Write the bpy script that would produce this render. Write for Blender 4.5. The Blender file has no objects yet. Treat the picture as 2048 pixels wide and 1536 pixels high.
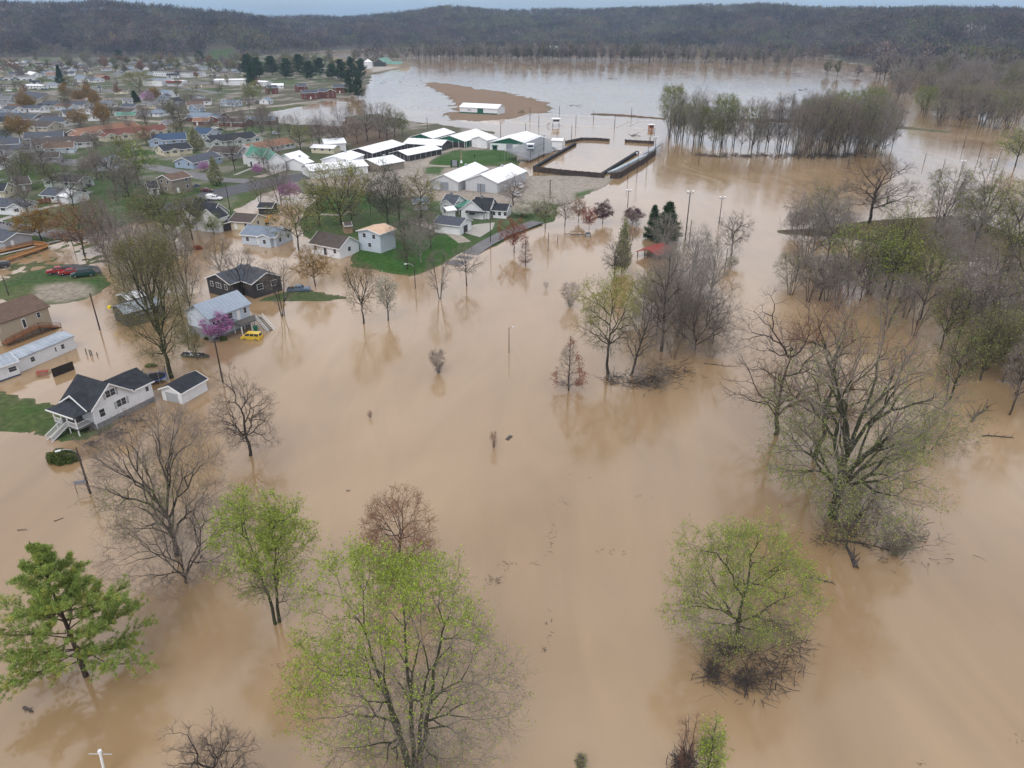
import bpy, math, random
import numpy as np
random.seed(7); HAZE = True
SC = bpy.context.scene
COL = SC.collection
R = math.radians
# ---------------------------------------------------------------- camera, sky, sun, exposure
F_PX, PITCH, CAMH = 1440.0, R(26.6), 60.0          # focal length in pixels of a 2048 px wide picture
cam_d = bpy.data.cameras.new('camera'); cam = bpy.data.objects.new('camera', cam_d); COL.objects.link(cam)
cam.location = (0, 0, CAMH); cam.rotation_euler = (R(90) - PITCH, 0, 0)
cam_d.sensor_width = 36; cam_d.lens = 36 * F_PX / 2048; cam_d.clip_start = 1; cam_d.clip_end = 30000
SC.camera = cam
SUN_EL, SUN_AZ = R(52), R(200)
world = bpy.data.worlds.new('World'); SC.world = world; world.use_nodes = True
wn, wl = world.node_tree.nodes, world.node_tree.links
bg = wn['Background']; bg.inputs['Strength'].default_value = 0.10
sky = wn.new('ShaderNodeTexSky'); sky.sky_type = 'NISHITA'; sky.sun_disc = False
sky.sun_elevation = SUN_EL; sky.sun_rotation = SUN_AZ; sky.air_density = 1.0; sky.dust_density = 1.5
tc = wn.new('ShaderNodeTexCoord'); sep = wn.new('ShaderNodeSeparateXYZ'); wl.new(tc.outputs['Generated'], sep.inputs[0])
mp = wn.new('ShaderNodeMapping'); mp.inputs['Scale'].default_value = (1.2, 1.2, 9.0); wl.new(tc.outputs['Generated'], mp.inputs[0])
nz = wn.new('ShaderNodeTexNoise'); nz.inputs['Scale'].default_value = 1.6; nz.inputs['Detail'].default_value = 5; wl.new(mp.outputs[0], nz.inputs[0])
cr = wn.new('ShaderNodeMapRange'); cr.inputs[1].default_value = 0.35; cr.inputs[2].default_value = 0.65
cr.inputs[3].default_value = 0.8; cr.inputs[4].default_value = 1.0; wl.new(nz.outputs[0], cr.inputs[0])
el = wn.new('ShaderNodeMapRange'); el.inputs[1].default_value = 0.015; el.inputs[2].default_value = 0.13
el.inputs[3].default_value = 0.75; el.inputs[4].default_value = 1.0; wl.new(sep.outputs[2], el.inputs[0])
mu = wn.new('ShaderNodeMath'); mu.operation = 'MULTIPLY'; wl.new(cr.outputs[0], mu.inputs[0]); wl.new(el.outputs[0], mu.inputs[1])
cb = wn.new('ShaderNodeMapRange'); cb.inputs[1].default_value = 0.3; cb.inputs[2].default_value = 0.7
cb.inputs[3].default_value = 8.6; cb.inputs[4].default_value = 11.0; wl.new(nz.outputs[0], cb.inputs[0])
cc = wn.new('ShaderNodeCombineColor')
for i, k in enumerate((0.985, 0.985, 1.035)):
    e_ = wn.new('ShaderNodeMapRange'); e_.inputs[1].default_value = 0.0; e_.inputs[2].default_value = 0.22; e_.inputs[3].default_value = (0.27, 0.44, 0.64)[i]; e_.inputs[4].default_value = k; wl.new(sep.outputs[2], e_.inputs[0])
    m_ = wn.new('ShaderNodeMath'); m_.operation = 'MULTIPLY'; wl.new(e_.outputs[0], m_.inputs[1])
    wl.new(cb.outputs[0], m_.inputs[0]); wl.new(m_.outputs[0], cc.inputs[i])
mx = wn.new('ShaderNodeMix'); mx.data_type = 'RGBA'
wl.new(mu.outputs[0], mx.inputs[0]); wl.new(sky.outputs[0], mx.inputs[6]); wl.new(cc.outputs[0], mx.inputs[7])
wl.new(mx.outputs[2], bg.inputs['Color'])
sun_d = bpy.data.lights.new('sun', 'SUN'); sun_d.energy = 1.1; sun_d.angle = R(25); sun_d.color = (1, 0.96, 0.9)
sun = bpy.data.objects.new('sun', sun_d); COL.objects.link(sun); sun.location = (0, 0, 300)
sun.rotation_euler = (R(90) - SUN_EL, 0, R(180) - SUN_AZ)
SC.view_settings.view_transform = 'Standard'; SC.view_settings.look = 'None'
SC.view_settings.exposure = 0.32; SC.view_settings.gamma = 1.0; SC.view_settings.use_curve_mapping = False
SC.cycles.max_bounces = 6; SC.cycles.diffuse_bounces = 2; SC.cycles.glossy_bounces = 2
SC.cycles.transmission_bounces = 2; SC.cycles.volume_bounces = 0; SC.cycles.transparent_max_bounces = 4
SC.cycles.use_adaptive_sampling = True; SC.cycles.adaptive_threshold = 0.02

# ---------------------------------------------------------------- helpers
CP, SP = math.cos(PITCH), math.sin(PITCH)
def W(u, v, z=0.0):
    """ground point seen at photograph pixel (u, v)"""
    x = (u - 1024) / F_PX; y = -(v - 768) / F_PX
    dy = CP + y * SP; dz = -SP + y * CP
    t = (z - CAMH) / dz
    return (x * t, dy * t)
def HGT(u, v0, v1):
    """height of an upright thing whose foot is at (u, v0) and whose top is on row v1"""
    X, Y = W(u, v0); k = (768 - v1) / F_PX
    # up = k*c  with  c = Y*CP-(z-H)*SP, up = Y*SP+(z-H)*CP
    q = (k * Y * CP - Y * SP) / (CP + k * SP)
    return q + CAMH
CROP = {'P': (0, 0, 1), 'T1': (0, 160, 10.24), 'T2': (160, 160, 10.24), 'T3': (340, 160, 10.24), 'F0': (0, 0, 5.12),
        'T5': (0, 220, 5.851), 'T6': (300, 250, 5.12), 'G': (680, 380, 7.314), 'S7': (640, 360, 4.876),
        'FB': (600, 200, 4.452), 'F4': (850, 180, 4.096), 'B': (300, 80, 4.551), 'A1': (0, 560, 8.533),
        'A2': (80, 720, 5.689), 'A3': (360, 480, 7.314), 'A5': (200, 530, 7.877), 'C2': (600, 0, 2.56),
        'D8': (1400, 300, 2.56), 'C4': (0, 340, 3.413), 'A4': (0, 360, 8.533)}
def px(c, x, y):
    ox, oy, s = CROP[c]; return ox + x / s, oy + y / s

# value noise in numpy
_rs = np.random.RandomState(3); _tab = _rs.rand(256, 256)
def vnoise(x, y):
    xi = np.floor(x).astype(int); yi = np.floor(y).astype(int); xf = x - xi; yf = y - yi
    xf = xf * xf * (3 - 2 * xf); yf = yf * yf * (3 - 2 * yf)
    a = _tab[xi & 255, yi & 255]; b = _tab[(xi + 1) & 255, yi & 255]; c = _tab[xi & 255, (yi + 1) & 255]; d = _tab[(xi + 1) & 255, (yi + 1) & 255]
    return (a * (1 - xf) + b * xf) * (1 - yf) + (c * (1 - xf) + d * xf) * yf
def fbm(x, y, o=4):
    s = 0; a = 0.5
    for i in range(o):
        s = s + a * vnoise(x * 2 ** i + 17.3 * i, y * 2 ** i + 5.1 * i); a *= 0.5
    return s / (1 - 0.5 ** o)
def sdist(poly, X, Y):
    """signed distance to polygon, positive inside"""
    P = np.array(poly, float); n = len(P); d = np.full(X.shape, 1e18); ins = np.zeros(X.shape, bool)
    for i in range(n):
        ax, ay = P[i]; bx, by = P[(i + 1) % n]
        ex, ey = bx - ax, by - ay; L = ex * ex + ey * ey + 1e-9
        t = np.clip(((X - ax) * ex + (Y - ay) * ey) / L, 0, 1)
        dx = X - ax - t * ex; dy = Y - ay - t * ey
        d = np.minimum(d, dx * dx + dy * dy)
        if ay != by:
            c = ((ay > Y) != (by > Y)) & (X < (bx - ax) * (Y - ay) / (by - ay) + ax); ins ^= c
    d = np.sqrt(d); return np.where(ins, d, -d)

# ---------------------------------------------------------------- materials
MATS = {}
def mat(name, col, rough=0.8, col2=None, scale=1.0, spec=0.3, metal=0.0, bump=0.0, wave=0.0, island=0.0, wscale=8.0, coords='Object', detail=4, ribs=0, ribz=False):
    if name in MATS: return MATS[name]
    m = bpy.data.materials.new(name); m.use_nodes = True; n, l = m.node_tree.nodes, m.node_tree.links
    b = n['Principled BSDF']; b.inputs['Roughness'].default_value = rough; b.inputs['Metallic'].default_value = metal
    b.inputs['Specular IOR Level'].default_value = spec
    b.inputs['Base Color'].default_value = (*col, 1)
    last = None
    if col2 is not None:
        t = n.new('ShaderNodeTexCoord'); z = n.new('ShaderNodeTexNoise'); z.inputs['Scale'].default_value = scale; z.inputs['Detail'].default_value = detail
        l.new(t.outputs[coords], z.inputs[0])
        r = n.new('ShaderNodeMapRange'); r.inputs[1].default_value = 0.32; r.inputs[2].default_value = 0.68; l.new(z.outputs[0], r.inputs[0])
        x = n.new('ShaderNodeMix'); x.data_type = 'RGBA'; x.inputs[6].default_value = (*col, 1); x.inputs[7].default_value = (*col2, 1)
        l.new(r.outputs[0], x.inputs[0]); last = x.outputs[2]
        if bump:
            bp = n.new('ShaderNodeBump'); bp.inputs['Strength'].default_value = bump; l.new(z.outputs[0], bp.inputs['Height']); l.new(bp.outputs[0], b.inputs['Normal'])
    if island:
        g = n.new('ShaderNodeNewGeometry'); r2 = n.new('ShaderNodeMapRange'); r2.inputs[3].default_value = 1 - island; r2.inputs[4].default_value = 1 + island
        l.new(g.outputs['Random Per Island'], r2.inputs[0])
        v = n.new('ShaderNodeHueSaturation'); v.inputs['Color'].default_value = (*col, 1)
        if last is not None: l.new(last, v.inputs['Color'])
        l.new(r2.outputs[0], v.inputs['Value']); last = v.outputs[0]
    if ribs:
        t = n.new('ShaderNodeTexCoord'); w_ = n.new('ShaderNodeTexWave'); w_.inputs['Scale'].default_value = 1 / (ribs * 3.2); w_.bands_direction = 'X' if not ribz else 'Z'; w_.wave_profile = 'SAW' if ribz else 'SIN'
        l.new(t.outputs['Object'], w_.inputs[0]); r4 = n.new('ShaderNodeMapRange'); r4.inputs[1].default_value = .8 if not ribz else 0; r4.inputs[3].default_value = 1.0; r4.inputs[4].default_value = .86; l.new(w_.outputs[0], r4.inputs[0])
        v4 = n.new('ShaderNodeHueSaturation'); v4.inputs['Color'].default_value = (*col, 1)
        if last is not None: l.new(last, v4.inputs['Color'])
        l.new(r4.outputs[0], v4.inputs['Value']); last = v4.outputs[0]
    if last is not None: l.new(last, b.inputs['Base Color'])
    if wave:
        t = n.new('ShaderNodeTexCoord'); w_ = n.new('ShaderNodeTexWave'); w_.inputs['Scale'].default_value = wscale; w_.bands_direction = 'X' if wave > 0 else 'Z'
        l.new(t.outputs['Object'], w_.inputs[0]); bp = n.new('ShaderNodeBump'); bp.inputs['Strength'].default_value = abs(wave); bp.inputs['Distance'].default_value = 0.05
        l.new(w_.outputs[0], bp.inputs['Height']); l.new(bp.outputs[0], b.inputs['Normal'])
    MATS[name] = m; return m
WALLS = {'white': ((.80, .81, .83), (.72, .73, .75)), 'cream': ((.66, .60, .45), (.58, .53, .40)), 'beige': ((.50, .45, .37), (.44, .40, .33)),
         'blue': ((.36, .45, .58), (.32, .40, .52)), 'grey': ((.42, .43, .45), (.36, .37, .40)), 'taupe': ((.30, .26, .21), (.26, .23, .19)),
         'brick': ((.19, .065, .045), (.13, .05, .04)), 'dark': ((.045, .043, .045), (.06, .057, .058)), 'board': ((.16, .145, .13), (.07, .065, .06)),
         'tan': ((.46, .39, .29), (.41, .35, .26)), 'mint': ((.56, .62, .58), (.50, .56, .52)), 'barngrey': ((.54, .55, .57), (.48, .49, .51)),
         'wood': ((.38, .26, .17), (.30, .20, .13)), 'red': ((.28, .03, .02), (.2, .03, .02)), 'paleblue': ((.56, .62, .70), (.50, .56, .63)),
         'darkgreen': ((.02, .13, .075), (.02, .10, .06)), 'olive': ((.07, .08, .07), (.05, .06, .055))}
ROOFS = {'black': ((.022, .025, .032), (.04, .043, .052)), 'slate': ((.055, .065, .085), (.085, .095, .115)), 'bluegrey': ((.16, .20, .26), (.20, .24, .29)),
         'brown': ((.11, .075, .058), (.15, .10, .075)), 'umber': ((.07, .055, .05), (.09, .075, .068)), 'orange': ((.27, .14, .085), (.20, .11, .075)), 'red': ((.13, .055, .045), (.17, .075, .055)),
         'metal': ((.88, .89, .92), (.80, .82, .86)), 'green': ((.05, .19, .13), (.08, .24, .17)), 'oldmetal': ((.38, .43, .49), (.24, .27, .31)), 'blue': ((.035, .07, .13), (.05, .08, .14)),
         'tin': ((.27, .32, .39), (.31, .36, .43)), 'plywood': ((.62, .44, .30), (.50, .36, .27)), 'grey': ((.13, .13, .14), (.18, .18, .19)), 'redfab': ((.30, .06, .05), (.24, .06, .05)),
         'dark': ((.03, .032, .036), (.05, .052, .06))}
def wallm(k):
    a, b = WALLS[k]
    return mat('siding ' + k, a, 0.75, b, 1.3 if k != 'board' else 3.0, bump=0.1, ribs=.3 if k not in ('board', 'barngrey') else .9, ribz=k not in ('board', 'barngrey'))
def roofm(k):
    a, b = ROOFS[k]
    return mat('roofing ' + k, a, 0.45 if k in ('metal', 'tin', 'oldmetal', 'green') else 0.85, b, 0.9 if k != 'oldmetal' else 0.5, spec=0.25, bump=0.05, detail=8, ribs=.9 if k in ('metal', 'tin', 'oldmetal', 'green') else 0)
M_TRIM = mat('white trim', (.78, .78, .78), 0.6)
M_GLASS = mat('window glass', (.03, .035, .045), 0.12, spec=0.6)
M_CONC = mat('concrete', (.40, .38, .35), 0.9, (.30, .285, .26), 1.5)
M_BLOCK = mat('grey block', (.25, .25, .26), 0.9, (.17, .17, .18), 2.0)
M_WOOD = mat('deck lumber', (.17, .075, .04), 0.8, (.26, .12, .06), 3.0)
M_NEWWOOD = mat('new lumber', (.48, .24, .09), 0.8, (.38, .19, .07), 2.0)
M_GREYWOOD = mat('weathered lumber', (.16, .15, .14), 0.9, (.09, .085, .08), 3.0)
M_POLE = mat('creosoted pole', (.04, .032, .028), 0.9, (.065, .05, .042), 1.0)
M_STEEL = mat('galvanised steel', (.45, .47, .5), 0.4, (.35, .37, .4), 2.0, metal=0.4)
M_BLACK = mat('black rubber', (.02, .02, .022), 0.8)
M_DARK = mat('dark metal', (.05, .05, .055), 0.6)
M_GREYDOOR = mat('grey roller door', (.27, .29, .33), 0.6, (.24, .26, .30), 1.0, wave=-0.3, wscale=6)
M_WHITE = mat('white paint', (.8, .8, .8), 0.5)
M_LAMP = mat('lamp housing', (.7, .72, .75), 0.3)
# ---------------------------------------------------------------- mesh helpers
def mesh_np(name, V, F, m=None, smooth=False):
    me = bpy.data.meshes.new(name); V = np.asarray(V, np.float32); F = np.asarray(F, np.int32)
    me.vertices.add(len(V)); me.vertices.foreach_set('co', V.ravel())
    k = F.shape[1]; me.loops.add(F.size); me.loops.foreach_set('vertex_index', F.ravel())
    me.polygons.add(len(F)); me.polygons.foreach_set('loop_start', np.arange(0, F.size, k, dtype=np.int32))
    try: me.polygons.foreach_set('loop_total', np.full(len(F), k, np.int32))
    except Exception: pass
    if smooth: me.polygons.foreach_set('use_smooth', np.ones(len(F), bool))
    if m: me.materials.append(m)
    me.update(); return me
def link(name, me, parent=None, loc=(0, 0, 0), rz=0.0, rot=None):
    o = bpy.data.objects.new(name, me); COL.objects.link(o)
    if parent is not None: o.parent = parent
    o.location = loc; o.rotation_euler = rot if rot else (0, 0, rz); return o
def tag(o, label=None, cat=None, group=None, kind=None):
    if label: o['label'] = label
    if cat: o['category'] = cat
    if group: o['group'] = group
    if kind: o['kind'] = kind
    return o
def thing(name, label, cat, loc, rz=0.0, group=None):
    o = bpy.data.objects.new(name, None); COL.objects.link(o); o.empty_display_size = 0.5
    o.location = loc; o.rotation_euler = (0, 0, rz); return tag(o, label, cat, group)
class MB:
    """collects shapes, builds them as ONE mesh"""
    def __init__(s): s.v = []; s.f = []
    def add(s, v, f):
        k = len(s.v); s.v += [tuple(p) for p in v]; s.f += [tuple(i + k for i in q) for q in f]; return s
    def box(s, x0, x1, y0, y1, z0, z1):
        v = [(x, y, z) for z in (z0, z1) for y in (y0, y1) for x in (x0, x1)]
        return s.add(v, [(0, 2, 3, 1), (4, 5, 7, 6), (0, 1, 5, 4), (2, 6, 7, 3), (0, 4, 6, 2), (1, 3, 7, 5)])
    def ext(s, prof, a0, a1, axis='x'):
        """profile [(p,z)] extruded along an axis"""
        n = len(prof); mk = (lambda a, p, z: (a, p, z)) if axis == 'x' else (lambda a, p, z: (p, a, z))
        v = [mk(a0, p, z) for p, z in prof] + [mk(a1, p, z) for p, z in prof]
        f = [tuple(range(n))[::-1], tuple(range(n, 2 * n))] + [(i, (i + 1) % n, n + (i + 1) % n, n + i) for i in range(n)]
        if axis != 'x': f = [q[::-1] for q in f]
        return s.add(v, f)
    def bar(s, a, b, r, r2=None, n=6):
        a = np.array(a, float); b = np.array(b, float); r2 = r if r2 is None else r2
        d = b - a; L = np.linalg.norm(d); d = d / (L + 1e-9); ref = np.array((0, 0, 1.)) if abs(d[2]) < .9 else np.array((1., 0, 0))
        u = np.cross(d, ref); u /= np.linalg.norm(u); w = np.cross(d, u); v = []
        for p, q in ((a, r), (b, r2)):
            for i in range(n):
                t = 2 * math.pi * (i + .5) / n; v.append(tuple(p + q * (math.cos(t) * u + math.sin(t) * w)))
        f = [(i, i + n, (i + 1) % n + n, (i + 1) % n) for i in range(n)] + [tuple(range(n)), tuple(range(2 * n - 1, n - 1, -1))]
        return s.add(v, f)
    def path(s, pts, r, n=5):
        for a, b in zip(pts[:-1], pts[1:]): s.bar(a, b, r, n=n)
        return s
    def mesh(s, name, m, bevel=0):
        me = bpy.data.meshes.new(name); me.from_pydata(s.v, [], s.f); me.materials.append(m)
        import bmesh
        b = bmesh.new(); b.from_mesh(me); bmesh.ops.recalc_face_normals(b, faces=b.faces)
        if bevel: bmesh.ops.bevel(b, geom=[e for e in b.edges if e.calc_face_angle(0) > .5], offset=bevel, segments=2, affect='EDGES')
        b.to_mesh(me); b.free(); return me
    def build(s, name, m, parent=None, loc=(0, 0, 0), rz=0.0, bevel=0):
        return link(name, s.mesh(name, m, bevel), parent, loc, rz)
# ---------------------------------------------------------------- terrain
def WP(pts): return [W(*p) for p in pts]
def crop_poly(c, pts): return WP([px(c, *p) for p in pts])
TOWN = WP([(-900, 330), (-300, 130), (200, 112), (640, 108), (700, 118), (790, 122), (838, 128), (800, 137), (745, 150), (738, 165), (722, 182), (690, 197),
    (600, 213), (560, 221), (500, 233), (520, 244), (600, 249), (680, 252), (695, 232), (757, 227), (825, 243), (887, 249), (923, 255), (995, 264),
    (985, 268), (940, 266), (905, 269), (900, 274), (1000, 284), (1040, 290), (1035, 320), (1060, 350), (1190, 352), (1235, 352), (1215, 372), (1185, 385), (1120, 415),
    (1105, 440), (1050, 462), (990, 492), (930, 500), (880, 533), (820, 553), (755, 545), (705, 532), (700, 510), (660, 500), (610, 475), (595, 450), (610, 420), (640, 392),
    (560, 378), (520, 388), (470, 425), (440, 445), (380, 462), (330, 450), (290, 440), (240, 455), (180, 470), (130, 482), (60, 500), (0, 520), (-300, 590), (-900, 800)])
LOT = WP([(-300, 680), (0, 600), (60, 614), (125, 609), (165, 601), (205, 585), (228, 565), (212, 545), (180, 532), (120, 528), (60, 545), (0, 565), (-300, 640)])
PUDDLE = WP([(-300, 650), (0, 575), (120, 533), (200, 540), (235, 510), (200, 475), (120, 480), (0, 515), (-300, 590)])
YARD = WP([(-300, 850), (0, 778), (60, 792), (112, 806), (200, 850), (250, 838), (215, 866), (180, 878), (120, 886), (50, 872), (0, 863), (-300, 940)])
ISLE = WP([(1552, 460), (1619, 457), (1700, 448), (1751, 441), (1869, 433), (1935, 434), (1978, 450), (2048, 478), (2400, 560), (2400, 640), (2048, 512), (1990, 528), (1908, 520), (1810, 496), (1697, 477), (1619, 473), (1556, 467)])
MUD = WP([(840, 166), (872, 164), (920, 170), (960, 178), (1000, 183), (1050, 192), (1095, 205), (1106, 224), (1070, 228), (1040, 236), (1010, 240), (960, 243), (900, 240), (878, 228), (900, 224), (905, 206), (890, 192), (862, 179)])
STRIP = WP([(505, 606), (545, 588), (600, 576), (690, 590), (700, 598), (640, 604), (560, 603)])
LEVEE = WP([(1455, 236), (1600, 240), (1756, 248), (1900, 262), (1900, 267), (1756, 254), (1600, 246), (1455, 242)])
BANK = WP([(1180, 226), (1240, 228), (1330, 236), (1330, 240), (1240, 233), (1180, 230)])
CHURCH = WP([(-900, 1050), (-500, 900), (-300, 880), (-200, 990), (-500, 1100)])
HPOLY = [(TOWN, .42, 5, 2.0), (LOT, .22, 3, 1.5), (PUDDLE, -.012, 3, 2.5), (YARD, .035, 2, 1.3), (ISLE, 1.1, 7, 1.2), (MUD, .14, 16, 4), (STRIP, .06, 1.5, .9), (LEVEE, .5, 3, .6), (BANK, .3, 2, .6)]
UA = np.array([-3000, -900, 0, 100, 220, 300, 400, 500, 560, 620, 700, 800, 900, 1100, 1200, 1300, 1500, 1600, 1700, 2048, 3000, 5000.])
VCR = np.array([20, 14, 12, 8, 3, 8, 20, 31, 34, 31, 30, 27, 18, 17, 22, 20, 15, 20, 19, 18, 16, 16.])
YC = np.array([2000, 2100, 2200, 2200, 2200, 2200, 2250, 2400, 2800, 3000, 3100, 3200, 3200, 3100, 3100, 3000, 2800, 2700, 2500, 2300, 2000, 2000.])
YB = np.array([1500, 1500, 1480, 1480, 1480, 1480, 1500, 1540, 1650, 1800, 2000, 2150, 2200, 2200, 2150, 2050, 1800, 1600, 1350, 1050, 900, 900.])
def hills(X, Y):
    Yp = np.maximum(Y, 50.); u = 1024 + X / (Yp * CP + CAMH * SP) * F_PX
    v = np.interp(u, UA, VCR); yc = np.interp(u, UA, YC); yb = np.interp(u, UA, YB)
    q = (768 - v) / F_PX; zc = CAMH + (q * CP - SP) / (CP + q * SP) * yc - 17
    n = fbm(X / 420 + 5, Y / 420 + 9, 4)
    t = np.clip((Yp - yb + (n - .5) * 260) / (yc - yb), 0, 1.3)
    s = np.where(t < 1, t * t * (3 - 2 * t) * .6 + t * .4, 1.0)
    spur = (fbm(X / 300 + 31, Y / 600 + 3, 3) - .5) * 85 * np.clip(t * (1.15 - t) * 3.0, 0, 1)
    return np.where(t > 0, s * zc + spur * (t > 0) - 0.0, -1.0)
def terrain_h(X, Y):
    X = np.asarray(X, float); Y = np.asarray(Y, float)
    h = np.full(X.shape, -0.9)
    amp = np.clip(Y / 250, .5, 2.2)
    nz_ = (fbm(X / 9, Y / 9, 3) - .5) * 2; nf = (fbm(X / 2.2 + 40, Y / 2.2, 3) - .5) * 2
    for poly, hp, b, na in HPOLY:
        P = np.array(poly); pad = 12
        pad = max(12, na * 4); m = (X > P[:, 0].min() - pad) & (X < P[:, 0].max() + pad) & (Y > P[:, 1].min() - pad) & (Y < P[:, 1].max() + pad)
        if not m.any(): continue
        sd = sdist(poly, X[m], Y[m]) + (nz_[m] * na + nf[m] * na * .4) * amp[m]
        t = np.clip(sd / b, -1, 1)
        hh = np.where(t > 0, hp * t, .9 * t) + nf[m] * (.03 if hp > .11 else .075)
        h[m] = np.maximum(h[m], hh)
    hl = hills(X, Y)
    return np.where(hl > 0, np.maximum(h, hl), h)
def hz(x, y): return float(terrain_h(np.array([x]), np.array([y]))[0])
ys = [-90.0]
while ys[-1] < 7500: ys.append(ys[-1] + max(1.3, abs(ys[-1]) * 0.0095))
ys = np.array(ys); NC = 520
s_ = np.linspace(-1, 1, NC); s_ = s_ * (0.72 + .28 * s_ ** 2)
GX = s_[None, :] * (150 + 1.05 * np.maximum(ys, 0))[:, None]; GY = np.repeat(ys[:, None], NC, 1)
GH = terrain_h(GX.ravel(), GY.ravel())
V = np.stack([GX.ravel(), GY.ravel(), GH], 1)
i0 = (np.arange(len(ys) - 1)[:, None] * NC + np.arange(NC - 1)[None, :]).ravel()
FQ = np.stack([i0, i0 + 1, i0 + NC + 1, i0 + NC], 1)
me = mesh_np('ground', V, FQ, smooth=True)
# ground colour regions: what the ground is made of
X, Y = V[:, 0], V[:, 1]
def mixc(c, c2, f): return c * (1 - f[:, None]) + np.array(c2)[None, :] * f[:, None]
n1 = fbm(X / 14, Y / 14, 4); n2 = fbm(X / 3.1 + 9, Y / 3.1, 3); n3 = fbm(X / 60, Y / 60 + 4, 3)
C = np.tile(np.array((.055, .088, .032)), (len(X), 1))
C = mixc(C, (.105, .115, .05), np.clip((n1 - .45) * 3, 0, .8)); C = mixc(C, (.032, .085, .02), np.clip((n2 - .5) * 3, 0, .7))
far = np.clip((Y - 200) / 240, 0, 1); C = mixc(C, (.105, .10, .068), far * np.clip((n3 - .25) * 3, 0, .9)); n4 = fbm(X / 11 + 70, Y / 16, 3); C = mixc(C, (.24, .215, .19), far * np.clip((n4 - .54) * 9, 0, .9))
CPOLY = [(MUD, (.215, .150, .105), 10), (ISLE, (.115, .085, .05), 2.5), (LEVEE, (.12, .11, .07), 2), (BANK, (.12, .075, .05), 2),
         (WP([(60, 600), (75, 572), (140, 566), (185, 575), (195, 590), (120, 608)]), (.27, .235, .19), 2.5),
         (WP([(640, 110), (700, 118), (790, 122), (838, 128), (800, 137), (745, 147), (700, 150)]), (.20, .16, .11), 8),
         (WP([(740, 135), (800, 128), (815, 133), (745, 145)]), (.36, .33, .30), 5),
         (WP([(590, 245), (700, 236), (780, 262), (800, 285), (730, 300), (640, 262)]), (.12, .085, .06), 6),
         (WP([(880, 272), (1010, 280), (1000, 305), (900, 300), (850, 318), (860, 340), (930, 335), (1040, 335), (1060, 352), (1240, 352), (1215, 375), (1140, 408), (1090, 410), (940, 400), (700, 372), (600, 350), (600, 330), (760, 330), (850, 300)]), (.29, .255, .22), 3),
         (WP([(560, 352), (640, 352), (760, 372), (870, 385), (980, 398), (1100, 415), (1100, 430), (960, 412), (800, 395), (640, 372)]), (.30, .255, .21), 2.5)]
for poly, c, b in CPOLY:
    sd = sdist(poly, X, Y) + (n2 - .5) * 5 * np.clip(Y / 300, .4, 2); C = mixc(C, c, np.clip(sd / b + .5, 0, 1) * .95)
LAWN = [WP([(862, 322), (905, 304), (975, 300), (1020, 303), (1030, 312), (1010, 325), (930, 333), (875, 335)]), WP([(690, 500), (760, 475), (850, 470), (925, 480), (925, 505), (880, 533), (820, 553), (755, 545)]), WP([(850, 338), (890, 336), (880, 352), (850, 350)]),
        WP([(1150, 388), (1190, 378), (1180, 388), (1150, 398)]), WP([(640, 405), (740, 390), (740, 420), (680, 430), (640, 432)]), WP([(0, 800), (110, 815), (180, 870), (120, 884), (0, 860)])]
for poly in LAWN:
    sd = sdist(poly, X, Y); C = mixc(C, (.035, .088, .018), np.clip(sd / 2 + .5, 0, 1) * (.7 + .3 * n2))
hill = hills(X, Y) > 1; C[hill] = mixc(C[hill], (.085, .07, .055), np.full(hill.sum(), .85))
cl_ = sdist(WP([(400, 120), (420, 112), (462, 110), (490, 116), (450, 122)]), X, Y); C = mixc(C, (.055, .085, .03), np.clip(cl_ / 8 + .5, 0, 1)); wet = np.clip((.12 - GH) / .12, 0, 1); C = mixc(C, (.16, .115, .075), wet * .35)
at = me.color_attributes.new('Col', 'FLOAT_COLOR', 'POINT')
at.data.foreach_set('color', np.concatenate([C, np.ones((len(C), 1))], 1).astype(np.float32).ravel())
gm = bpy.data.materials.new('ground cover'); gm.use_nodes = True; n, l = gm.node_tree.nodes, gm.node_tree.links
b = n['Principled BSDF']; b.inputs['Roughness'].default_value = .95; b.inputs['Specular IOR Level'].default_value = .1
a = n.new('ShaderNodeVertexColor'); a.layer_name = 'Col'; t = n.new('ShaderNodeTexCoord')
z1 = n.new('ShaderNodeTexNoise'); z1.inputs['Scale'].default_value = .9; z1.inputs['Detail'].default_value = 6; l.new(t.outputs['Object'], z1.inputs[0])
r1 = n.new('ShaderNodeMapRange'); r1.inputs[1].default_value = .3; r1.inputs[2].default_value = .7; r1.inputs[3].default_value = .7; r1.inputs[4].default_value = 1.3; l.new(z1.outputs[0], r1.inputs[0])
hs = n.new('ShaderNodeHueSaturation'); l.new(a.outputs[0], hs.inputs['Color']); l.new(r1.outputs[0], hs.inputs['Value']); l.new(hs.outputs[0], b.inputs['Base Color'])
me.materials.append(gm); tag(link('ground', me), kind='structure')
# ---------------------------------------------------------------- flood water
wm = bpy.data.materials.new('muddy flood water'); wm.use_nodes = True; n, l = wm.node_tree.nodes, wm.node_tree.links
b = n['Principled BSDF']; b.inputs['Roughness'].default_value = .085; b.inputs['IOR'].default_value = 1.72; b.inputs['Specular IOR Level'].default_value = .5
t = n.new('ShaderNodeTexCoord'); m1 = n.new('ShaderNodeMapping'); m1.inputs['Scale'].default_value = (.014, .007, .01); m1.inputs['Rotation'].default_value = (0, 0, R(-20)); l.new(t.outputs['Object'], m1.inputs[0])
z1 = n.new('ShaderNodeTexNoise'); z1.inputs['Scale'].default_value = 1; z1.inputs['Detail'].default_value = 4; z1.inputs['Distortion'].default_value = 1.2; l.new(m1.outputs[0], z1.inputs[0])
r1 = n.new('ShaderNodeMapRange'); r1.inputs[1].default_value = .35; r1.inputs[2].default_value = .65; l.new(z1.outputs[0], r1.inputs[0])
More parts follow.
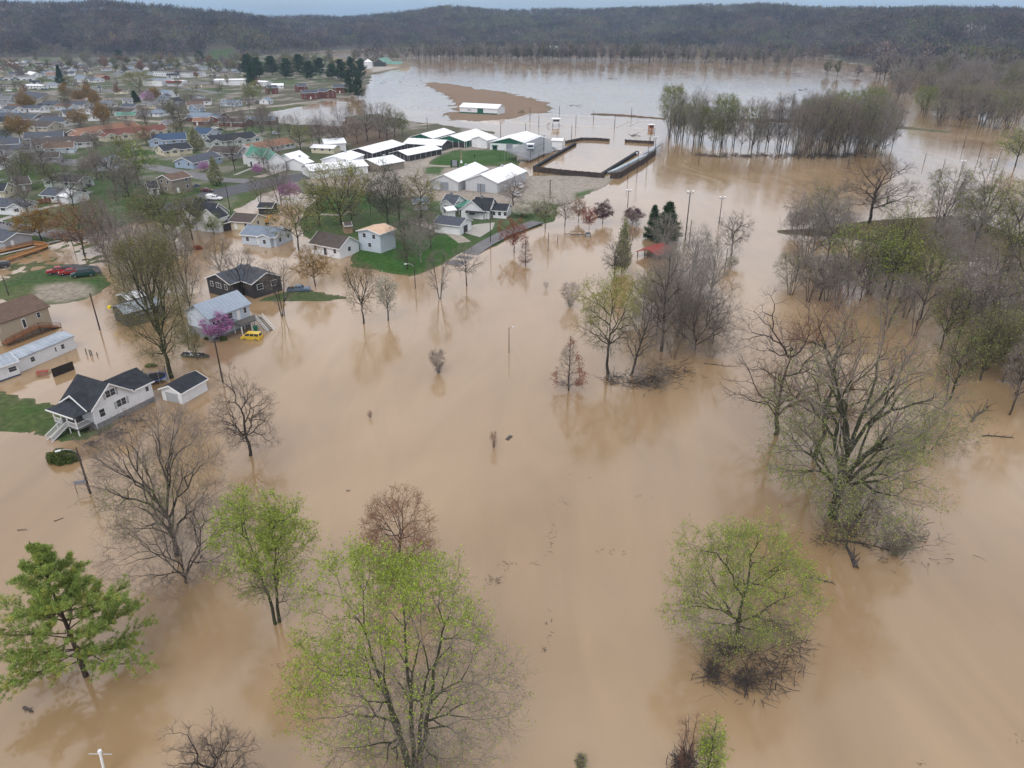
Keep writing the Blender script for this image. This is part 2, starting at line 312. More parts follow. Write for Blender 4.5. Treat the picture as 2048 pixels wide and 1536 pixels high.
x1 = n.new('ShaderNodeMix'); x1.data_type = 'RGBA'; x1.inputs[6].default_value = (.265, .172, .090, 1); x1.inputs[7].default_value = (.36, .248, .142, 1); l.new(r1.outputs[0], x1.inputs[0])
m5 = n.new('ShaderNodeMapping'); m5.inputs['Scale'].default_value = (.09, .022, .05); m5.inputs['Rotation'].default_value = (0, 0, R(-28)); l.new(t.outputs['Object'], m5.inputs[0])
z5 = n.new('ShaderNodeTexNoise'); z5.inputs['Scale'].default_value = 1; z5.inputs['Detail'].default_value = 6; z5.inputs['Distortion'].default_value = 2.2; l.new(m5.outputs[0], z5.inputs[0])
r5 = n.new('ShaderNodeMapRange'); r5.inputs[1].default_value = .3; r5.inputs[2].default_value = .7; r5.inputs[3].default_value = .93; r5.inputs[4].default_value = 1.07; l.new(z5.outputs[0], r5.inputs[0])
h5 = n.new('ShaderNodeHueSaturation'); l.new(x1.outputs[2], h5.inputs['Color']); l.new(r5.outputs[0], h5.inputs['Value']); l.new(h5.outputs[0], b.inputs['Base Color'])
r6 = n.new('ShaderNodeMapRange'); r6.inputs[1].default_value = .35; r6.inputs[2].default_value = .65; r6.inputs[3].default_value = .06; r6.inputs[4].default_value = .15; l.new(z5.outputs[0], r6.inputs[0]); l.new(r6.outputs[0], b.inputs['Roughness'])
m2 = n.new('ShaderNodeMapping'); m2.inputs['Scale'].default_value = (.9, 1.5, 1); l.new(t.outputs['Object'], m2.inputs[0])
z2 = n.new('ShaderNodeTexNoise'); z2.inputs['Scale'].default_value = .9; z2.inputs['Detail'].default_value = 3; l.new(m2.outputs[0], z2.inputs[0])
m3 = n.new('ShaderNodeMapping'); m3.inputs['Scale'].default_value = (.05, .03, .05); l.new(t.outputs['Object'], m3.inputs[0])
z3 = n.new('ShaderNodeTexNoise'); z3.inputs['Scale'].default_value = 1; z3.inputs['Detail'].default_value = 2; l.new(m3.outputs[0], z3.inputs[0])
r3 = n.new('ShaderNodeMapRange'); r3.inputs[1].default_value = .4; r3.inputs[2].default_value = .7; r3.inputs[3].default_value = .012; r3.inputs[4].default_value = .06; l.new(z3.outputs[0], r3.inputs[0])
bp = n.new('ShaderNodeBump'); bp.inputs['Distance'].default_value = .25; l.new(r3.outputs[0], bp.inputs['Strength']); l.new(z2.outputs[0], bp.inputs['Height']); l.new(bp.outputs[0], b.inputs['Normal'])
tag(link('flood_water', mesh_np('flood_water', [(-9000, -300, 0), (9000, -300, 0), (9000, 9000, 0), (-9000, 9000, 0)], [(0, 1, 2, 3)], wm)), kind='structure')
# ---------------------------------------------------------------- roads and paths laid on the ground
M_ASPH = mat('worn asphalt', (.13, .13, .14), .85, (.18, .175, .175), .4); M_ASPHD = mat('dark asphalt', (.06, .062, .07), .7, (.09, .09, .1), .5)
M_GRAVEL = mat('pale gravel', (.36, .32, .27), .95, (.27, .24, .2), .8)
def ribbon(name, pts, w, m, lift=.05):
    P = [np.array(W(*p)) for p in pts]; Q = []
    for a, b in zip(P[:-1], P[1:]):
        k = max(2, int(np.linalg.norm(b - a) / max(2.5, a[1] * .012)))
        Q += [a + (b - a) * i / k for i in range(k)]
    Q.append(P[-1]); Q = np.array(Q); T = np.gradient(Q, axis=0); T /= np.linalg.norm(T, axis=1)[:, None] + 1e-9; N = np.stack([-T[:, 1], T[:, 0]], 1)
    rows = [Q + N * w * s for s in (-.5, 0, .5)]; V = []
    H = np.max([terrain_h(r[:, 0], r[:, 1]) for r in rows], axis=0)
    for r in rows: V.append(np.stack([r[:, 0], r[:, 1], H + lift], 1))
    V = np.concatenate(V); k = len(Q); i = np.arange(k - 1)
    F = np.concatenate([np.stack([i + k * j, i + 1 + k * j, i + 1 + k * (j + 1), i + k * (j + 1)], 1) for j in (0, 1)])
    return tag(link(name, mesh_np(name, V, F, m)), kind='structure')
def patch(name, pts, m, lift=.04):
    P = WP(pts); h = max(hz(*p) for p in P)
    return tag(link(name, mesh_np(name, [(x, y, h + lift) for x, y in P], [tuple(range(len(P)))], m)), kind='structure')
ribbon('road', [(-60, 446), (0, 453), (60, 462), (130, 474), (200, 476), (300, 470)], 8, M_ASPH)
ribbon('road', [(1075, 446), (1010, 470), (960, 496), (905, 530)], 5, M_ASPH, .09)
ribbon('road', [(340, 425), (380, 408), (440, 388), (500, 375), (560, 362), (640, 350)], 15, M_ASPHD)
ribbon('road', [(500, 365), (440, 362), (350, 345), (300, 335), (230, 330), (100, 322), (60, 318)], 9, M_ASPH, .08)
ribbon('road', [(0, 360), (-60, 372)], 9, M_ASPH)
ribbon('road', [(105, 323), (140, 330), (165, 333)], 7, M_ASPH, .11)
ribbon('path', [(0, 443), (60, 425), (120, 412), (135, 408)], 3.2, M_CONC, .07)
ribbon('path', [(0, 512), (60, 497), (120, 482)], 1.6, M_CONC, .07)
ribbon('road', [(430, 228), (480, 221), (560, 213), (600, 207), (640, 203)], 6, M_GRAVEL)
ribbon('road', [(450, 232), (380, 236), (330, 246), (250, 240)], 7, M_GRAVEL)
ribbon('road', [(0, 172), (60, 170), (160, 176), (240, 186)], 14, M_ASPH)
ribbon('road', [(100, 196), (130, 193), (180, 200)], 12, M_GRAVEL, .09)
ribbon('road', [(440, 188), (330, 170), (230, 172), (120, 176)], 9, M_ASPH, .1)
ribbon('path', [(1000, 296), (930, 296), (880, 307), (850, 325), (850, 333), (900, 335)], 4, M_GRAVEL, .08)
ribbon('path', [(470, 352), (500, 340), (503, 338)], 1.6, M_CONC, .07)
ribbon('road', [(515, 357), (550, 347), (590, 335), (610, 333)], 5, M_GRAVEL, .1)
ribbon('path', [(838, 448), (870, 460), (905, 470), (930, 488)], 4, M_GRAVEL, .07)
ribbon('path', [(840, 252), (870, 247), (890, 246)], 6, M_GRAVEL, .08)
ribbon('path', [(640, 431), (680, 433), (700, 425)], 2.5, M_GRAVEL, .07)
patch('parking_pad', [(90, 548), (130, 556), (160, 548), (205, 547), (196, 534), (150, 530), (110, 535)], mat('dark pad', (.05, .048, .052), .8, (.09, .085, .085), .6), .05)
patch('driveway', [(90, 402), (120, 412), (165, 397), (190, 385), (120, 383)], M_ASPH, .12)
patch('driveway', [(915, 465), (960, 478), (985, 462), (990, 448), (950, 452)], M_CONC, .12)
# ---------------------------------------------------------------- trees
BARK = {'grey': mat('bark grey', (0.072, 0.061, 0.050), .95, (0.036, 0.032, 0.029), 2.0), 'dark': mat('bark dark', (0.036, 0.030, 0.026), .95, (0.061, 0.050, 0.040), 2.0),
        'mossy': mat('bark mossy', (0.054, 0.061, 0.029), .95, (0.036, 0.032, 0.025), 1.2), 'pale': mat('bark pale', (0.302, 0.281, 0.252), .9, (0.158, 0.144, 0.122), 1.5),
        'brown': mat('bark brown', (0.065, 0.043, 0.032), .95, (0.043, 0.029, 0.022), 2.0), 'driftwood': mat('driftwood', (.105, .09, .08), .95, (0.036, 0.030, 0.027), 2.0)}
TWIG = {'grey': mat('twigs grey', (0.198, 0.167, 0.145), .95, island=.35), 'dark': mat('twigs dark', (0.118, 0.097, 0.086), .95, island=.35), 'red': mat('twigs reddish', (0.182, 0.091, 0.064), .95, island=.3),
        'olive': mat('twigs olive', (0.104, 0.092, 0.052), .95, island=.35), 'pale': mat('twigs pale', (0.244, 0.222, 0.200), .95, island=.3), 'purple': mat('twigs purple', (0.063, 0.037, 0.038), .95, island=.3)}
LEAF = {'green': mat('leaves fresh green', (.31, .40, .055), .7, island=.45, spec=.2), 'yellow': mat('leaves yellow green', (.34, .34, .10), .8, island=.35, spec=.1), 'soft': mat('leaves soft green', (.26, .31, .09), .8, island=.4, spec=.1),
        'olive': mat('leaves olive', (.22, .23, .09), .85, island=.4, spec=.1), 'amber': mat('buds amber', (.30, .20, .06), .85, island=.35, spec=.1), 'red': mat('buds red', (.30, .085, .045), .85, island=.35, spec=.1),
        'rust': mat('buds rust', (.32, .20, .11), .85, island=.35, spec=.1), 'white': mat('blossom white', (.60, .58, .47), .8, island=.3, spec=.1), 'pink': mat('blossom purple', (.52, .26, .48), .8, island=.3, spec=.1),
        'needle': mat('needles', (.04, .07, .03), .85, island=.45, spec=.1), 'pine': mat('pine needles', (.29, .38, .10), .8, island=.5, spec=.15), 'pineyellow': mat('yellowed needles', (.40, .42, .10), .8, island=.3, spec=.1), 'plum': mat('leaves plum', (.10, .045, .05), .85, island=.3, spec=.1),
        'ivy': mat('ivy leaves', (.035, .055, .02), .8, island=.4, spec=.15), 'haze': mat('twig haze', (.30, .26, .23), .95, island=.3, spec=.05), 'shrub': mat('shrub leaves', (.085, .11, .03), .8, island=.5, spec=.1)}
for _k, _m in LEAF.items():          # thin leaves let light through
    if _k in ('haze', 'needle', 'shrub', 'ivy'): continue
    n, l = _m.node_tree.nodes, _m.node_tree.links; tr_ = n.new('ShaderNodeBsdfTranslucent'); ms_ = n.new('ShaderNodeMixShader'); ms_.inputs[0].default_value = .38; pb_ = n['Principled BSDF']
    l.new(pb_.inputs['Base Color'].links[0].from_socket, tr_.inputs[0]); l.new(pb_.outputs[0], ms_.inputs[1]); l.new(tr_.outputs[0], ms_.inputs[2]); l.new(ms_.outputs[0], n['Material Output'].inputs[0])
def nrm(a): return a / (np.linalg.norm(a, axis=-1, keepdims=True) + 1e-9)
def polyl(P0, D, L, K, wob, trop, rng):
    n = len(P0); pts = np.zeros((n, K + 1, 3)); pts[:, 0] = P0; d = nrm(D.copy()); st = (L / K)[:, None]
    for k in range(K):
        d = nrm(d + wob * rng.normal(size=(n, 3)) + np.array([0, 0, trop])); pts[:, k + 1] = pts[:, k] + d * st
    return pts
def tubes(pts, R0, R1, S):
    n, K1, _ = pts.shape; T = nrm(np.gradient(pts, axis=1)) if K1 > 2 else nrm(np.repeat(pts[:, 1:2] - pts[:, 0:1], K1, 1))
    ref = np.where(np.abs(T[:, :1, 2:3]) > .85, np.array([1., 0, 0]), np.array([0, 0, 1.])); U = nrm(np.cross(T, np.broadcast_to(ref, T.shape))); Wv = np.cross(T, U)
    r = R0[:, None] + (R1 - R0)[:, None] * np.linspace(0, 1, K1)[None]
    a = np.arange(S) * 2 * np.pi / S; ring = pts[:, :, None] + r[:, :, None, None] * (np.cos(a)[None, None, :, None] * U[:, :, None] + np.sin(a)[None, None, :, None] * Wv[:, :, None])
    V = ring.reshape(-1, 3); b = (np.arange(n)[:, None, None] * K1 + np.arange(K1 - 1)[None, :, None]) * S; s = np.arange(S)[None, None]; s2 = (s + 1) % S
    F = np.stack([b + s, b + s2, b + S + s2, b + S + s], -1).reshape(-1, 4); return V, F
def merge(parts):
    Vs, Fs, k = [], [], 0
    for v, f in parts: Vs.append(v); Fs.append(f + k); k += len(v)
    return np.concatenate(Vs), np.concatenate(Fs)
def kids(pts, L, Rb, Re, nper, t0, t1, ang, asd, ratio, rng, shape=.5, upb=.2):
    n, K1, _ = pts.shape; K = K1 - 1
    t = t0 + (t1 - t0) * (np.arange(nper)[None] + rng.rand(n, nper)) / nper; t = np.clip(t, 0, .999)
    k = (t * K).astype(int); f = (t * K - k)[..., None]; i = np.arange(n)[:, None]
    p = pts[i, k] * (1 - f) + pts[i, k + 1] * f; d = nrm(pts[i, k + 1] - pts[i, k])
    ref = rng.normal(size=d.shape); ref[..., 2] += upb; per = nrm(ref - (ref * d).sum(-1, keepdims=True) * d)
    a = (ang + asd * rng.normal(size=t.shape))[..., None]; dd = np.cos(a) * d + np.sin(a) * per
    Lc = L[:, None] * ratio * (1 - shape * (t - t0) / max(1e-3, (t1 - t0))) * (.65 + .7 * rng.rand(n, nper))
    r = Rb[:, None] + (Re - Rb)[:, None] * t
    return p.reshape(-1, 3), dd.reshape(-1, 3), Lc.ravel(), r.ravel()
def leafquads(P, size, rng, aspect=.7, droop=0):
    n = len(P); a = nrm(rng.normal(size=(n, 3)) + np.array([0, 0, -droop])); b = nrm(np.cross(a, rng.normal(size=(n, 3)))); s = size * (.6 + .8 * rng.rand(n, 1))
    V = np.stack([P, P + a * s * .5 + b * s * aspect * .5, P + a * s, P + a * s * .5 - b * s * aspect * .5], 1).reshape(-1, 3)
    return V, (np.arange(n)[:, None] * 4 + np.arange(4)[None])
# kind: parameters of the branching
K_ = dict(N=1500, stems=1, stemtilt=.1, tf=.16, lead=.42, lt=.0, groups=9, slope=.9, zb=.2, env='dome', wob=.10, kt=3, tl_=.055, tw=.0095, tr=.030, twig='grey', bark='grey', leaf=None, nl=0, ls=.22, lmask=None, leaf2=None, lump=.34, fill=.42, sides=3)
KIND = {
 'spread': dict(K_), 'rugged': dict(K_, N=420, wob=.18, kt=4, lead=.5, groups=9, bark='dark', twig='dark', zb=.16, lump=.35, tr=.034, tl_=.05),
 'vase': dict(K_, env='vase', zb=.08, lead=.30, groups=11, slope=1.6, bark='dark', tf=.08), 'forked': dict(K_, tf=.03, lead=.16, groups=6, zb=.05, bark='dark', slope=1.2, N=1100),
 'leafy': dict(K_, leaf='green', nl=7000), 'upright': dict(K_, env='egg', lead=.9, groups=16, slope=1.3, zb=.2), 'cluster': dict(K_, stems=4, stemtilt=.2, env='vase', zb=.15, lead=.85, groups=5, slope=1.5, tf=.15),
 'conical': dict(K_, env='cone', lead=.97, groups=34, slope=.75, zb=.10, wob=.07, tf=.08), 'bush': dict(K_, stems=11, stemtilt=.5, env='fan', zb=.02, lead=.5, groups=3, slope=1.2, N=260, tf=.02, tr=.018, tl_=.09),
}
def envelope(kind, n, H, Rd, zb, lump, fill, rng):
    d = nrm(rng.normal(size=(n, 3))); q_ = rng.rand(n, 1) ** (fill * .6); h0 = zb * H; hh = (H - h0); az = np.arctan2(d[:, 1], d[:, 0])
    ph = rng.rand(4) * 6.28; lm = 1 + lump * (.5 * np.sin(2 * az + ph[0]) + .4 * np.sin(3 * az + ph[1] + 3 * d[:, 2]) + .5 * np.sin(5 * d[:, 2] + ph[2]) * np.cos(4 * az + ph[3])) - lump * .25
    if kind in ('dome', 'egg'):
        c = h0 + hh * (.42 if kind == 'dome' else .5); P = d * q_ * lm[:, None]; P[:, 2] = np.where(P[:, 2] > 0, P[:, 2] * (H - c), P[:, 2] * (c - h0)) + c; P[:, :2] *= Rd
    else:
        t = rng.rand(n) ** (.62 if kind == 'vase' else .8 if kind == 'fan' else 1.35); prof = {'vase': np.sin(np.clip(t, 0, 1) ** .8 * 2.35 + .12) ** .8 * 1.05, 'fan': (t ** .7) * np.sqrt(np.clip(1.15 - t ** 3, 0, 1)), 'cone': (1 - t) ** .8 * np.minimum(1, .5 + t * 4)}[kind]
        rr = np.sqrt(rng.rand(n)) ** fill; P = np.stack([np.cos(az) * rr * prof * lm * Rd, np.sin(az) * rr * prof * lm * Rd, h0 + hh * t * (1 - .12 * rr)], 1)
    S3 = np.array([Rd, Rd, (H - zb * H) / 2]); C3 = np.array([0, 0, (H + zb * H) / 2]); Pn = (P - C3) / S3
    for _ in range(16):                                   # gaps in the crown
        g = nrm(rng.normal(size=3)) * rng.uniform(.55, 1.0); dd_ = np.linalg.norm(Pn - g, axis=1); dr = (dd_ < rng.uniform(.14, .27)) & (rng.rand(len(P)) < .9)
        if dr.sum() < len(P) * .1: P = P[~dr]; Pn = Pn[~dr]
    P[:, 2] = np.clip(P[:, 2], .25, H); return P
def msplit(P, idx, rng):
    A = P[idx]; B = A - A.mean(0); c = B.T @ B; v = np.linalg.eigh(c)[1][:, 2]; s_ = B @ v; k_ = int(len(idx) * rng.uniform(.34, .66)); k_ = min(max(1, k_), len(idx) - 1); o = np.argpartition(s_, k_); return idx[o[:k_]], idx[o[k_:]]
def grow(seed, p, H, Rd, lod=0):
    rng = np.random.RandomState(seed); N = p['N'] if lod == 0 else (500 if lod == 1 else 90); N = min(N, p['N'])
    T = envelope(p['env'], N, H, Rd, p['zb'], p['lump'], p['fill'], rng); R0 = H * p['tr'] * .55; trunkp = []; S_, E_, RA, RB, CNT = [], [], [], [], []
    st = p['stems']; az = np.arctan2(T[:, 1], T[:, 0]); a0 = rng.rand() * 6.28; N = len(T); sec = (((az - a0) % 6.2832) / 6.2832 * st).astype(int) if st > 1 else np.zeros(len(T), int); twmin = p['tw'] * (1 + lod * (.1 if lod == 1 else 1.2))
    for k_ in range(st):
        ids = np.where(sec == k_)[0]
        if len(ids) < 4: continue
        Tk = T[ids]; lean = Tk[:, :2].mean(0) * (1.0 if st > 1 else .25); base = lean * .06 if st > 1 else np.zeros(2); top = np.array([*(lean * p['lead'] * (1.0 if st > 1 else 1)), H * p['lead']])
        n_ = 9; tt = np.linspace(0, 1, n_)[:, None]; line = np.concatenate([base[None] * (1 - tt) + top[None, :2] * tt ** 1.15, -1.4 + (top[2] + 1.4) * tt], 1); line[1:-1, :2] += rng.normal(size=(n_ - 2, 2)) * p['wob'] * H * .05
        r0 = R0 / st ** .42; r1 = max(twmin, r0 * (.42 if p['lead'] < .6 else .12)); trunkp.append((line[None], np.array([r0]), np.array([r1]), 9 if lod == 0 else 6))
        gs = [ids]
        while len(gs) < p['groups'] and max(len(g) for g in gs) > 3:
            gs.sort(key=len); g = gs.pop(); gs += list(msplit(T, g, rng))
        zl = line[:, 2]
        for g in gs:
            c = T[g].mean(0); fr_ = np.array([np.interp(c[2], zl, line[:, 0]), np.interp(c[2], zl, line[:, 1])]); rad = np.linalg.norm(c[:2] - fr_); za = np.clip(c[2] - p['slope'] * rad, p['tf'] * H, H * p['lead'] * .995)
            if p['lead'] < .6: za = np.clip(za, H * p['lead'] * .45, H * p['lead'])
            pa = np.array([np.interp(za, zl, line[:, 0]), np.interp(za, zl, line[:, 1]), za]); stack = [(g, pa, r0 * .8, 0)]
            while stack:
                idx, pp, rp, lv = stack.pop(); n2_ = len(idx); c = T[idx].mean(0) if n2_ > 1 else T[idx[0]]
                if n2_ == 1: e = c
                else:
                    f = (.30 if lv == 0 else .24 if n2_ > N * .06 else .34 if n2_ > 8 else .5); e = pp + (c - pp) * f; d_ = np.linalg.norm(c - pp); e = e + rng.normal(size=3) * p['wob'] * d_ * .42; e[2] += d_ * .03; e[2] = max(e[2], .2)
                r_ = max(twmin, min(rp, r0 * 1.05 * (n2_ / N * st ** .5) ** .47)); S_.append(pp); E_.append(e); RA.append(min(rp, r_ * 1.12)); RB.append(r_ * .92 if n2_ > 1 else twmin * .5); CNT.append(n2_)
                if n2_ > 1:
                    a_, b_ = msplit(T, idx, rng) if n2_ > 2 else (idx[:1], idx[1:]); stack.append((a_, e, r_ * .92, lv + 1)); stack.append((b_, e, r_ * .92, lv + 1))
    S_ = np.array(S_); E_ = np.array(E_); RA = np.array(RA); RB = np.array(RB); CNT = np.array(CNT); D_ = E_ - S_; L_ = np.linalg.norm(D_, axis=1); M_ = (S_ + E_) / 2 + rng.normal(size=S_.shape) * (L_ * p['wob'] * .35)[:, None]; M_[:, 2] = np.maximum(M_[:, 2], .15); EP = np.stack([S_, M_, E_], 1)
    big = CNT > max(3, N * .012); trunkp.append((EP[big], RA[big], RB[big], 6 if lod == 0 else 4)); cp = [(EP[~big] if lod < 2 else EP[~big][:, [0, 2]], RA[~big], RB[~big], 3)]
    term = EP[CNT <= 3]; kt = p['kt'] if lod < 2 else 3; ln = np.full(len(term), H * p['tl_'] * (1 if lod < 2 else 1.5))
    kp, kd, kL, _ = kids(term, ln, np.full(len(term), twmin), np.full(len(term), twmin), kt, .05, 1, .75, .3, 1.0, rng, .2, .25); kd[:, 2] += .12; tw_ = polyl(kp, nrm(kd), kL, 1, .1, 0, rng); cp.append((tw_, np.full(len(kp), twmin * .75), np.full(len(kp), twmin * .35), 3))
    ends = [tw_]
    if lod < 2 and p['kt'] > 2 and p['tl_'] > 0:
        kp, kd, kL, _ = kids(tw_, kL, np.full(len(tw_), twmin), np.full(len(tw_), twmin), 2, .3, 1, .6, .3, .6, rng, .2, .2); t2 = polyl(kp, nrm(kd), kL, 1, .1, 0, rng); cp.append((t2, np.full(len(kp), twmin * .6), np.full(len(kp), twmin * .3), 3)); ends.append(t2)
    tv = merge([tubes(a, b, c, s__) for a, b, c, s__ in trunkp]); cv = merge([tubes(a, b, c, s__) for a, b, c, s__ in cp]); leaves = []
    for lk, nl, ls, lm in ((p['leaf'], p['nl'], p['ls'], p['lmask']),) + (tuple(p['leaf2']) if p['leaf2'] else ()):
        if not lk: continue
        E = np.concatenate([e.reshape(-1, 3) for e in ends])
        if lm is not None:
            w = lm(E[:, 0] / Rd, E[:, 1] / Rd, E[:, 2] / H, rng); E = E[rng.rand(len(E)) < w]
        if not len(E): continue
        Pl = E[rng.randint(0, len(E), nl)] + rng.normal(size=(nl, 3)) * ls * .6
        leaves.append((lk, *leafquads(Pl, ls, rng)))
    return tv, cv, leaves
def tree_meshes(seed, p, H, RAD, lod=0):
    tv, cv, lv = grow(seed, p, H, RAD, lod)
    t = mesh_np('trunk', *tv, BARK[p['bark']], smooth=True); out = [('trunk', t)]
    if cv is not None:
        V, F = cv; me = mesh_np('crown', V, F, TWIG[p['twig']])
        if lv:
            for lk, a, b_ in lv: me.materials.append(LEAF[lk])
            V2, F2 = merge([(V, F)] + [(a, b_) for _, a, b_ in lv]); mi = np.concatenate([np.zeros(len(F), np.int32)] + [np.full(len(b_), i + 1, np.int32) for i, (_, a, b_) in enumerate(lv)])
            old = me; me = mesh_np('crown', V2, F2); [me.materials.append(m) for m in old.materials]; me.polygons.foreach_set('material_index', mi); bpy.data.meshes.remove(old)
        out.append(('crown', me))
    return out
NAMES_T = {}
def put(meshes, name, label, cat, x, y, z, rz, S, group=None, rot=None):
    o = thing(name, label, cat, (x, y, z), rz, group)
    if rot: o.rotation_euler = rot
    o.scale = S
    for nm, me in meshes: link(nm, me, o)
    return o
def hero(u, vb, vt, hw, kind, label, seed, name='bare_tree', cat='tree', rz=None, lean=None, zb=0.0, **kw):
    x, y = W(u, vb); H = max(1.0, HGT(u, vb, vt)); dep = y * CP + CAMH * SP - H * .5 * SP; rad = hw / F_PX * dep
    p = dict(KIND[kind])
    if kind != 'bush' and 'N' not in kw: p['N'] = int(np.clip(hw * (9 if kind != 'rugged' else 6), 380, p['N'] * 1.6))
    if 'cz' in kw: p['zb'] = kw.pop('cz')
    p.update({k: v for k, v in kw.items() if k in K_}); ms = tree_meshes(seed, p, H, rad)
    rot = (R(lean[0]), R(lean[1]), 0) if lean else None
    return put(ms, name, label, cat, x, y, zb, 0.0 if rz is None else rz, (1, 1, 1), None, rot)
def conifer(seed, H, RAD, bark='brown', leaf=('pine', 'pineyellow'), whorls=15, nb=5, tufts=9, ndl=10, nl=.42, irr=.3, base=.1, pw=.75, yel=.12, wd=.05):
    rng = np.random.RandomState(seed); P0 = np.array([[0, 0, -1.5]]); t0 = polyl(P0, np.array([[0, 0, 1.]]), np.array([H + 1.5]), 8, .015, 0, rng); parts = [(t0, np.array([H * .017]), np.array([.03]), 7)]
    n = whorls * nb; t = np.repeat(base + (1 - base) * (np.arange(whorls) / whorls), nb) + rng.rand(n) * .03; az = rng.rand(n) * 6.283; k = np.clip(t, 0, .99); prof = (1 - k) ** pw * (.55 + .45 * np.minimum(1, (k - base + .12) / .22))
    L = RAD * prof * (1 - irr + 1.6 * irr * rng.rand(n)) / 0.85; P = np.stack([np.interp(t * H, t0[0, :, 2], t0[0, :, 0]), np.interp(t * H, t0[0, :, 2], t0[0, :, 1]), t * H], 1)
    rise = -.05 + .9 * k ** 1.5; D = nrm(np.stack([np.cos(az), np.sin(az), rise + .1 * rng.normal(size=n)], 1)); l1 = polyl(P, D, L, 5, .06, .05, rng); parts.append((l1, np.full(n, H * .005), np.full(n, .015), 4))
    sp, sd, sL, _ = kids(l1, L, np.full(n, .05), np.full(n, .02), tufts, .18, 1.0, .8, .2, .38, rng, .5, 0); sd[:, 2] *= .35; sd[:, 2] += .12; l2 = polyl(sp, nrm(sd), sL, 3, .06, .05, rng); parts.append((l2, np.full(len(sp), .02), np.full(len(sp), .01), 3))
    tp = np.concatenate([l2[:, 1:].reshape(-1, 3), l1[:, -1]]); m = len(tp); Pn = np.repeat(tp, ndl, 0) + rng.normal(size=(m * ndl, 3)) * nl * .35
    d = nrm(rng.normal(size=Pn.shape) + np.array([0, 0, .5])); b_ = nrm(np.cross(d, rng.normal(size=d.shape))); s = nl * (.6 + .7 * rng.rand(len(Pn), 1))
    V = np.stack([Pn - b_ * wd, Pn + b_ * wd, Pn + d * s + b_ * wd * .6, Pn + d * s - b_ * wd * .6], 1).reshape(-1, 3); F = np.arange(len(Pn))[:, None] * 4 + np.arange(4)[None]
    tr = mesh_np('trunk', *merge([tubes(a, b, c, s_) for a, b, c, s_ in parts]), BARK[bark], smooth=True)
    cr_ = mesh_np('crown', V, F, LEAF[leaf[0]]); cr_.materials.append(LEAF[leaf[1]])
    lump = np.repeat(rng.rand(m) < yel, ndl); cr_.polygons.foreach_set('material_index', lump.astype(np.int32)); return [('trunk', tr), ('crown', cr_)]
# ---- prototypes for middle and far trees, height 1 unit = 10 m tall and 8 m wide, shared mesh data
_PC = {}
def proto(kind, var, lod, **kw):
    key = (kind, var, lod, tuple(sorted((k, str(v)) for k, v in kw.items())))
    if key not in _PC:
        p = dict(KIND[kind]); p.update(kw); p['ls'] *= {1: .42, 2: .6}[lod]; p['nl'] = int(p['nl'] * {1: 1.1, 2: .6}[lod])
        if lod == 1: p['tw'] = kw.get('tw', .0085)
        if lod == 2: p['tw'] = kw.get('tw', .05) * .5
        _PC[key] = tree_meshes(1000 + var * 37 + lod, p, 10, 4, lod)
    return _PC[key]
STY = {  # style -> (kind, overrides)
 'bare': ('spread', dict(leaf='haze', nl=500, ls=.35)), 'barevase': ('vase', dict(leaf='haze', nl=400, ls=.3, bark='grey')), 'baredark': ('rugged', dict(leaf='haze', nl=250, ls=.3)),
 'thin': ('cluster', dict(leaf='haze', nl=150, ls=.3)), 'green': ('spread', dict(leaf='soft', nl=1000, ls=.42, twig='olive')), 'bright': ('spread', dict(leaf='green', nl=1700, ls=.45, twig='olive')),
 'yellow': ('spread', dict(leaf='yellow', nl=1400, ls=.42, twig='olive')), 'willow': ('vase', dict(leaf='yellow', nl=6500, ls=.3, twig='olive', bark='brown')), 'amber': ('spread', dict(leaf='amber', nl=7000, ls=.5, twig='red')),
 'rusty': ('spread', dict(leaf='rust', nl=3500, ls=.45, twig='red')), 'red': ('spread', dict(leaf='red', nl=4500, ls=.5, twig='red')), 'plum': ('spread', dict(leaf='plum', nl=4500, ls=.6, twig='purple', bark='dark')),
 'white': ('spread', dict(leaf='white', nl=5000, ls=.6)), 'pink': ('spread', dict(leaf='pink', nl=5000, ls=.6, tf=.3)), 'redbud': ('spread', dict(leaf='pink', nl=9000, ls=.85, zb=.08)), 'pear': ('conical', dict(leaf='white', nl=4800, ls=.45, leaf2=(('olive', 2400, .45, None),))),
 'pale': ('upright', dict(bark='pale', twig='pale')), 'olive': ('spread', dict(leaf='olive', nl=1500, ls=.45, twig='olive')), 'flood': ('cluster', dict(leaf='soft', nl=900, ls=.4, twig='grey')), 'floodgreen': ('cluster', dict(leaf='soft', nl=1800, ls=.5, twig='olive')),
 'reedy': ('upright', dict(leaf='haze', nl=300, ls=.35)), 'dark': ('spread', dict(leaf='ivy', nl=6500, ls=.3, bark='dark'))}
NMS = {'pear': 'pear_tree', 'willow': 'willow_tree', 'white': 'blossom_tree', 'pink': 'redbud_tree', 'pale': 'sycamore_tree', 'bare': 'bare_tree', 'baredark': 'bare_tree', 'barevase': 'upright_tree', 'thin': 'slender_tree', 'reedy': 'slender_tree',
       'green': 'green_tree', 'bright': 'green_tree', 'yellow': 'green_tree', 'olive': 'olive_tree', 'flood': 'riverside_tree', 'floodgreen': 'riverside_tree', 'amber': 'budding_tree', 'rusty': 'budding_tree', 'red': 'budding_tree', 'plum': 'plum_tree', 'dark': 'ivy_tree'}
NMS['olive'] = 'leafy_tree'; NMS['redbud'] = 'redbud_tree'
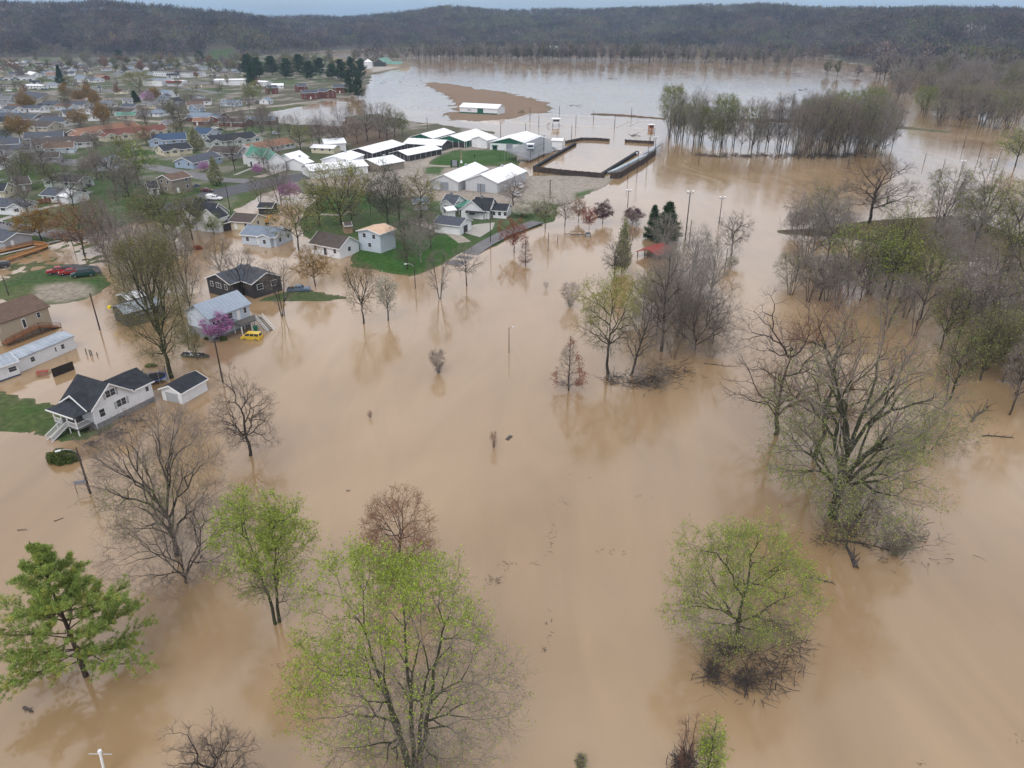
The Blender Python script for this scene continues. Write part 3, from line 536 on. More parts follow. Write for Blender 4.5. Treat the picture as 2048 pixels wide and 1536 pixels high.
ADJ = {'pear': 'white pear tree', 'willow': 'yellow-green willow', 'white': 'white-blossomed tree', 'pink': 'pink-blossomed tree', 'pale': 'pale-barked tree', 'bare': 'bare grey tree', 'baredark': 'dark bare tree', 'barevase': 'tall bare tree', 'thin': 'thin bare tree', 'reedy': 'tall thin tree',
       'green': 'soft green tree', 'bright': 'bright green tree', 'yellow': 'yellow-green tree', 'olive': 'olive-green tree', 'flood': 'greening tree', 'floodgreen': 'green-topped tree', 'amber': 'amber tree', 'rusty': 'rusty tree', 'red': 'red-budded tree', 'plum': 'plum tree', 'dark': 'dark tree', 'redbud': 'redbud'}
ORDER = {}
def ordinal(k):
    return str(k) + ('th' if 10 <= k % 100 <= 20 else {1: 'st', 2: 'nd', 3: 'rd'}.get(k % 10, 'th'))
def number_groups():
    for g, L_ in ORDER.items():
        L_ = list(L_); L_.sort(key=lambda q_: 1024 + q_[0].location.x / (q_[0].location.y * CP + CAMH * SP) * F_PX)
        for k, (o, w_) in enumerate(L_): o['label'] = f"{w_}, {'leftmost' if k == 0 else ordinal(k + 1) + ' from the left'} of the {g}"
def reg(o, what):
    if 'group' in o: ORDER.setdefault(o['group'], []).append((o, what))
    return o
_cnt = [0]
def tree(u, vb, vt, hw, sty, label, lod=1, group=None, name=None, zb=None, cat='tree', **kw):
    x, y = W(u, vb); H = max(1.0, HGT(u, vb, vt)); dep = y * CP + CAMH * SP - H * .5 * SP; rad = hw / F_PX * dep; k, o = STY[sty]; o = dict(o); o.update(kw); _cnt[0] += 1
    ms = proto(k, _cnt[0] % 3, lod, **o); o_ = put(ms, name or NMS.get(sty, 'tree'), label, cat, x, y, max(0, hz(x, y)) if zb is None else zb, (_cnt[0] * 2.399) % 6.283, (rad / 4, rad / 4, H / 10), group); return reg(o_, ADJ[sty])
def wtree(x, y, H, rad, sty, label, lod, group, name=None, **kw):
    k, o = STY[sty]; o = dict(o); o.update(kw); _cnt[0] += 1
    return reg(put(proto(k, _cnt[0] % 3, lod, **o), name or NMS.get(sty, 'tree'), label, 'tree', x, y, max(0, hz(x, y)), (_cnt[0] * 2.399) % 6.283, (rad / 4, rad / 4, H / 10), group), ADJ[sty])
_con = {}
def spruce(u, vb, vt, hw, label, group=None, sty='dark', name='evergreen_tree'):
    x, y = W(u, vb); H = HGT(u, vb, vt); rad = hw / F_PX * (y * CP + CAMH * SP); _cnt[0] += 1; k = (sty, _cnt[0] % 2)
    if k not in _con:
        _con[k] = conifer(77 + k[1], 10, 2.5, leaf=('needle', 'needle'), whorls=20, nb=7, tufts=7, ndl=3, nl=.5, pw=.8, base=.02) if sty == 'dark' else conifer(87 + k[1], 10, 3.2, leaf=('needle', 'needle'), whorls=13, nb=6, tufts=7, ndl=4, nl=.55, pw=.45, irr=.45, base=.12)
    r0 = 2.5 if sty == 'dark' else 3.2
    return reg(put(_con[k], name, label, 'tree', x, y, max(0, hz(x, y)), _cnt[0] * 1.7, (rad / r0, rad / r0, H / 10), group), 'dark pine')
def inpoly(poly, n, rng, mind=0):
    P = np.array(poly); out = []; tries = 0
    while len(out) < n and tries < n * 60:
        tries += 1; x = rng.uniform(P[:, 0].min(), P[:, 0].max()); y = rng.uniform(P[:, 1].min(), P[:, 1].max())
        if sdist(P, np.array([x]), np.array([y]))[0] < 0: continue
        if mind and any((x - a) ** 2 + (y - b) ** 2 < mind * mind for a, b in out): continue
        out.append((x, y))
    return out
# ---------------------------------------------------------------- near trees, one by one
hero(374, 1166, 985, 152, 'forked', 'bare low-forked tree with wide limbs, in front of the tall bare tree at the left', 11)
hero(356, 1112, 808, 116, 'dome' if False else 'vase', 'tall bare tree of many upright limbs, rising behind the low-forked tree', 12, N=1500, leaf='soft', nl=3200, ls=.14, lmask=lambda x, y, z, r: ((z > .3) & (z < .62) & (np.abs(x + .1) < .6)) * 1.0)
hero(556, 1246, 988, 92, 'leafy', 'twin-stemmed tree with bright green young leaves beside the bare low-forked tree', 13, 'leafy_tree', stems=2, stemtilt=.07, env='egg', lead=.75, cz=.16, bark='mossy', nl=19000, ls=.16, lmask=lambda x, y, z, r: np.clip((z - .42) * 4, .07, 1), leaf2=(('soft', 3500, .15, None),))
hero(806, 1156, 980, 88, 'spread', 'rounded tree with rusty pink buds, just behind the largest green tree', 14, 'budding_tree', twig='red', leaf='rust', nl=12000, ls=.11, cz=.08, lump=.1)
hero(830, 1545, 1112, 228, 'leafy', 'largest foreground tree, green leaves on its left and bare silvery twigs on its right', 15, 'leafy_tree', N=1900, stems=5, stemtilt=.3, lead=.55, groups=4, cz=.03, bark='mossy', tr=.036, nl=30000, ls=.135, lump=.22, wob=.07,
     lmask=lambda x, y, z, r: np.clip((z - .50) * 3.2 + (-x) * .8, 0.02, 1) * np.clip((np.sqrt(x * x + y * y + (2 * z - 1) ** 2) - .55) * 5, .06, 1), leaf2=(('soft', 8000, .14, None),))
hero(452, 1625, 1440, 84, 'rugged', 'bare tree top poking up from the bottom edge of the picture', 16)
hero(1468, 1286, 1038, 150, 'leafy', 'lone leafy tree standing in a mat of flood debris', 18, 'leafy_tree', cz=.03, lead=.4, bark='mossy', nl=21000, ls=.14, lump=.25, wob=.14, lmask=lambda x, y, z, r: np.clip((z - .2) * 3, .12, 1), leaf2=(('yellow', 9000, .13, None),))
hero(1363, 1575, 1420, 38, 'cluster', 'clump of thin bare shoots at the bottom edge near the debris-ringed tree', 19, 'sapling', stems=5, N=110, twig='red', env='fan')
hero(1408, 1580, 1440, 34, 'upright', 'small yellow-green sapling beside the thin bare shoots at the bottom edge', 20, 'sapling', leaf='green', nl=2600, ls=.14, N=160)
hero(1160, 1562, 1505, 14, 'bush', 'tip of a green sapling showing at the bottom edge between the two large leafy trees', 21, 'sapling', leaf='green', nl=260, ls=.14)
hero(500, 912, 738, 88, 'rugged', 'gnarled bare tree in open water near the white farmhouse', 22, N=620, cz=.12, lead=.55)
hero(1137, 780, 668, 42, 'conical', 'small conical tree with pinkish twigs and orange leaves down one side', 23, 'young_tree', twig='grey', leaf='red', nl=1500, ls=.17, lmask=lambda x, y, z, r: (x > .3) * 1.0 + (x < -.55) * .5 + (z > .8) * .3)
hero(1215, 747, 545, 80, 'spread', 'tree with a straight trunk and yellow-green flush at the head of the bare thicket', 24, 'budding_tree', lead=.6, cz=.22, tf=.3, twig='olive', leaf='yellow', nl=16000, ls=.13, lmask=lambda x, y, z, r: np.clip((z - .5) * 3 - x * .2, 0, 1))
hero(1285, 640, 540, 48, 'spread', 'second yellow-green tree right behind the straight-trunked one', 25, 'budding_tree', twig='olive', leaf='yellow', nl=9000, ls=.14)
hero(1322, 702, 485, 62, 'upright', 'tall bare tree in the middle of the thicket with a dark straight trunk', 26, N=1100)
hero(1356, 672, 472, 74, 'vase', 'bare grey tree at the back of the thicket nearest the open water', 27, bark='pale', twig='pale', N=1100)
hero(1262, 748, 590, 50, 'upright', 'thin bare tree leaning to the right in the thicket', 28, lean=(0, 12), N=600)
hero(1390, 700, 560, 90, 'forked', 'low bare tree sprawling to the right edge of the thicket', 29, N=1300, twig='dark')
for i, (u, vb, vt, hw, s) in enumerate([(1300, 770, 715, 60, 31), (1345, 715, 630, 70, 32), (1420, 715, 650, 60, 33), (1375, 640, 580, 50, 34)]):
    hero(u, vb, vt, hw, 'bush', ['low mat of dark brush at the foot of the leaning thicket tree', 'dense dark brush in the middle of the thicket', 'dark brush at the right end of the thicket', 'grey brush at the back of the thicket'][i], s, 'brush', 'brush', env='dome', N=500, stems=9, twig='grey', bark='driftwood')
hero(1548, 868, 562, 120, 'rugged', 'big dark bare tree with long limbs reaching out to the left over open water', 35, N=650, lead=.6, tf=.12, groups=11, cz=.08, tr=.03, wob=.16)
hero(1664, 1034, 600, 232, 'spread', 'huge mossy tree with many rising limbs, nearest of the trees on the right', 36, 'large_tree', N=1700, lead=.32, groups=13, slope=1.5, cz=.06, bark='mossy', tr=.046, leaf='soft', nl=22000, ls=.16, lmask=lambda x, y, z, r: np.clip(.95 - z, .15, .7), leaf2=(('green', 7000, .15, lambda x, y, z, r: np.clip(.7 - z, .05, .7)),), wob=.075)
hero(1632, 918, 570, 155, 'rugged', 'broad bare tree with reddish twigs behind the huge mossy tree', 37, twig='red', bark='mossy', N=1000, tr=.028, cz=.15)
hero(1850, 905, 790, 100, 'spread', 'low grey-green tree leaning right beside the huge mossy tree', 38, leaf='soft', nl=3500, ls=.15, stems=3, cz=.05)
hero(1700, 1050, 950, 40, 'cluster', 'tangle of thin saplings at the foot of the huge mossy tree', 39, 'sapling', twig='grey', N=220)
hero(1715, 1046, 950, 74, 'forked', 'small arching tree bent right at the foot of the huge mossy tree', 40, twig='dark', N=420)
hero(1790, 1110, 1030, 72, 'bush', 'half-drowned brush fanning out right of the log', 41, 'brush', 'brush', stems=12, N=420, leaf='soft', nl=900, ls=.12)
# pine at the lower left
x, y = W(172, 1352); put(conifer(5, HGT(172, 1352, 1076), 7.8, whorls=12, nb=5, tufts=18, ndl=34, nl=.26, irr=.42, pw=1.0, yel=.18, base=.12, wd=.022), 'pine_tree', 'large pine with yellowing needles at the lower left corner', 'tree', x, y, 0, .6, (1, 1, 1))
# ---- trees standing in the flooded park, middle distance
hero(727, 647, 516, 46, 'vase', 'bare tree with brown twig tips, left of the white blossoming one', 51, leaf='rust', nl=1500, ls=.16, twig='olive', n5=2, tf=.3)
hero(777, 641, 545, 27, 'upright', 'slender tree sprinkled with white blossom in open water', 52, 'blossom_tree', leaf='white', nl=3000, ls=.2, n5=0, stemtilt=.02)
hero(880, 598, 497, 34, 'cluster', 'bare tree of four close upright stems in front of the lawn corner', 53, n5=2)
hero(933, 571, 480, 42, 'spread', 'bare tree with low side limbs beside the flooded road edge', 54, n5=2, tf=.3, tl=.7, limbs=9, ang=.65)
hero(566, 632, 512, 36, 'cluster', 'bare tree of three stems beside the dark cottage', 55, stems=3, stemtilt=.1, n5=2)
hero(486, 592, 492, 56, 'vase', 'wide bare tree standing in front of the dark cottage', 56, n5=2)
hero(630, 572, 484, 40, 'spread', 'amber budding tree behind the flooded pickup', 57, 'budding_tree', leaf='amber', nl=9000, ls=.15, twig='red', n5=0)
hero(1028, 505, 430, 30, 'spread', 'orange-red maple at the water edge by the road', 58, 'maple_tree', leaf='red', nl=4200, ls=.2, twig='red', n5=0)
hero(1051, 531, 468, 18, 'conical', 'thin pinkish bare tree in front of the orange-red maple', 59, 'young_tree', twig='red', n5=0)
hero(341, 756, 455, 72, 'vase', 'tall olive tree of dense upright limbs behind the trampoline', 60, 'large_tree', tl=.8, tf=.12, limbs=20, ang=.5, lr=.5, excurrent=True, bark='mossy', twig='olive', N=1700, leaf='olive', nl=12000, ls=.15, leaf2=(('yellow', 6000, .14, None),), n5=2)
hero(303, 640, 440, 55, 'cluster', 'tall bare tree rising over the grey wooden barn', 61, n5=2)
for (u, vb, vt, hw, sty, lab) in [
 (815, 542, 472, 26, 'baredark', 'small dark leaning tree at the near corner of the lawn'), (842, 529, 440, 32, 'pale', 'pale-barked tree on the lawn beside the small dark one'),
 (1092, 578, 564, 7, 'thin', 'tiny bush in open water between road and thicket'), (1205, 447, 402, 23, 'plum', 'left of the two plum-leaved trees by the water'), (1266, 446, 414, 25, 'plum', 'right of the two plum-leaved trees by the water'),
 (1178, 459, 412, 16, 'red', 'small orange tree in front of the plum-leaved trees'), (1157, 443, 395, 20, 'rusty', 'pinkish tree just left of the small orange tree'), (1130, 452, 392, 27, 'bare', 'purple-grey bare tree behind the pinkish tree'),
 (1090, 457, 385, 29, 'green', 'pale green tree on the grassy bank by the gravel lot'), (1045, 436, 412, 22, 'white', 'low white blossom beside the road end'), (1075, 425, 402, 24, 'white', 'low white blossom at the edge of the gravel lot'),
 (1026, 414, 348, 40, 'bare', 'round bare tree next to the white metal barns'), (1243, 545, 430, 20, 'pear', 'tall narrow pear tree in bloom beside the spruces'), (1258, 500, 420, 24, 'thin', 'thin bare tree beside the narrow pear tree'),
 (1228, 560, 470, 32, 'baredark', 'crooked bare tree at the far end of the thicket'), (1325, 502, 425, 38, 'pale', 'pale bare tree in front of the spruces'), (1385, 560, 440, 40, 'pale', 'pale bare tree right of the red-roofed shelter'), (1420, 600, 460, 45, 'pale', 'pale spreading tree near the lone snag'),
 (1340, 590, 480, 50, 'pale', 'bare pale tree behind the thicket, under the red roof'), (1462, 512, 416, 36, 'baredark', 'dead-looking dark snag alone in the channel'), (1462, 536, 512, 18, 'olive', 'green scrub around the foot of the dark snag'),
 (170, 512, 398, 55, 'rusty', 'reddish-grey tree standing in the puddle by the street'), (84, 484, 414, 46, 'amber', 'round amber tree on the verge by the wooden ramp'), (222, 548, 375, 38, 'barevase', 'tall thin bare tree in the flooded street'), (248, 575, 400, 44, 'bare', 'bare grey tree left of the barn thicket'),
 (282, 600, 420, 46, 'bare', 'bare grey tree behind the grey wooden barn'), (330, 470, 372, 66, 'olive', 'dense grey-green tree behind the flooded street'), (385, 480, 384, 42, 'olive', 'dense green tree beside the black-roofed house'), (385, 640, 440, 40, 'barevase', 'tall bare tree by the utility pole left of the dark cottage'),
 (428, 470, 424, 24, 'bright', 'bright green tree in front of the black-roofed house'), (682, 452, 318, 62, 'willow', 'large yellow-green willow-like tree beside the lawn'), (598, 500, 380, 55, 'yellow', 'broad yellow-green tree behind the grey-roofed house'),
 (777, 462, 322, 44, 'dark', 'dark tree wrapped in ivy beside the willow-like tree'), (742, 432, 345, 20, 'dark', 'ivy-covered leaning trunk left of the dark ivy tree'), (843, 440, 340, 50, 'yellow', 'yellow-green tree with twisted limbs in front of the barns'), (810, 505, 420, 38, 'bare', 'grey bare tree between the plywood-roofed shed and garage'), (862, 500, 425, 34, 'bare', 'grey bare tree left of the white garage'),
 (705, 452, 392, 32, 'bare', 'bare brown brushwood tree behind the plywood-roofed shed'), (560, 410, 352, 30, 'thin', 'thin bare tree beside the flooded parking lot'), (520, 405, 350, 24, 'thin', 'thin bare tree at the pond edge of the parking lot'), (580, 400, 362, 22, 'pink', 'purple blossoming tree by the flooded parking lot'),
 (434, 373, 314, 18, 'pear', 'conical white pear tree at the edge of the parking lot'), (394, 302, 252, 19, 'pear', 'conical white pear tree among the blue-roofed homes'), (232, 385, 284, 52, 'bare', 'dense bare tree clump in the middle of the housing'), (196, 362, 290, 34, 'bare', 'bare tree left of the dense bare clump'), (278, 372, 272, 42, 'bright', 'bright green tree beside the dense bare clump'),
 (258, 395, 320, 40, 'bare', 'dark bare tree in front of the bright green tree'), (160, 257, 217, 22, 'amber', 'round amber tree, right one of the pair among the slate roofs'), (210, 256, 205, 20, 'amber', 'upright amber tree beside the round amber one'), (42, 280, 228, 28, 'amber', 'wide amber tree at the left edge among the slate roofs'),
 (280, 184, 140, 28, 'willow', 'large yellow-green willow next to the white commercial block'), (507, 206, 160, 19, 'bright', 'bright green tree before the brick apartments'), (92, 352, 262, 36, 'bare', 'grey bare tree near the curved side street'), (50, 372, 300, 30, 'green', 'green tree left of the white bungalow'), (110, 385, 325, 26, 'olive', 'leafy tree behind the white garage house'), (20, 360, 270, 26, 'bare', 'bare tree at the left edge near the side street'),
 (470, 344, 262, 26, 'baredark', 'crooked dark tree left of the green-roofed farmhouse'), (365, 267, 203, 30, 'baredark', 'dark spreading tree behind the brown roofs'), (602, 305, 245, 32, 'yellow', 'yellow-green tree beside the white fair hut'), (330, 230, 190, 22, 'bare', 'bare tree in front of the low white house'), (225, 232, 195, 24, 'bare', 'grey bare tree beside the amber trees'),
 (548, 345, 328, 14, 'yellow', 'low green shrub tree on the farmhouse lawn'), (517, 352, 328, 12, 'pink', 'redbud in bloom by the porch of the green-roofed farmhouse'), (410, 345, 325, 12, 'pink', 'redbud in bloom beside the pale blue bungalow'), (297, 208, 182, 13, 'pink', 'purple redbud behind the pale blue homes'),
 (437, 672, 620, 36, 'redbud', 'purple redbud in bloom in front of the raised house'), (378, 700, 640, 26, 'olive', 'small olive tree left of the redbud'), (395, 720, 655, 22, 'yellow', 'yellow-green sapling between redbud and fishing boat'),
 (2034, 642, 400, 66, 'olive', 'thick-trunked tree with olive leaves at the right edge'), (1738, 452, 312, 84, 'baredark', 'large spreading bare tree at the near bank of the island'), (1620, 530, 352, 66, 'pale', 'tall white-barked sycamore left of the island'), (1592, 470, 392, 30, 'bare', 'small bare tree at the tip of the island'), (1640, 470, 362, 50, 'green', 'soft green tree at the tip of the island'),
 (1872, 478, 332, 50, 'flood', 'bare greening tree on the island bank'), (1940, 520, 325, 62, 'green', 'green-tinged tree on the middle of the island'), (2010, 560, 340, 66, 'green', 'green-tinged tree at the right end of the island'), (2030, 332, 246, 44, 'bright', 'round bright green tree in the water by the sports field'),
 (1700, 590, 440, 60, 'floodgreen', 'yellow-green tree clump below the island'), (1775, 600, 460, 55, 'bright', 'bright green leaning tree below the island'), (1840, 640, 480, 60, 'green', 'leafy tree with slanting limbs below the island'), (1640, 600, 500, 60, 'bare', 'grey bare tree below the sycamore'), (1580, 590, 500, 38, 'flood', 'thin bare tree at the channel edge below the island'),
 (1900, 800, 640, 58, 'green', 'yellow-green tree right of the huge mossy tree'), (1960, 760, 600, 62, 'olive', 'olive tree in the flooded wood at the right'), (1895, 800, 690, 40, 'thin', 'dense bare shrub stump right of the reddish-twigged tree'), (2020, 830, 660, 55, 'bare', 'bare tree at the right edge of the flooded wood'), (1985, 690, 540, 55, 'flood', 'greening tree behind the olive tree at the right'), (1880, 700, 560, 50, 'green', 'green tree behind the yellow-green one at the right')]:
    tree(u, vb, vt, hw, sty, lab, 1)
for u, vb, vt, hw, lab in [(1306, 478, 413, 18, 'narrow dark spruce, left of the pair by the red-roofed shelter'), (1332, 484, 407, 28, 'broad dark spruce, right of the pair by the red-roofed shelter'), (124, 172, 132, 9, 'dark spruce standing alone among the white houses'), (160, 206, 192, 6, 'small dark spruce beside the tan yard'),
                           (272, 205, 183, 9, 'dark evergreen in front of the purple redbud')]:
    spruce(u, vb, vt, hw, lab)
for i, (u, vb, vt, hw) in enumerate([(700, 190, 150, 11), (716, 196, 152, 13)]): spruce(u, vb, vt, hw, ['left', 'right'][i] + ' of the two dark pines by the brick apartments', sty='wide')
for u, vb, vt, hw in [(497, 150, 112, 17), (520, 156, 118, 15), (545, 150, 115, 17), (572, 158, 120, 15), (600, 150, 112, 17), (622, 160, 125, 14), (665, 158, 130, 15), (682, 162, 122, 16), (705, 160, 118, 16), (724, 156, 120, 12), (505, 170, 130, 14), (240, 122, 100, 10), (402, 125, 104, 11), (640, 150, 118, 14)]:
    spruce(u, vb, vt, hw, 'dark pine in the grove beyond the brick apartments', 'grove beyond the brick apartments', 'wide')
for u, vb, vt, hw, sty, lab in [(296, 462, 385, 44, 'olive', 'grey-green tree left of the dense grey-green one'), (352, 500, 415, 46, 'olive', 'olive tree in front of the dense grey-green one'), (400, 452, 385, 34, 'olive', 'small olive tree behind the black-roofed house'), (270, 520, 415, 46, 'barevase', 'tall bare tree in the flooded street, right of the thin one'),
   (318, 585, 450, 44, 'bare', 'bare tree between the street trees and the barn'), (205, 500, 400, 36, 'bare', 'bare tree right of the reddish-grey puddle tree'), (640, 455, 355, 44, 'yellow', 'yellow-green tree left of the large willow-like one'), (700, 420, 330, 34, 'bare', 'bare tree right of the large willow-like one'), (800, 455, 350, 40, 'bare', 'grey bare tree beside the dark ivy tree'),
   (560, 395, 320, 34, 'barevase', 'tall bare tree behind the parking lot pond'), (530, 345, 285, 22, 'bare', 'bare tree beside the white metal-roofed garage'), (150, 420, 330, 34, 'bare', 'bare tree between the white garage house and street'), (60, 440, 360, 30, 'bare', 'bare tree behind the white bungalow with the blue door'), (445, 560, 470, 30, 'barevase', 'bare tree left of the dark cottage roof'),
   (840, 470, 400, 36, 'bare', 'bare tree in the brush between shed and garage'), (340, 560, 430, 50, 'olive', 'olive-topped tree left of the dark cottage')]:
    tree(u, vb, vt, hw, sty, lab, 1)
# bushes
for u, vb, vt, hw, lab, s in [(877, 746, 696, 25, 'round bare bush alone in open water', 71), (1140, 614, 562, 29, 'round bare bush left of the thicket', 72), (988, 896, 860, 11, 'wispy bare bush by the floating board', 73), (740, 836, 820, 8, 'tiny twiggy bush in open water', 74)]:
    hero(u, vb, vt, hw, 'bush', label=lab, seed=s, name='bush', cat='bush', stems=12 if hw > 20 else 6, N=420 if hw > 20 else 90, twig='grey' if s < 73 else 'red')
def shrub(u, vb, hwm, h, leaf, label, seed, n=5000, name='shrub'):
    x, y = W(u, vb); y += hwm * .5; rng = np.random.RandomState(seed); d = nrm(rng.normal(size=(n, 3))); d[:, 2] = np.abs(d[:, 2]); lump = 1 + .16 * np.sin(d[:, 0] * 7 + seed) * np.cos(d[:, 1] * 6)
    P = d * (rng.rand(n, 1) ** .25) * np.array([hwm, hwm * .6, h]) * lump[:, None]; V, F = leafquads(P, .2, rng)
    return tag(link(name, mesh_np(name, V, F, LEAF[leaf]), None, (x, y, 0)), label, 'shrub')
shrub(118, 930, 2.4, 1.9, 'shrub', 'big rounded evergreen shrub in front of the white farmhouse', 1, 9000)
shrub(443, 682, 1.1, .8, 'shrub', 'round dark shrub in the water beside the utility pole', 2, 1500); shrub(415, 680, .8, .6, 'shrub', 'smaller dark shrub left of the utility pole', 3, 900)
shrub(300, 735, 1.2, .5, 'olive', 'half-drowned green shrub behind the trampoline', 4, 900); shrub(394, 500, 1.6, 1.2, 'red', 'low rust-red bush near the submerged shed', 5, 900); shrub(1043, 227, 2.6, 2.2, 'needle', 'dark bush beside the pole barn in the mud field', 6, 700)
# ---------------------------------------------------------------- woods of single trees
rng = np.random.RandomState(21)
def wood(poly, n, stys, hr, rr, label, group, lod=1, mind=0, **kw):
    for x, y in inpoly(poly, n, rng, mind):
        H = rng.uniform(*hr); wtree(x, y, H, H * rng.uniform(*rr), stys[rng.randint(len(stys))], label, lod, group, **kw)
wood(WP([(1318, 275), (1330, 258), (1470, 285), (1490, 306), (1440, 312), (1380, 300)]), 24, ['flood', 'floodgreen', 'pale', 'green', 'thin', 'bare', 'barevase'], (17, 31), (.22, .34), 'greening tree in the flooded clump right of the race arena', 'flooded clump by the arena', mind=5)
wood(WP([(1500, 292), (1600, 296), (1760, 296), (1770, 318), (1640, 322), (1500, 312)]), 40, ['flood', 'thin', 'barevase', 'floodgreen', 'thin', 'bare', 'flood', 'reedy', 'pale'], (16, 33), (.2, .33), 'tree in the flooded belt along the park', 'flooded belt along the park', mind=4.5)
wood(WP([(1600, 250), (1760, 262), (1800, 300), (1760, 310), (1600, 280)]), 22, ['flood', 'bare', 'floodgreen', 'barevase'], (20, 30), (.26, .36), 'tree at the back of the flooded belt', 'back of the flooded belt', mind=6)
wood(WP([(1830, 215), (2100, 225), (2140, 250), (1960, 262), (1880, 255)]), 36, ['floodgreen', 'olive', 'bare', 'flood', 'thin'], (17, 24), (.35, .48), 'green-topped tree in the flooded grove behind the sports field', 'grove behind the sports field', mind=6)
wood(WP([(1790, 172), (2150, 160), (2150, 208), (1880, 218), (1790, 205)]), 66, ['bare', 'olive', 'bare', 'bare', 'flood', 'pale'], (19, 29), (.35, .45), 'tree in the flooded wood beyond the grove', 'flooded wood beyond the grove', mind=8)
wood(WP([(1590, 520), (2060, 530), (2120, 720), (1930, 700), (1700, 640)]), 15, ['thin', 'yellow', 'flood', 'bare', 'thin'], (9, 15), (.3, .45), 'young tree among the undergrowth of the flooded wood on the right', 'flooded wood on the right', mind=4)
wood(WP([(1920, 700), (2100, 690), (2120, 850), (1990, 830)]), 12, ['thin', 'bare', 'olive'], (6, 11), (.35, .5), 'scrubby tree at the near right edge of the flooded wood', 'near right edge of the wood', mind=3)
wood(WP([(1780, 440), (2080, 450), (2100, 500), (1850, 490)]), 8, ['flood', 'thin', 'thin', 'barevase'], (11, 17), (.3, .42), 'slim tree growing on the island bank', 'slim trees on the island bank', mind=5)
wood(WP([(1565, 462), (1700, 455), (1720, 480), (1600, 478)]), 8, ['bare', 'thin'], (5, 8), (.35, .5), 'scrubby bare tree at the island tip', 'scrubby trees at the island tip', mind=3)
wood(WP([(1270, 600), (1400, 590), (1440, 690), (1290, 690)]), 9, ['thin', 'bare', 'bare'], (9, 14), (.3, .42), 'slim bare tree filling the thicket', 'slim trees in the thicket', mind=3)
wood(WP([(1600, 520), (2060, 540), (2100, 640), (1900, 640), (1700, 600)]), 10, ['bare', 'yellow', 'flood', 'green', 'pale'], (13, 20), (.38, .5), 'x', 'taller trees below the island', mind=6)
wood(WP([(1900, 640), (2100, 640), (2120, 800), (1960, 790)]), 8, ['bare', 'yellow', 'bare', 'flood'], (12, 18), (.4, .5), 'x', 'taller trees at the right edge', mind=5)
wood(WP([(1560, 560), (1700, 560), (1760, 640), (1620, 620)]), 7, ['bare', 'flood', 'thin'], (9, 13), (.4, .5), 'x', 'channel-side trees of the wood', mind=4)
# row beside the apartments and fairground
for u, vb in [(452, 268), (470, 272), (492, 276), (508, 270), (525, 278), (545, 274), (560, 282), (580, 276), (598, 284), (625, 288), (640, 292)]:
    tree(u, vb, vb - rng.uniform(48, 68), rng.uniform(11, 17), ['barevase', 'reedy', 'bare'][rng.randint(3)], 'slender bare tree in the row behind the brick homes', 1, 'row behind the brick homes')
for u, vb, vt, hw, s in [(640, 300, 218, 28, 'bare'), (675, 296, 232, 26, 'bare'), (690, 292, 205, 24, 'barevase'), (735, 284, 205, 34, 'bare'), (760, 278, 200, 34, 'barevase'), (790, 278, 210, 30, 'green'), (775, 288, 225, 30, 'bare'), (805, 272, 228, 20, 'green'), (715, 290, 235, 22, 'bare'), (668, 300, 240, 22, 'bare')]:
    tree(u, vb, vt, hw, s, 'bare tree in the clump behind the white fair barns', 1, 'clump behind the white fair barns')
# town trees
for x, y in inpoly(WP([(-200, 172), (0, 165), (300, 160), (480, 160), (560, 200), (420, 215), (200, 215), (-200, 225)]), 44, rng, 12):
    wtree(x, y, rng.uniform(8, 14), rng.uniform(3, 5), ['bare', 'green', 'bare', 'rusty', 'white', 'yellow'][rng.randint(6)], 'garden tree among the middle rows of houses', 2, 'garden trees of the middle rows', n4=3, tw=.04)
for x, y in inpoly(WP([(-250, 128), (0, 124), (400, 122), (640, 125), (640, 145), (470, 152), (300, 158), (0, 160), (-250, 165)]), 150, rng, 12):
    wtree(x, y, rng.uniform(10, 19), rng.uniform(5, 9), ['bare', 'green', 'olive', 'bare', 'rusty', 'bare', 'willow', 'bare', 'yellow', 'bare'][rng.randint(10)], 'tree at the foot of the wooded hill beyond the town', 2, 'trees between town and hill', n4=3, tw=.06)
for x, y in inpoly(WP([(430, 118), (740, 112), (860, 118), (780, 126), (720, 150), (560, 158), (430, 150)]), 46, rng, 16):
    wtree(x, y, rng.uniform(12, 20), rng.uniform(6, 9), ['bare', 'green', 'olive', 'yellow', 'bare', 'green'][rng.randint(6)], 'tree in the wooded belt behind the brick apartments', 2, 'trees behind the brick apartments', n4=3, tw=.06)
for x, y in inpoly(WP([(0, 330), (60, 300), (180, 340), (300, 380), (250, 420), (100, 380)]), 7, rng, 12):
    wtree(x, y, rng.uniform(7, 11), rng.uniform(2.5, 4), ['bare', 'green', 'thin'][rng.randint(3)], 'yard tree between the bungalows by the street', 1, 'yard trees between the bungalows')
for x, y in inpoly(WP([(-100, 200), (230, 195), (480, 215), (620, 250), (560, 330), (330, 300), (200, 330), (-100, 320)]), 46, rng, 11):
    wtree(x, y, rng.uniform(9, 16), rng.uniform(4, 6.5), ['bare', 'barevase', 'bare', 'olive', 'pale', 'bare', 'rusty', 'amber'][rng.randint(8)], 'x', 1, 'trees among the row homes')
for x, y in inpoly(WP([(-150, 340), (100, 330), (420, 350), (330, 430), (100, 430), (-150, 430)]), 16, rng, 9):
    wtree(x, y, rng.uniform(8, 13), rng.uniform(3.5, 5.5), ['bare', 'barevase', 'green', 'bare'][rng.randint(4)], 'x', 1, 'trees around the bungalows')
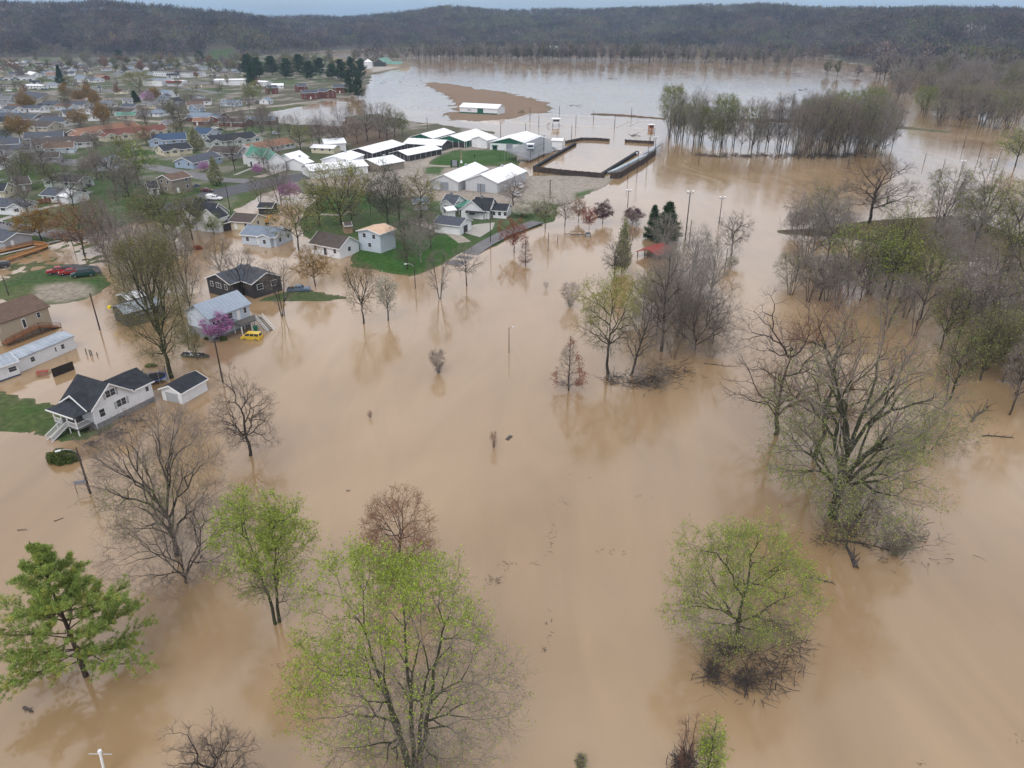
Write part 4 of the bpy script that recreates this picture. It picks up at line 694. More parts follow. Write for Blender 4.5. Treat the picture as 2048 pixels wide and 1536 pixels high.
# far bank row (nearest trees singly), then the woods as one mass
xs = np.linspace(W(838, 121)[0], W(1760, 128)[0], 120)
for i, x in enumerate(xs):
    y0 = np.interp(x, [W(838, 121)[0], W(1200, 123)[0], W(1500, 128)[0], W(1640, 137)[0], W(1770, 160)[0]], [W(838, 121)[1], W(1200, 123)[1], W(1500, 128)[1], W(1640, 137)[1], W(1770, 160)[1]])
    H = rng.uniform(25, 34); wtree(x + rng.uniform(-3, 3), y0 + rng.uniform(0, 40), H, H * rng.uniform(.2, .3), ['reedy', 'reedy', 'green', 'barevase', 'olive', 'reedy', 'pale'][rng.randint(7)], 'tall thin tree in the row lining the far side of the flooded field', 2, 'row lining the far field edge', n4=2, tw=.09, tr=.045)
for x, y in inpoly(WP([(1640, 150), (1760, 145), (2100, 120), (2150, 165), (1780, 178)]), 60, rng, 11):
    H = rng.uniform(17, 24); wtree(x, y, H, H * rng.uniform(.32, .45), ['bare', 'bare', 'green', 'olive', 'pale', 'bare'][rng.randint(6)], 'tree in the valley wood at the right, below the hill', 2, 'valley wood below the right hill', n4=2, tw=.08)
# ---- wooded hills: uncountable
def forest(name, pts, seed, hmin, hmax, tri):
    r = np.random.RandomState(seed); n = len(pts); X = pts[:, 0]; Y = pts[:, 1]; Z = np.maximum(0, terrain_h(X, Y)); H = r.uniform(hmin, hmax, n); Rr = H * r.uniform(.30, .5, n)
    N = n * tri; k = np.repeat(np.arange(n), tri); d = nrm(r.normal(size=(N, 3))); q = r.rand(N, 1) ** .45
    P = np.stack([X[k], Y[k], Z[k] + H[k] * .62], 1) + d * q * np.stack([Rr[k], Rr[k], H[k] * .38], 1)
    lumpb = .50 + 1.35 * np.clip(fbm(X / 60 + 3, Y / 120, 3) - .22, 0, .6); out = nrm(d + np.array([0, 0, .4]) + .45 * r.normal(size=(N, 3))); s = (H[k] * r.uniform(.10, .24, N))[:, None]; b_ = nrm(np.cross(out, r.normal(size=(N, 3)))) * (r.uniform(.35, .9, N))[:, None]  # lumpb: species tone, plus dark valley shading put into the crown colour
    V = np.stack([P - b_ * s * .22, P + b_ * s * .22, P + out * s + b_ * s * .1, P + out * s - b_ * s * .1], 1).reshape(-1, 3); F = np.arange(N)[:, None] * 4 + np.arange(4)
    tp = np.stack([X, Y, Z - 1], 1)[:, None] + np.array([[[0, 0, 0], [0, 0, 0]]]); tp[:, 1, 2] = Z + H * .8; tv, tf = tubes(tp, np.full(n, .28), np.full(n, .08), 3)
    cols = np.array([(.125, .098, .100), (.095, .078, .085), (.15, .122, .11), (.115, .125, .07), (.18, .175, .07), (.18, .115, .08), (.035, .06, .035), (.30, .27, .25)]); pr = [.34, .22, .18, .10, .05, .06, .03, .02]
    lump = fbm(X / 90, Y / 90, 2); ci = r.choice(len(cols), n, p=pr); cc_ = cols[ci] * .76 * (.62 + .95 * r.rand(n, 1) ** 1.3) * lumpb[:, None]; cc_ = np.where((lump > .60)[:, None] & (r.rand(n, 1) < .6), np.array((.13, .14, .07)), cc_); l3 = fbm(X / 140 + 50, Y / 140, 2); cc_ = np.where((l3 > .62)[:, None] & (r.rand(n, 1) < .6), cc_ * np.array((1.25, 1.0, .85)), cc_)
    Vc = np.repeat(cc_[k], 4, 0) * (.85 + .3 * r.rand(N, 1).repeat(4, 0)); tc_ = np.repeat(np.where((ci == 7)[:, None], (.4, .38, .34), (.07, .058, .05)), 6, 0)
    Vv, Ff = merge([(V, F), (tv, tf)]); me = mesh_np(name, Vv, Ff); C_ = np.concatenate([Vc, tc_]); a_ = me.color_attributes.new('Col', 'FLOAT_COLOR', 'POINT')
    a_.data.foreach_set('color', np.concatenate([C_, np.ones((len(C_), 1))], 1).astype(np.float32).ravel()); me.materials.append(M_FOREST); return tag(link(name, me), 'uncountable mass of mostly leafless trees covering the hills', 'woods', None, 'stuff')
M_FOREST = bpy.data.materials.new('leafless woods'); M_FOREST.use_nodes = True; n, l = M_FOREST.node_tree.nodes, M_FOREST.node_tree.links; a = n.new('ShaderNodeVertexColor'); a.layer_name = 'Col'
l.new(a.outputs[0], n['Principled BSDF'].inputs['Base Color']); n['Principled BSDF'].inputs['Roughness'].default_value = 1; n['Principled BSDF'].inputs['Specular IOR Level'].default_value = .05
rf = np.random.RandomState(5); NF = 60000; Yf = np.sqrt(rf.uniform(950 ** 2, 3400 ** 2, NF)); Xf = (rf.uniform(-.95, .95, NF)) * Yf; hh = hills(Xf, Yf)
u_ = 1024 + Xf / (Yf * CP + CAMH * SP) * F_PX; yc = np.interp(u_, UA, YC); keep = (hh > 1.5) & (Yf < yc + 60) & (np.abs(u_ - 1024) < 1350)
clear = sdist(WP([(400, 121), (418, 111), (462, 109), (490, 116), (450, 123)]), Xf, Yf) > 0; keep &= ~clear
forest('hill_woods', np.stack([Xf[keep], Yf[keep]], 1), 8, 16, 26, 40)
xv = np.random.RandomState(9).uniform(-300, 1500, 5200); yv = np.random.RandomState(10).uniform(1380, 2350, 5200); u_ = 1024 + xv / (yv * CP + CAMH * SP) * F_PX
kp = (hills(xv, yv) <= 1.5) & (u_ > 640) & (u_ < 2150) & ~((fbm(xv / 160, yv / 60, 3) > .52) & (yv > 1480)) & (yv > np.interp(u_, [640, 838, 1500, 1640, 1770, 2150], [1430, 1460, 1320, 1190, 1000, 900]) + 30)
forest('valley_woods', np.stack([xv[kp], yv[kp]], 1), 12, 15, 22, 46)['label'] = 'uncountable woods on the valley floor behind the row of tall trees'
# ---------------------------------------------------------------- buildings
_WIN = {}
def window_meshes(w, h):
    k = (round(w, 1), round(h, 1))
    if k not in _WIN:
        f = MB().box(-w / 2 - .1, w / 2 + .1, -.05, .03, -h / 2 - .1, h / 2 + .1).mesh('window', M_TRIM)
        p = MB(); g = .04
        for x0, x1 in (((-w / 2, -g), (g, w / 2)) if w > 1.5 else ((-w / 2, w / 2),)):
            p.box(x0, x1, .02, .045, -h / 2, -g / 2).box(x0, x1, .02, .045, g / 2, h / 2)
        _WIN[k] = (f, p.mesh('pane', M_GLASS))
    return _WIN[k]
class Frame:
    """local frame: s along the ridge, t across (positive towards the camera), z up"""
    def __init__(f, a, b):
        f.a = np.array(a[:2], float); f.b = np.array(b[:2], float); d = f.b - f.a; f.L = float(np.linalg.norm(d)); f.ex = d / f.L
        f.ey = np.array((-f.ex[1], f.ex[0])); f.c = (f.a + f.b) / 2
        if np.dot(f.ey, -f.c) < 0: f.ex = -f.ex; f.ey = -f.ey
        f.rz = math.atan2(f.ex[1], f.ex[0])
    def P(f, s, t): return f.c + f.ex * s + f.ey * t
def add_window(root, fr, s, t, z, side, w=1.1, h=1.2, pane_lab=None):
    """side: '+t' '-t' '+s' '-s' the way the wall faces"""
    me, pn = window_meshes(w, h); p = fr.P(s, t) - np.array(root.location[:2]); rz = {'+t': 0, '-t': math.pi, '+s': -math.pi / 2, '-s': math.pi / 2}[side] + fr.rz
    o = link('window', me, root, (p[0], p[1], z), rz); link('pane', pn, o); return o
def local_mb(fr, root, mb, name, m, bevel=0):
    """a shape given in the frame, linked under root"""
    p = fr.c - np.array(root.location[:2]); return mb.build(name, m, root, (p[0], p[1], -root.location[2]), fr.rz, bevel)
def body(root, fr, L, w, z0, hw, rise, wk, rk, oh=.45, trim=True, hip=False, wname='wall', rname='roof'):
    zw = z0 + hw; l = L / 2 - oh if L > 3 else L / 2; h2 = w / 2
    if hip:
        MBw = MB().box(-l, l, -h2, h2, z0 - 1.6, zw); local_mb(fr, root, MBw, wname, wallm(wk)); a = l + oh; bb = h2 + oh; i = max(0.3, a - bb); ze = zw - .1
        v = [(-a, -bb, ze), (a, -bb, ze), (a, bb, ze), (-a, bb, ze), (-i, 0, zw + rise), (i, 0, zw + rise), (-a, -bb, ze - .18), (a, -bb, ze - .18), (a, bb, ze - .18), (-a, bb, ze - .18)]
        local_mb(fr, root, MB().add(v, [(0, 1, 5, 4), (2, 3, 4, 5), (1, 2, 5), (3, 0, 4), (9, 8, 7, 6), (0, 6, 7, 1), (1, 7, 8, 2), (2, 8, 9, 3), (3, 9, 6, 0)]), rname, roofm(rk)); return
    prof = [(-h2, z0 - 1.6), (h2, z0 - 1.6), (h2, zw), (0, zw + rise), (-h2, zw)]
    local_mb(fr, root, MB().ext(prof, -l, l), wname, wallm(wk)); k = rise / h2; e = h2 + oh; ze = zw - k * oh; T = .17
    ro = [(-e, ze + .03), (0, zw + rise + .03), (e, ze + .03), (e, ze + .03 + T), (0, zw + rise + .03 + T), (-e, ze + .03 + T)]
    local_mb(fr, root, MB().ext(ro, -L / 2, L / 2), rname, roofm(rk))
    if trim:
        tr = [(-e - .02, ze - .03), (0, zw + rise - .03), (e + .02, ze - .03), (e + .02, ze + .06 + T), (0, zw + rise + .06 + T), (-e - .02, ze + .06 + T)]
        m = MB().ext(tr, L / 2 + .003, L / 2 + .08).ext(tr, -L / 2 - .08, -L / 2 - .003)
        m.box(-L / 2, L / 2, e + .003, e + .1, ze - .05, ze + .12 + T * .3); local_mb(fr, root, m, 'roof_trim', M_TRIM)
def building(c, r, w, hw, rise, wk, rk, label, name='house', cat='house', z0=None, wins=True, oh=.45, gables=(), door=True, hip=False, group=None, chim=False, lenmin=None, trim=True, gwin=True, wz=None):
    """ridge ends r given in crop coordinates c of the photograph"""
    z = .42 if z0 is None else z0; zr = z + hw + rise + .2
    a = W(*px(c, r[0], r[1]), zr); b = W(*px(c, r[2], r[3]), zr); fr = Frame(a, b); L = fr.L
    root = thing(name, label, cat, (fr.c[0], fr.c[1], z), 0, group); body(root, fr, L, w, z, hw, rise, wk, rk, oh, trim, hip)
    cz = z + (wz if wz else min(1.55, hw * .6)); l = L / 2 - oh
    if wins:
        n = max(1, int(L / 3.6)); cut = [(g[0] * L - L / 2, g[1]) for g in gables]
        for i in range(n):
            s = -l + (i + .5) * 2 * l / n
            if any(abs(s - (q if fr.ex @ (fr.b - fr.a) > 0 else -q)) < gw / 2 for q, gw in cut): continue
            if door and i == n // 2:
                p = fr.P(s, w / 2) - fr.c; o = MB().box(-.5, .5, -.03, .06, 0, 2.1).build('door', M_DARK if wk in ('white', 'beige') else M_TRIM, root, (p[0], p[1], .1 + max(0, cz - z - 1.6)), fr.rz); continue
            add_window(root, fr, s, w / 2, cz, '+t', *((1.7, 1.1) if i % 3 == 1 else (1.0, 1.2)))
            if hw > 4.5: add_window(root, fr, s, w / 2, cz + 2.6, '+t')
    if gwin:
        toC = -fr.c; sd = '+s' if fr.ex @ toC > 0 else '-s'; sg = 1 if sd == '+s' else -1
        for k in ((-.25, .25) if w > 8 else (0,)): add_window(root, fr, sg * l, k * w, cz, sd, 1.1, 1.2)
        if hw > 4.5:
            for k in (-.22, .22): add_window(root, fr, sg * l, k * w, cz + 2.6, sd)
    for g in gables:
        f, gw = g[0], g[1]; out = g[2] if len(g) > 2 else 1.6; flip = 1 if fr.ex @ (fr.b - fr.a) > 0 else -1; s = (f * L - L / 2) * flip
        gr = rise * min(1, gw / w) * 1.02; p0 = fr.P(s, 0); p1 = fr.P(s, w / 2 + out); f2 = Frame(p0, p1); body(root, f2, f2.L, gw, z + (.0), hw + .04, gr, wk, rk, .35, trim, False, 'gable_wing', 'gable_roof')
        sd2 = '+s' if f2.ex @ fr.ey > 0 else '-s'; add_window(root, f2, (f2.L / 2 - .35) * (1 if sd2 == '+s' else -1), 0, cz, sd2, 1.9 if gw > 4 else 1.0, 1.2)
        if hw > 4.5 and gw > 3: add_window(root, f2, (f2.L / 2 - .35) * (1 if sd2 == '+s' else -1), 0, cz + 2.7, sd2, .9, 1.2)
    if chim: local_mb(fr, root, MB().box(-.4 + L * .15, .4 + L * .15, -.4, .4, z + hw, z + hw + rise + .9), 'chimney', M_BLOCK)
    return root, fr
HS = [ # crop, ridge, width, wall height, rise, wall, roof, label, extras
 ('T1', (430, 212, 1000, 280), 22, 3.2, 4.2, 'beige', 'slate', 'long hall with a broad slate roof and white gable end facing the street', {}),
 ('T1', (860, 410, 1250, 420), 13, 2.6, 2.0, 'grey', 'slate', 'low slate-roofed house just below the broad hall', dict(hip=True)),
 ('T1', (1370, 425, 1810, 432), 13, 2.6, 2.2, 'white', 'slate', 'white-walled house with slate roof near the small dark spruce', {}),
 ('T1', (470, 508, 900, 515), 10, 2.6, 1.8, 'white', 'slate', 'white bungalow behind the white boat in the driveway', {}),
 ('T1', (10, 440, 290, 452), 9, 2.6, 1.8, 'white', 'grey', 'white cottage at the left edge below the green verge', dict(gables=((.3, 5),))),
 ('T1', (120, 530, 380, 545), 9, 2.6, 1.8, 'white', 'slate', 'white cottage beside the red awning at the left edge', {}),
 ('T1', (-160, 655, 800, 690), 14, 2.7, 2.6, 'grey', 'slate', 'long slate-roofed row house reaching the left edge, pale gable at its right end', {}),
 ('T1', (890, 735, 1440, 755), 13, 2.7, 2.4, 'white', 'slate', 'slate-roofed home with two roof vents next to the round amber tree', {}),
 ('T1', (1250, 605, 1520, 590), 10, 2.8, 2.2, 'white', 'slate', 'small bright white gabled house above the round amber tree', {}),
 ('T1', (1790, 560, 1960, 545), 9, 2.7, 2.0, 'white', 'umber', 'white gabled house squeezed between the two amber trees', {}),
 ('T1', (1900, 700, 2000, 660), 8, 2.6, 1.6, 'white', 'slate', 'small white annex between the two amber trees', {}),
 ('T1', (-260, 770, 130, 745), 11, 2.8, 2.4, 'cream', 'black', 'cream gabled house cut off by the left edge, behind the wide amber tree', {}),
 ('T1', (380, 820, 1120, 845), 13, 2.8, 2.5, 'beige', 'umber', 'beige gabled home with brown roof right of the wide amber tree', dict(gables=((.6, 5),))),
 ('T1', (-260, 985, 30, 1000), 11, 2.8, 2.3, 'blue', 'bluegrey', 'blue gabled home cut off by the left edge', {}),
 ('T1', (480, 1075, 1300, 1037), 14, 2.7, 2.4, 'grey', 'slate', 'long slate-roofed row home with white eaves, below the beige home', dict(gables=((.62, 5),))),
 ('T2', (-170, 1010, 1070, 838), 14, 2.7, 2.6, 'beige', 'orange', 'longest row home, with a faded orange-brown roof', dict(gables=((.02, 8, 2),))),
 ('T2', (430, 1022, 1700, 898), 14, 2.7, 2.7, 'cream', 'red', 'row home with a brick-red roof and four white front gables', dict(gables=((.04, 8, 2), (.24, 6, 3), (.52, 7, 2), (.70, 6, 2), (.96, 7, 2)))),
 ('T1', (620, 1200, 1850, 1120), 14, 2.7, 2.6, 'white', 'umber', 'white row home with grey-brown roof behind bare branches', dict(gables=((.25, 7, 2), (.60, 7, 2)))),
 ('T1', (-200, 1200, 400, 1170), 13, 2.7, 2.3, 'blue', 'slate', 'pale blue home at the left edge behind the grey bare tree', {}),
 ('T2', (1450, 1105, 2160, 1070), 13, 2.8, 2.6, 'blue', 'blue', 'light blue home with a deep blue roof', dict(gables=((.12, 7, 2.5),))),
 ('T3', (545, 965, 900, 988), 12, 2.8, 2.4, 'paleblue', 'blue', 'second deep-blue-roofed home, behind the conical pear tree', dict(gables=((.25, 5),))),
 ('T3', (-260, 1330, 350, 1268), 12, 2.6, 2.2, 'cream', 'black', 'cream yellow home with a dark roof below the light blue one', dict(gables=((.35, 5, 2),))),
 ('T3', (740, 1140, 1690, 1050), 12, 2.7, 2.6, 'mint', 'black', 'long pale green home with dark roof and two gable fronts', dict(gables=((.06, 6, 3), (.55, 6, 3), (.95, 6, 2)))),
 ('T6', (960, 198, 1400, 125), 12, 2.7, 2.1, 'white', 'orange', 'white row home with a tan-brown roof behind the green-roofed farmhouse', {}),
 ('T6', (325, 333, 640, 268), 11, 2.7, 2.0, 'blue', 'slate', 'pale blue bungalow left of the tall pear tree', {}),
 ('T6', (650, 213, 950, 222), 12, 2.7, 2.0, 'grey', 'umber', 'grey house with brown roof left of the green-roofed farmhouse', {}),
 ('T2', (1650, 455, 1330, 430), 9, 2.6, 1.8, 'cream', 'grey', 'cream house with carport below the purple redbud', {}),
 ('T2', (1330, 230, 1560, 205), 16, 2.8, 4.5, 'white', 'slate', 'white chapel-like building with a steep gable beside the purple redbud', {}),
 ('T2', (1580, 195, 1900, 205), 14, 3.0, 3.0, 'white', 'bluegrey', 'white house with many gables right of the chapel-like building', dict(gables=((.3, 6, 2), (.75, 6, 2)))),
 ('T2', (1680, 290, 1790, 270), 6, 5.0, 1.8, 'blue', 'slate', 'narrow two-storey dark blue house', {}),
 ('T2', (1820, 370, 2040, 350), 11, 3, 2.4, 'grey', 'black', 'dark-roofed house behind the spreading dark tree', {}),
 ('T2', (1390, 590, 1720, 600), 12, 2.6, 1.8, 'white', 'bluegrey', 'low white house with a grey hipped roof on a green lawn', dict(hip=True)),
 ('T2', (740, 660, 1150, 650), 9, 2.5, 1.6, 'beige', 'green', 'low house with a faded green metal roof', {}),
 ('T2', (850, 370, 1060, 360), 9, 2.5, 1.8, 'white', 'grey', 'small white house left of the cream house with carport', {}),
 ('T2', (1750, 805, 1980, 815), 13, 2.7, 1.8, 'tan', 'grey', 'long tan shed with a flat grey roof behind the red-roofed row home', {}),
 ('T2', (700, 190, 1000, 185), 9, 3.0, .8, 'cream', 'umber', 'low pale apartment row behind the purple redbud', {}),
 ('T2', (340, 115, 420, 112), 9, 2.8, 2.2, 'white', 'slate', 'small white gabled house beside the rusty narrow tree', {}),
 ('T1', (1400, 215, 1900, 190), 11, 2.6, 2.0, 'grey', 'black', 'grey house with a black roof and bay gables behind the tan yard', dict(gables=((.08, 5), (.4, 6)))),
 ('T1', (540, 85, 920, 95), 8, 2.9, .7, 'white', 'metal', 'long low white building with a row of parked cars in front', {}),
 ('T1', (1020, 55, 1180, 60), 8, 3, 1.4, 'white', 'bluegrey', 'white garage right of the long low white building', {}),
 ('T1', (590, 10, 820, 5), 9, 3, 3.0, 'white', 'black', 'white double-gabled house above the long low white building', dict(gables=((.25, 5), (.8, 5)))),
 ('T1', (0, 85, 340, 90), 11, 2.8, .8, 'beige', 'umber', 'flat brown-roofed shop at the left edge by the car park', {}),
 ('T1', (380, 90, 500, 80), 8, 3, 2.2, 'beige', 'grey', 'beige house between flat-roofed shop and long white building', {}),
 ('T3', (420, 660, 1080, 672), 15, 2.8, 2.2, 'brick', 'bluegrey', 'brick building with a pale slate roof and white gable trim', dict(gables=((.88, 8, 3),))),
 ('T3', (480, 770, 820, 765), 9, 2.6, 1.6, 'brick', 'orange', 'low brick wing with an orange-brown roof', {}),
 ('T3', (1080, 775, 1600, 790), 12, 2.7, 1.6, 'brick', 'umber', 'dark brick row home behind the slender bare trees', {}),
 ('T3', (1560, 740, 2180, 735), 11, 2.7, 1.8, 'brick', 'bluegrey', 'long brick row home at the edge of the field', {}),
 ('T3', (1080, 400, 1400, 410), 10, 2.6, 1.8, 'paleblue', 'bluegrey', 'pale blue house at the bend of the pale lane', {}),
 ('T3', (440, 500, 620, 480), 9, 2.8, 2.2, 'blue', 'grey', 'blue-grey gabled house by the lane behind bare trees', {}),
 ('T3', (1900, 370, 2010, 350), 8, 2.7, 2.0, 'white', 'bluegrey', 'small white gabled house by the field lane', {}),
 ('T3', (1450, 380, 1780, 385), 9, 2.6, 1.2, 'taupe', 'umber', 'low brown building right of the pale blue lane house', {}),
 ('B', (1370, 455, 1520, 450), 10, 5.4, 1.9, 'brick', 'slate', 'two-storey brick apartment block nearest the field, long side to the lawn', {}),
 ('B', (1560, 436, 1640, 448), 10, 5.4, 1.9, 'brick', 'slate', 'brick apartment block with its blank gable end facing the lawn', dict(wins=False)),
 ('B', (1660, 405, 1780, 403), 10, 5.4, 1.9, 'brick', 'slate', 'rightmost two-storey brick apartment block beside the two dark pines', {}),
 ('B', (1325, 397, 1415, 393), 10, 5.4, 1.9, 'brick', 'slate', 'farthest two-storey brick apartment block', {}),
 ('B', (1050, 412, 1150, 408), 10, 5.4, 1.9, 'brick', 'slate', 'leftmost two-storey brick apartment block beside the bright green tree', {}),
 ('B', (1100, 395, 1215, 393), 9, 3, 1.6, 'white', 'metal', 'white metal shed behind the leftmost brick block', {}),
 ('B', (985, 368, 1085, 372), 9, 4, .8, 'white', 'metal', 'white flat shed beside the bright green tree', {}),
 ('B', (0, 348, 180, 352), 26, 6.0, .5, 'white', 'bluegrey', 'blank white commercial block with a red awning at its side', dict(wins=False, gwin=False, door=False)),
 ('B', (100, 272, 430, 285), 26, 5.5, .8, 'white', 'umber', 'white commercial block with a dark brown roof', dict(door=False)),
 ('B', (590, 356, 880, 352), 22, 5.0, .4, 'white', 'metal', 'long pale warehouse right of the commercial blocks', dict(wins=False, gwin=False, door=False)),
 ('B', (290, 390, 620, 380), 14, 3.4, .8, 'tan', 'grey', 'low brown strip of shops with a grey roof', {}),
 ('B', (550, 232, 640, 228), 12, 3.0, 2.0, 'white', 'bluegrey', 'blue-roofed house behind the commercial blocks', {}),
 ('B', (350, 205, 470, 203), 12, 3.0, 2.0, 'grey', 'umber', 'dark-roofed house below the green hillside clearing', {}),
 ('B', (0, 215, 90, 212), 12, 2.8, 2.0, 'grey', 'slate', 'grey house left of the commercial blocks at the hill foot', {}),
 ('B', (740, 265, 850, 262), 14, 3.0, 1.6, 'grey', 'bluegrey', 'grey-roofed house left of the pine grove', {}),
 ('B', (640, 285, 740, 290), 12, 2.8, 1.6, 'beige', 'umber', 'brown-roofed house in front of the grey-roofed one', {}),
 ('F0', (230, 618, 295, 615), 10, 3, 2.2, 'white', 'bluegrey', 'white house with blue roof high at the hill foot', {}),
 ('F0', (20, 632, 80, 634), 10, 3, 2, 'grey', 'bluegrey', 'pale grey house at the hill foot near the left edge', {}),
 ('F0', (95, 636, 185, 640), 11, 3, 1.6, 'white', 'metal', 'white-roofed long house at the hill foot', {}),
 ('F0', (300, 728, 370, 740), 11, 3, 2.6, 'white', 'metal', 'bright white gabled house above the car park', {}),
 ('F0', (80, 735, 190, 732), 11, 3, 2.2, 'grey', 'slate', 'slate-roofed house above the car park', {}),
 ('F0', (430, 712, 520, 715), 11, 3, 2, 'white', 'slate', 'white house above the orange-roofed one', {}),
 ('F0', (470, 745, 590, 742), 11, 3, 2.2, 'brick', 'orange', 'orange-roofed house left of the lone dark spruce', {}),
 ('F0', (655, 688, 730, 690), 10, 3, 2, 'white', 'black', 'white house below the white-blossomed round tree', {}),
 ('F0', (800, 785, 860, 788), 10, 3, 2, 'white', 'bluegrey', 'small white house right of the lone dark spruce', {}),
 ('F0', (920, 785, 1020, 790), 11, 3, 2.2, 'white', 'bluegrey', 'white gabled house between bare trees in the back row', {}),
 ('F0', (985, 765, 1080, 768), 11, 3, 1.8, 'red', 'orange', 'red-roofed house in the back row', {}),
 ('F0', (1360, 605, 1480, 608), 12, 3, 1.6, 'taupe', 'grey', 'grey-brown house alone at the hill foot', {}),
 ('F0', (1550, 678, 1640, 676), 11, 3, 2, 'white', 'slate', 'white-walled slate house above the long green lawn', {}),
 ('F0', (1940, 650, 2010, 655), 10, 3, 2, 'white', 'umber', 'brown-roofed white-gabled house at the hill foot', {}),
 ('F0', (830, 655, 900, 670), 11, 3, 2, 'grey', 'slate', 'grey house among trees behind the blossomed round tree', {}),
 ('F0', (760, 842, 820, 846), 10, 3, 2, 'cream', 'grey', 'pale yellow house in the middle of the back rows', {}),
 ('F0', (1850, 345, 2010, 342), 18, 4, 2, 'white', 'grey', 'long white lodge in the wooded hillside', {}),
 ('T5', (-60, 855, 90, 850), 9, 3, 2, 'cream', 'black', 'cream gabled house with a round vent at the left edge', {}),
 ('T5', (130, 790, 330, 770), 9, 2.8, 2, 'taupe', 'umber', 'grey-brown house behind garden trees near the left edge', {}),
 ('T5', (640, 745, 990, 768), 8.5, 2.7, 1.7, 'mint', 'black', 'long grey-white bungalow with a dark roof by the side street', dict(gables=((.04, 5, .8),))),
 ('T5', (560, 900, 760, 912), 9, 2.7, 1.8, 'white', 'slate', 'white house with attached white-roofed garage and cars outside', {}),
 ('T5', (-260, 1012, 300, 1038), 9, 2.7, 1.9, 'white', 'slate', 'white bungalow with a blue front door at the left edge', dict(gables=((.98, 6, .6),))),
 ('T5', (1700, 835, 1830, 822), 7, 2.8, 1.9, 'white', 'black', 'small white gabled cottage left of the tan two-storey house', {}),
 ('T6', (125, 512, 345, 470), 8, 5.4, 1.5, 'taupe', 'brown', 'taupe two-storey house with a brown roof beside the parking lot', {}),
 ('T6', (870, 895, 1105, 912), 8, 2.7, 1.6, 'cream', 'umber', 'cream cottage with a dark brown roof by the pond', dict(z0=.2)),
 ('T6', (1120, 790, 1280, 792), 6, 2.3, 1.0, 'dark', 'black', 'small black-roofed shed at the pond edge', dict(name='shed', cat='shed', wins=False, gwin=False, z0=.1)),
 ('T6', (1000, 1018, 1372, 1048), 9, 2.9, 1.7, 'paleblue', 'bluegrey', 'pale blue cottage with a blue-grey roof, water at its walls', dict(z0=.05, gables=((.72, 4, 1.6),))),
 ('T6', (1720, 1085, 2040, 1142), 8, 2.9, 2.3, 'white', 'umber', 'white gabled house with a dark brown roof, beside the amber tree', dict(z0=.2)),
 ('G', (400, 572, 650, 487), 8, 5.6, .9, 'paleblue', 'plywood', 'tall pale shed with a bare plywood roof', dict(name='outbuilding', cat='shed', wins=False)),
 ('G', (45, 468, 160, 458), 3.5, 2.6, .6, 'wood', 'umber', 'little board shed behind the plywood-roofed one', dict(name='shed', cat='shed', wins=False, gwin=False)),
 ('G', (1450, 362, 1850, 408), 8, 3.0, 1.5, 'white', 'slate', 'white garage with a slate roof facing the road', dict(name='garage', cat='garage', wins=False, door=False, gwin=False)),
 ('S7', (1230, 135, 1370, 150), 8, 2.9, 2.3, 'white', 'slate', 'white cottage with a slate roof left of the carport house', dict(gables=((.5, 5, 1.2),), chim=True)),
 ('S7', (1205, 262, 1300, 250), 4.5, 2.7, .7, 'white', 'metal', 'little white shed in front of the slate-roofed cottage', dict(name='shed', cat='shed', wins=False)),
 ('S7', (900, 165, 1060, 160), 7, 2.5, 1.3, 'grey', 'bluegrey', 'pale trailer home behind the yellow-green tree', dict(name='trailer', cat='trailer home')),
 ('C2', (401, 300, 442, 291), 16, 6, 5, 'olive', 'green', 'farm barn with a steep green roof beside the grain bin', dict(name='barn', cat='barn', wins=False, gwin=False, door=False)),
 ('C2', (455, 312, 535, 316), 20, 4, 3, 'tan', 'green', 'long low tan farm shed with a green roof', dict(name='barn', cat='barn', wins=False, gwin=False, door=False)),
 ('C2', (320, 312, 335, 310), 12, 4, 3, 'white', 'metal', 'small white farm building left of the grain bin', dict(name='barn', cat='barn', wins=False, gwin=False, door=False)),
 ('C2', (657, 208, 690, 207), 14, 4, 3, 'white', 'metal', 'white-roofed barn far off beyond the flooded field, left one', dict(name='barn', cat='barn', wins=False, gwin=False, door=False)),
 ('C2', (1275, 232, 1318, 233), 14, 4, 2, 'white', 'metal', 'low white-roofed barn beyond the far tree row', dict(name='barn', cat='barn', wins=False, gwin=False, door=False)),
 ('C2', (1385, 212, 1420, 212), 14, 6, 3, 'white', 'metal', 'tall white-roofed barn beyond the far tree row', dict(name='barn', cat='barn', wins=False, gwin=False, door=False)),
 ('C2', (1450, 226, 1480, 227), 14, 4, 2, 'white', 'metal', 'rightmost small white roof beyond the far tree row', dict(name='barn', cat='barn', wins=False, gwin=False, door=False)),
]
B_ = {}
for c, r, w, hw, ri, wk, rk, lab, ex in HS: B_[lab] = building(c, r, w, hw, ri, wk, rk, lab, **ex)
def gable_door(root, fr, L, w, oh, z, wid, h, m=M_GREYDOOR, name='garage_door', off=0.0, side=None):
    sg = side or (1 if fr.ex @ (-fr.c) > 0 else -1); l = (L / 2 - oh) * sg
    mb = MB().box(min(l, l + .06 * sg), max(l, l + .06 * sg), off - wid / 2, off + wid / 2, z, z + h); return local_mb(fr, root, mb, name, m)
r_, f_ = B_['white garage with a slate roof facing the road']; gable_door(r_, f_, f_.L, 8, .45, .45, 2.6, 2.3, M_DARK)
r_, f_ = B_['white house with attached white-roofed garage and cars outside']
f2 = Frame(W(*px('T5', 765, 912), 5.0), W(*px('T5', 900, 935), 5.0)); body(r_, f2, f2.L, 8, .42, 2.6, 1.4, 'white', 'metal', .3, True, False, 'garage_wall', 'garage_roof')
r_, f_ = B_['blank white commercial block with a red awning at its side']; p = W(*px('B', 225, 425)); MB().box(-8, 8, -7, 7, 0, 5).build('annex', wallm('white'), r_, (p[0] - r_.location[0], p[1] + 8 - r_.location[1], 0), 0)
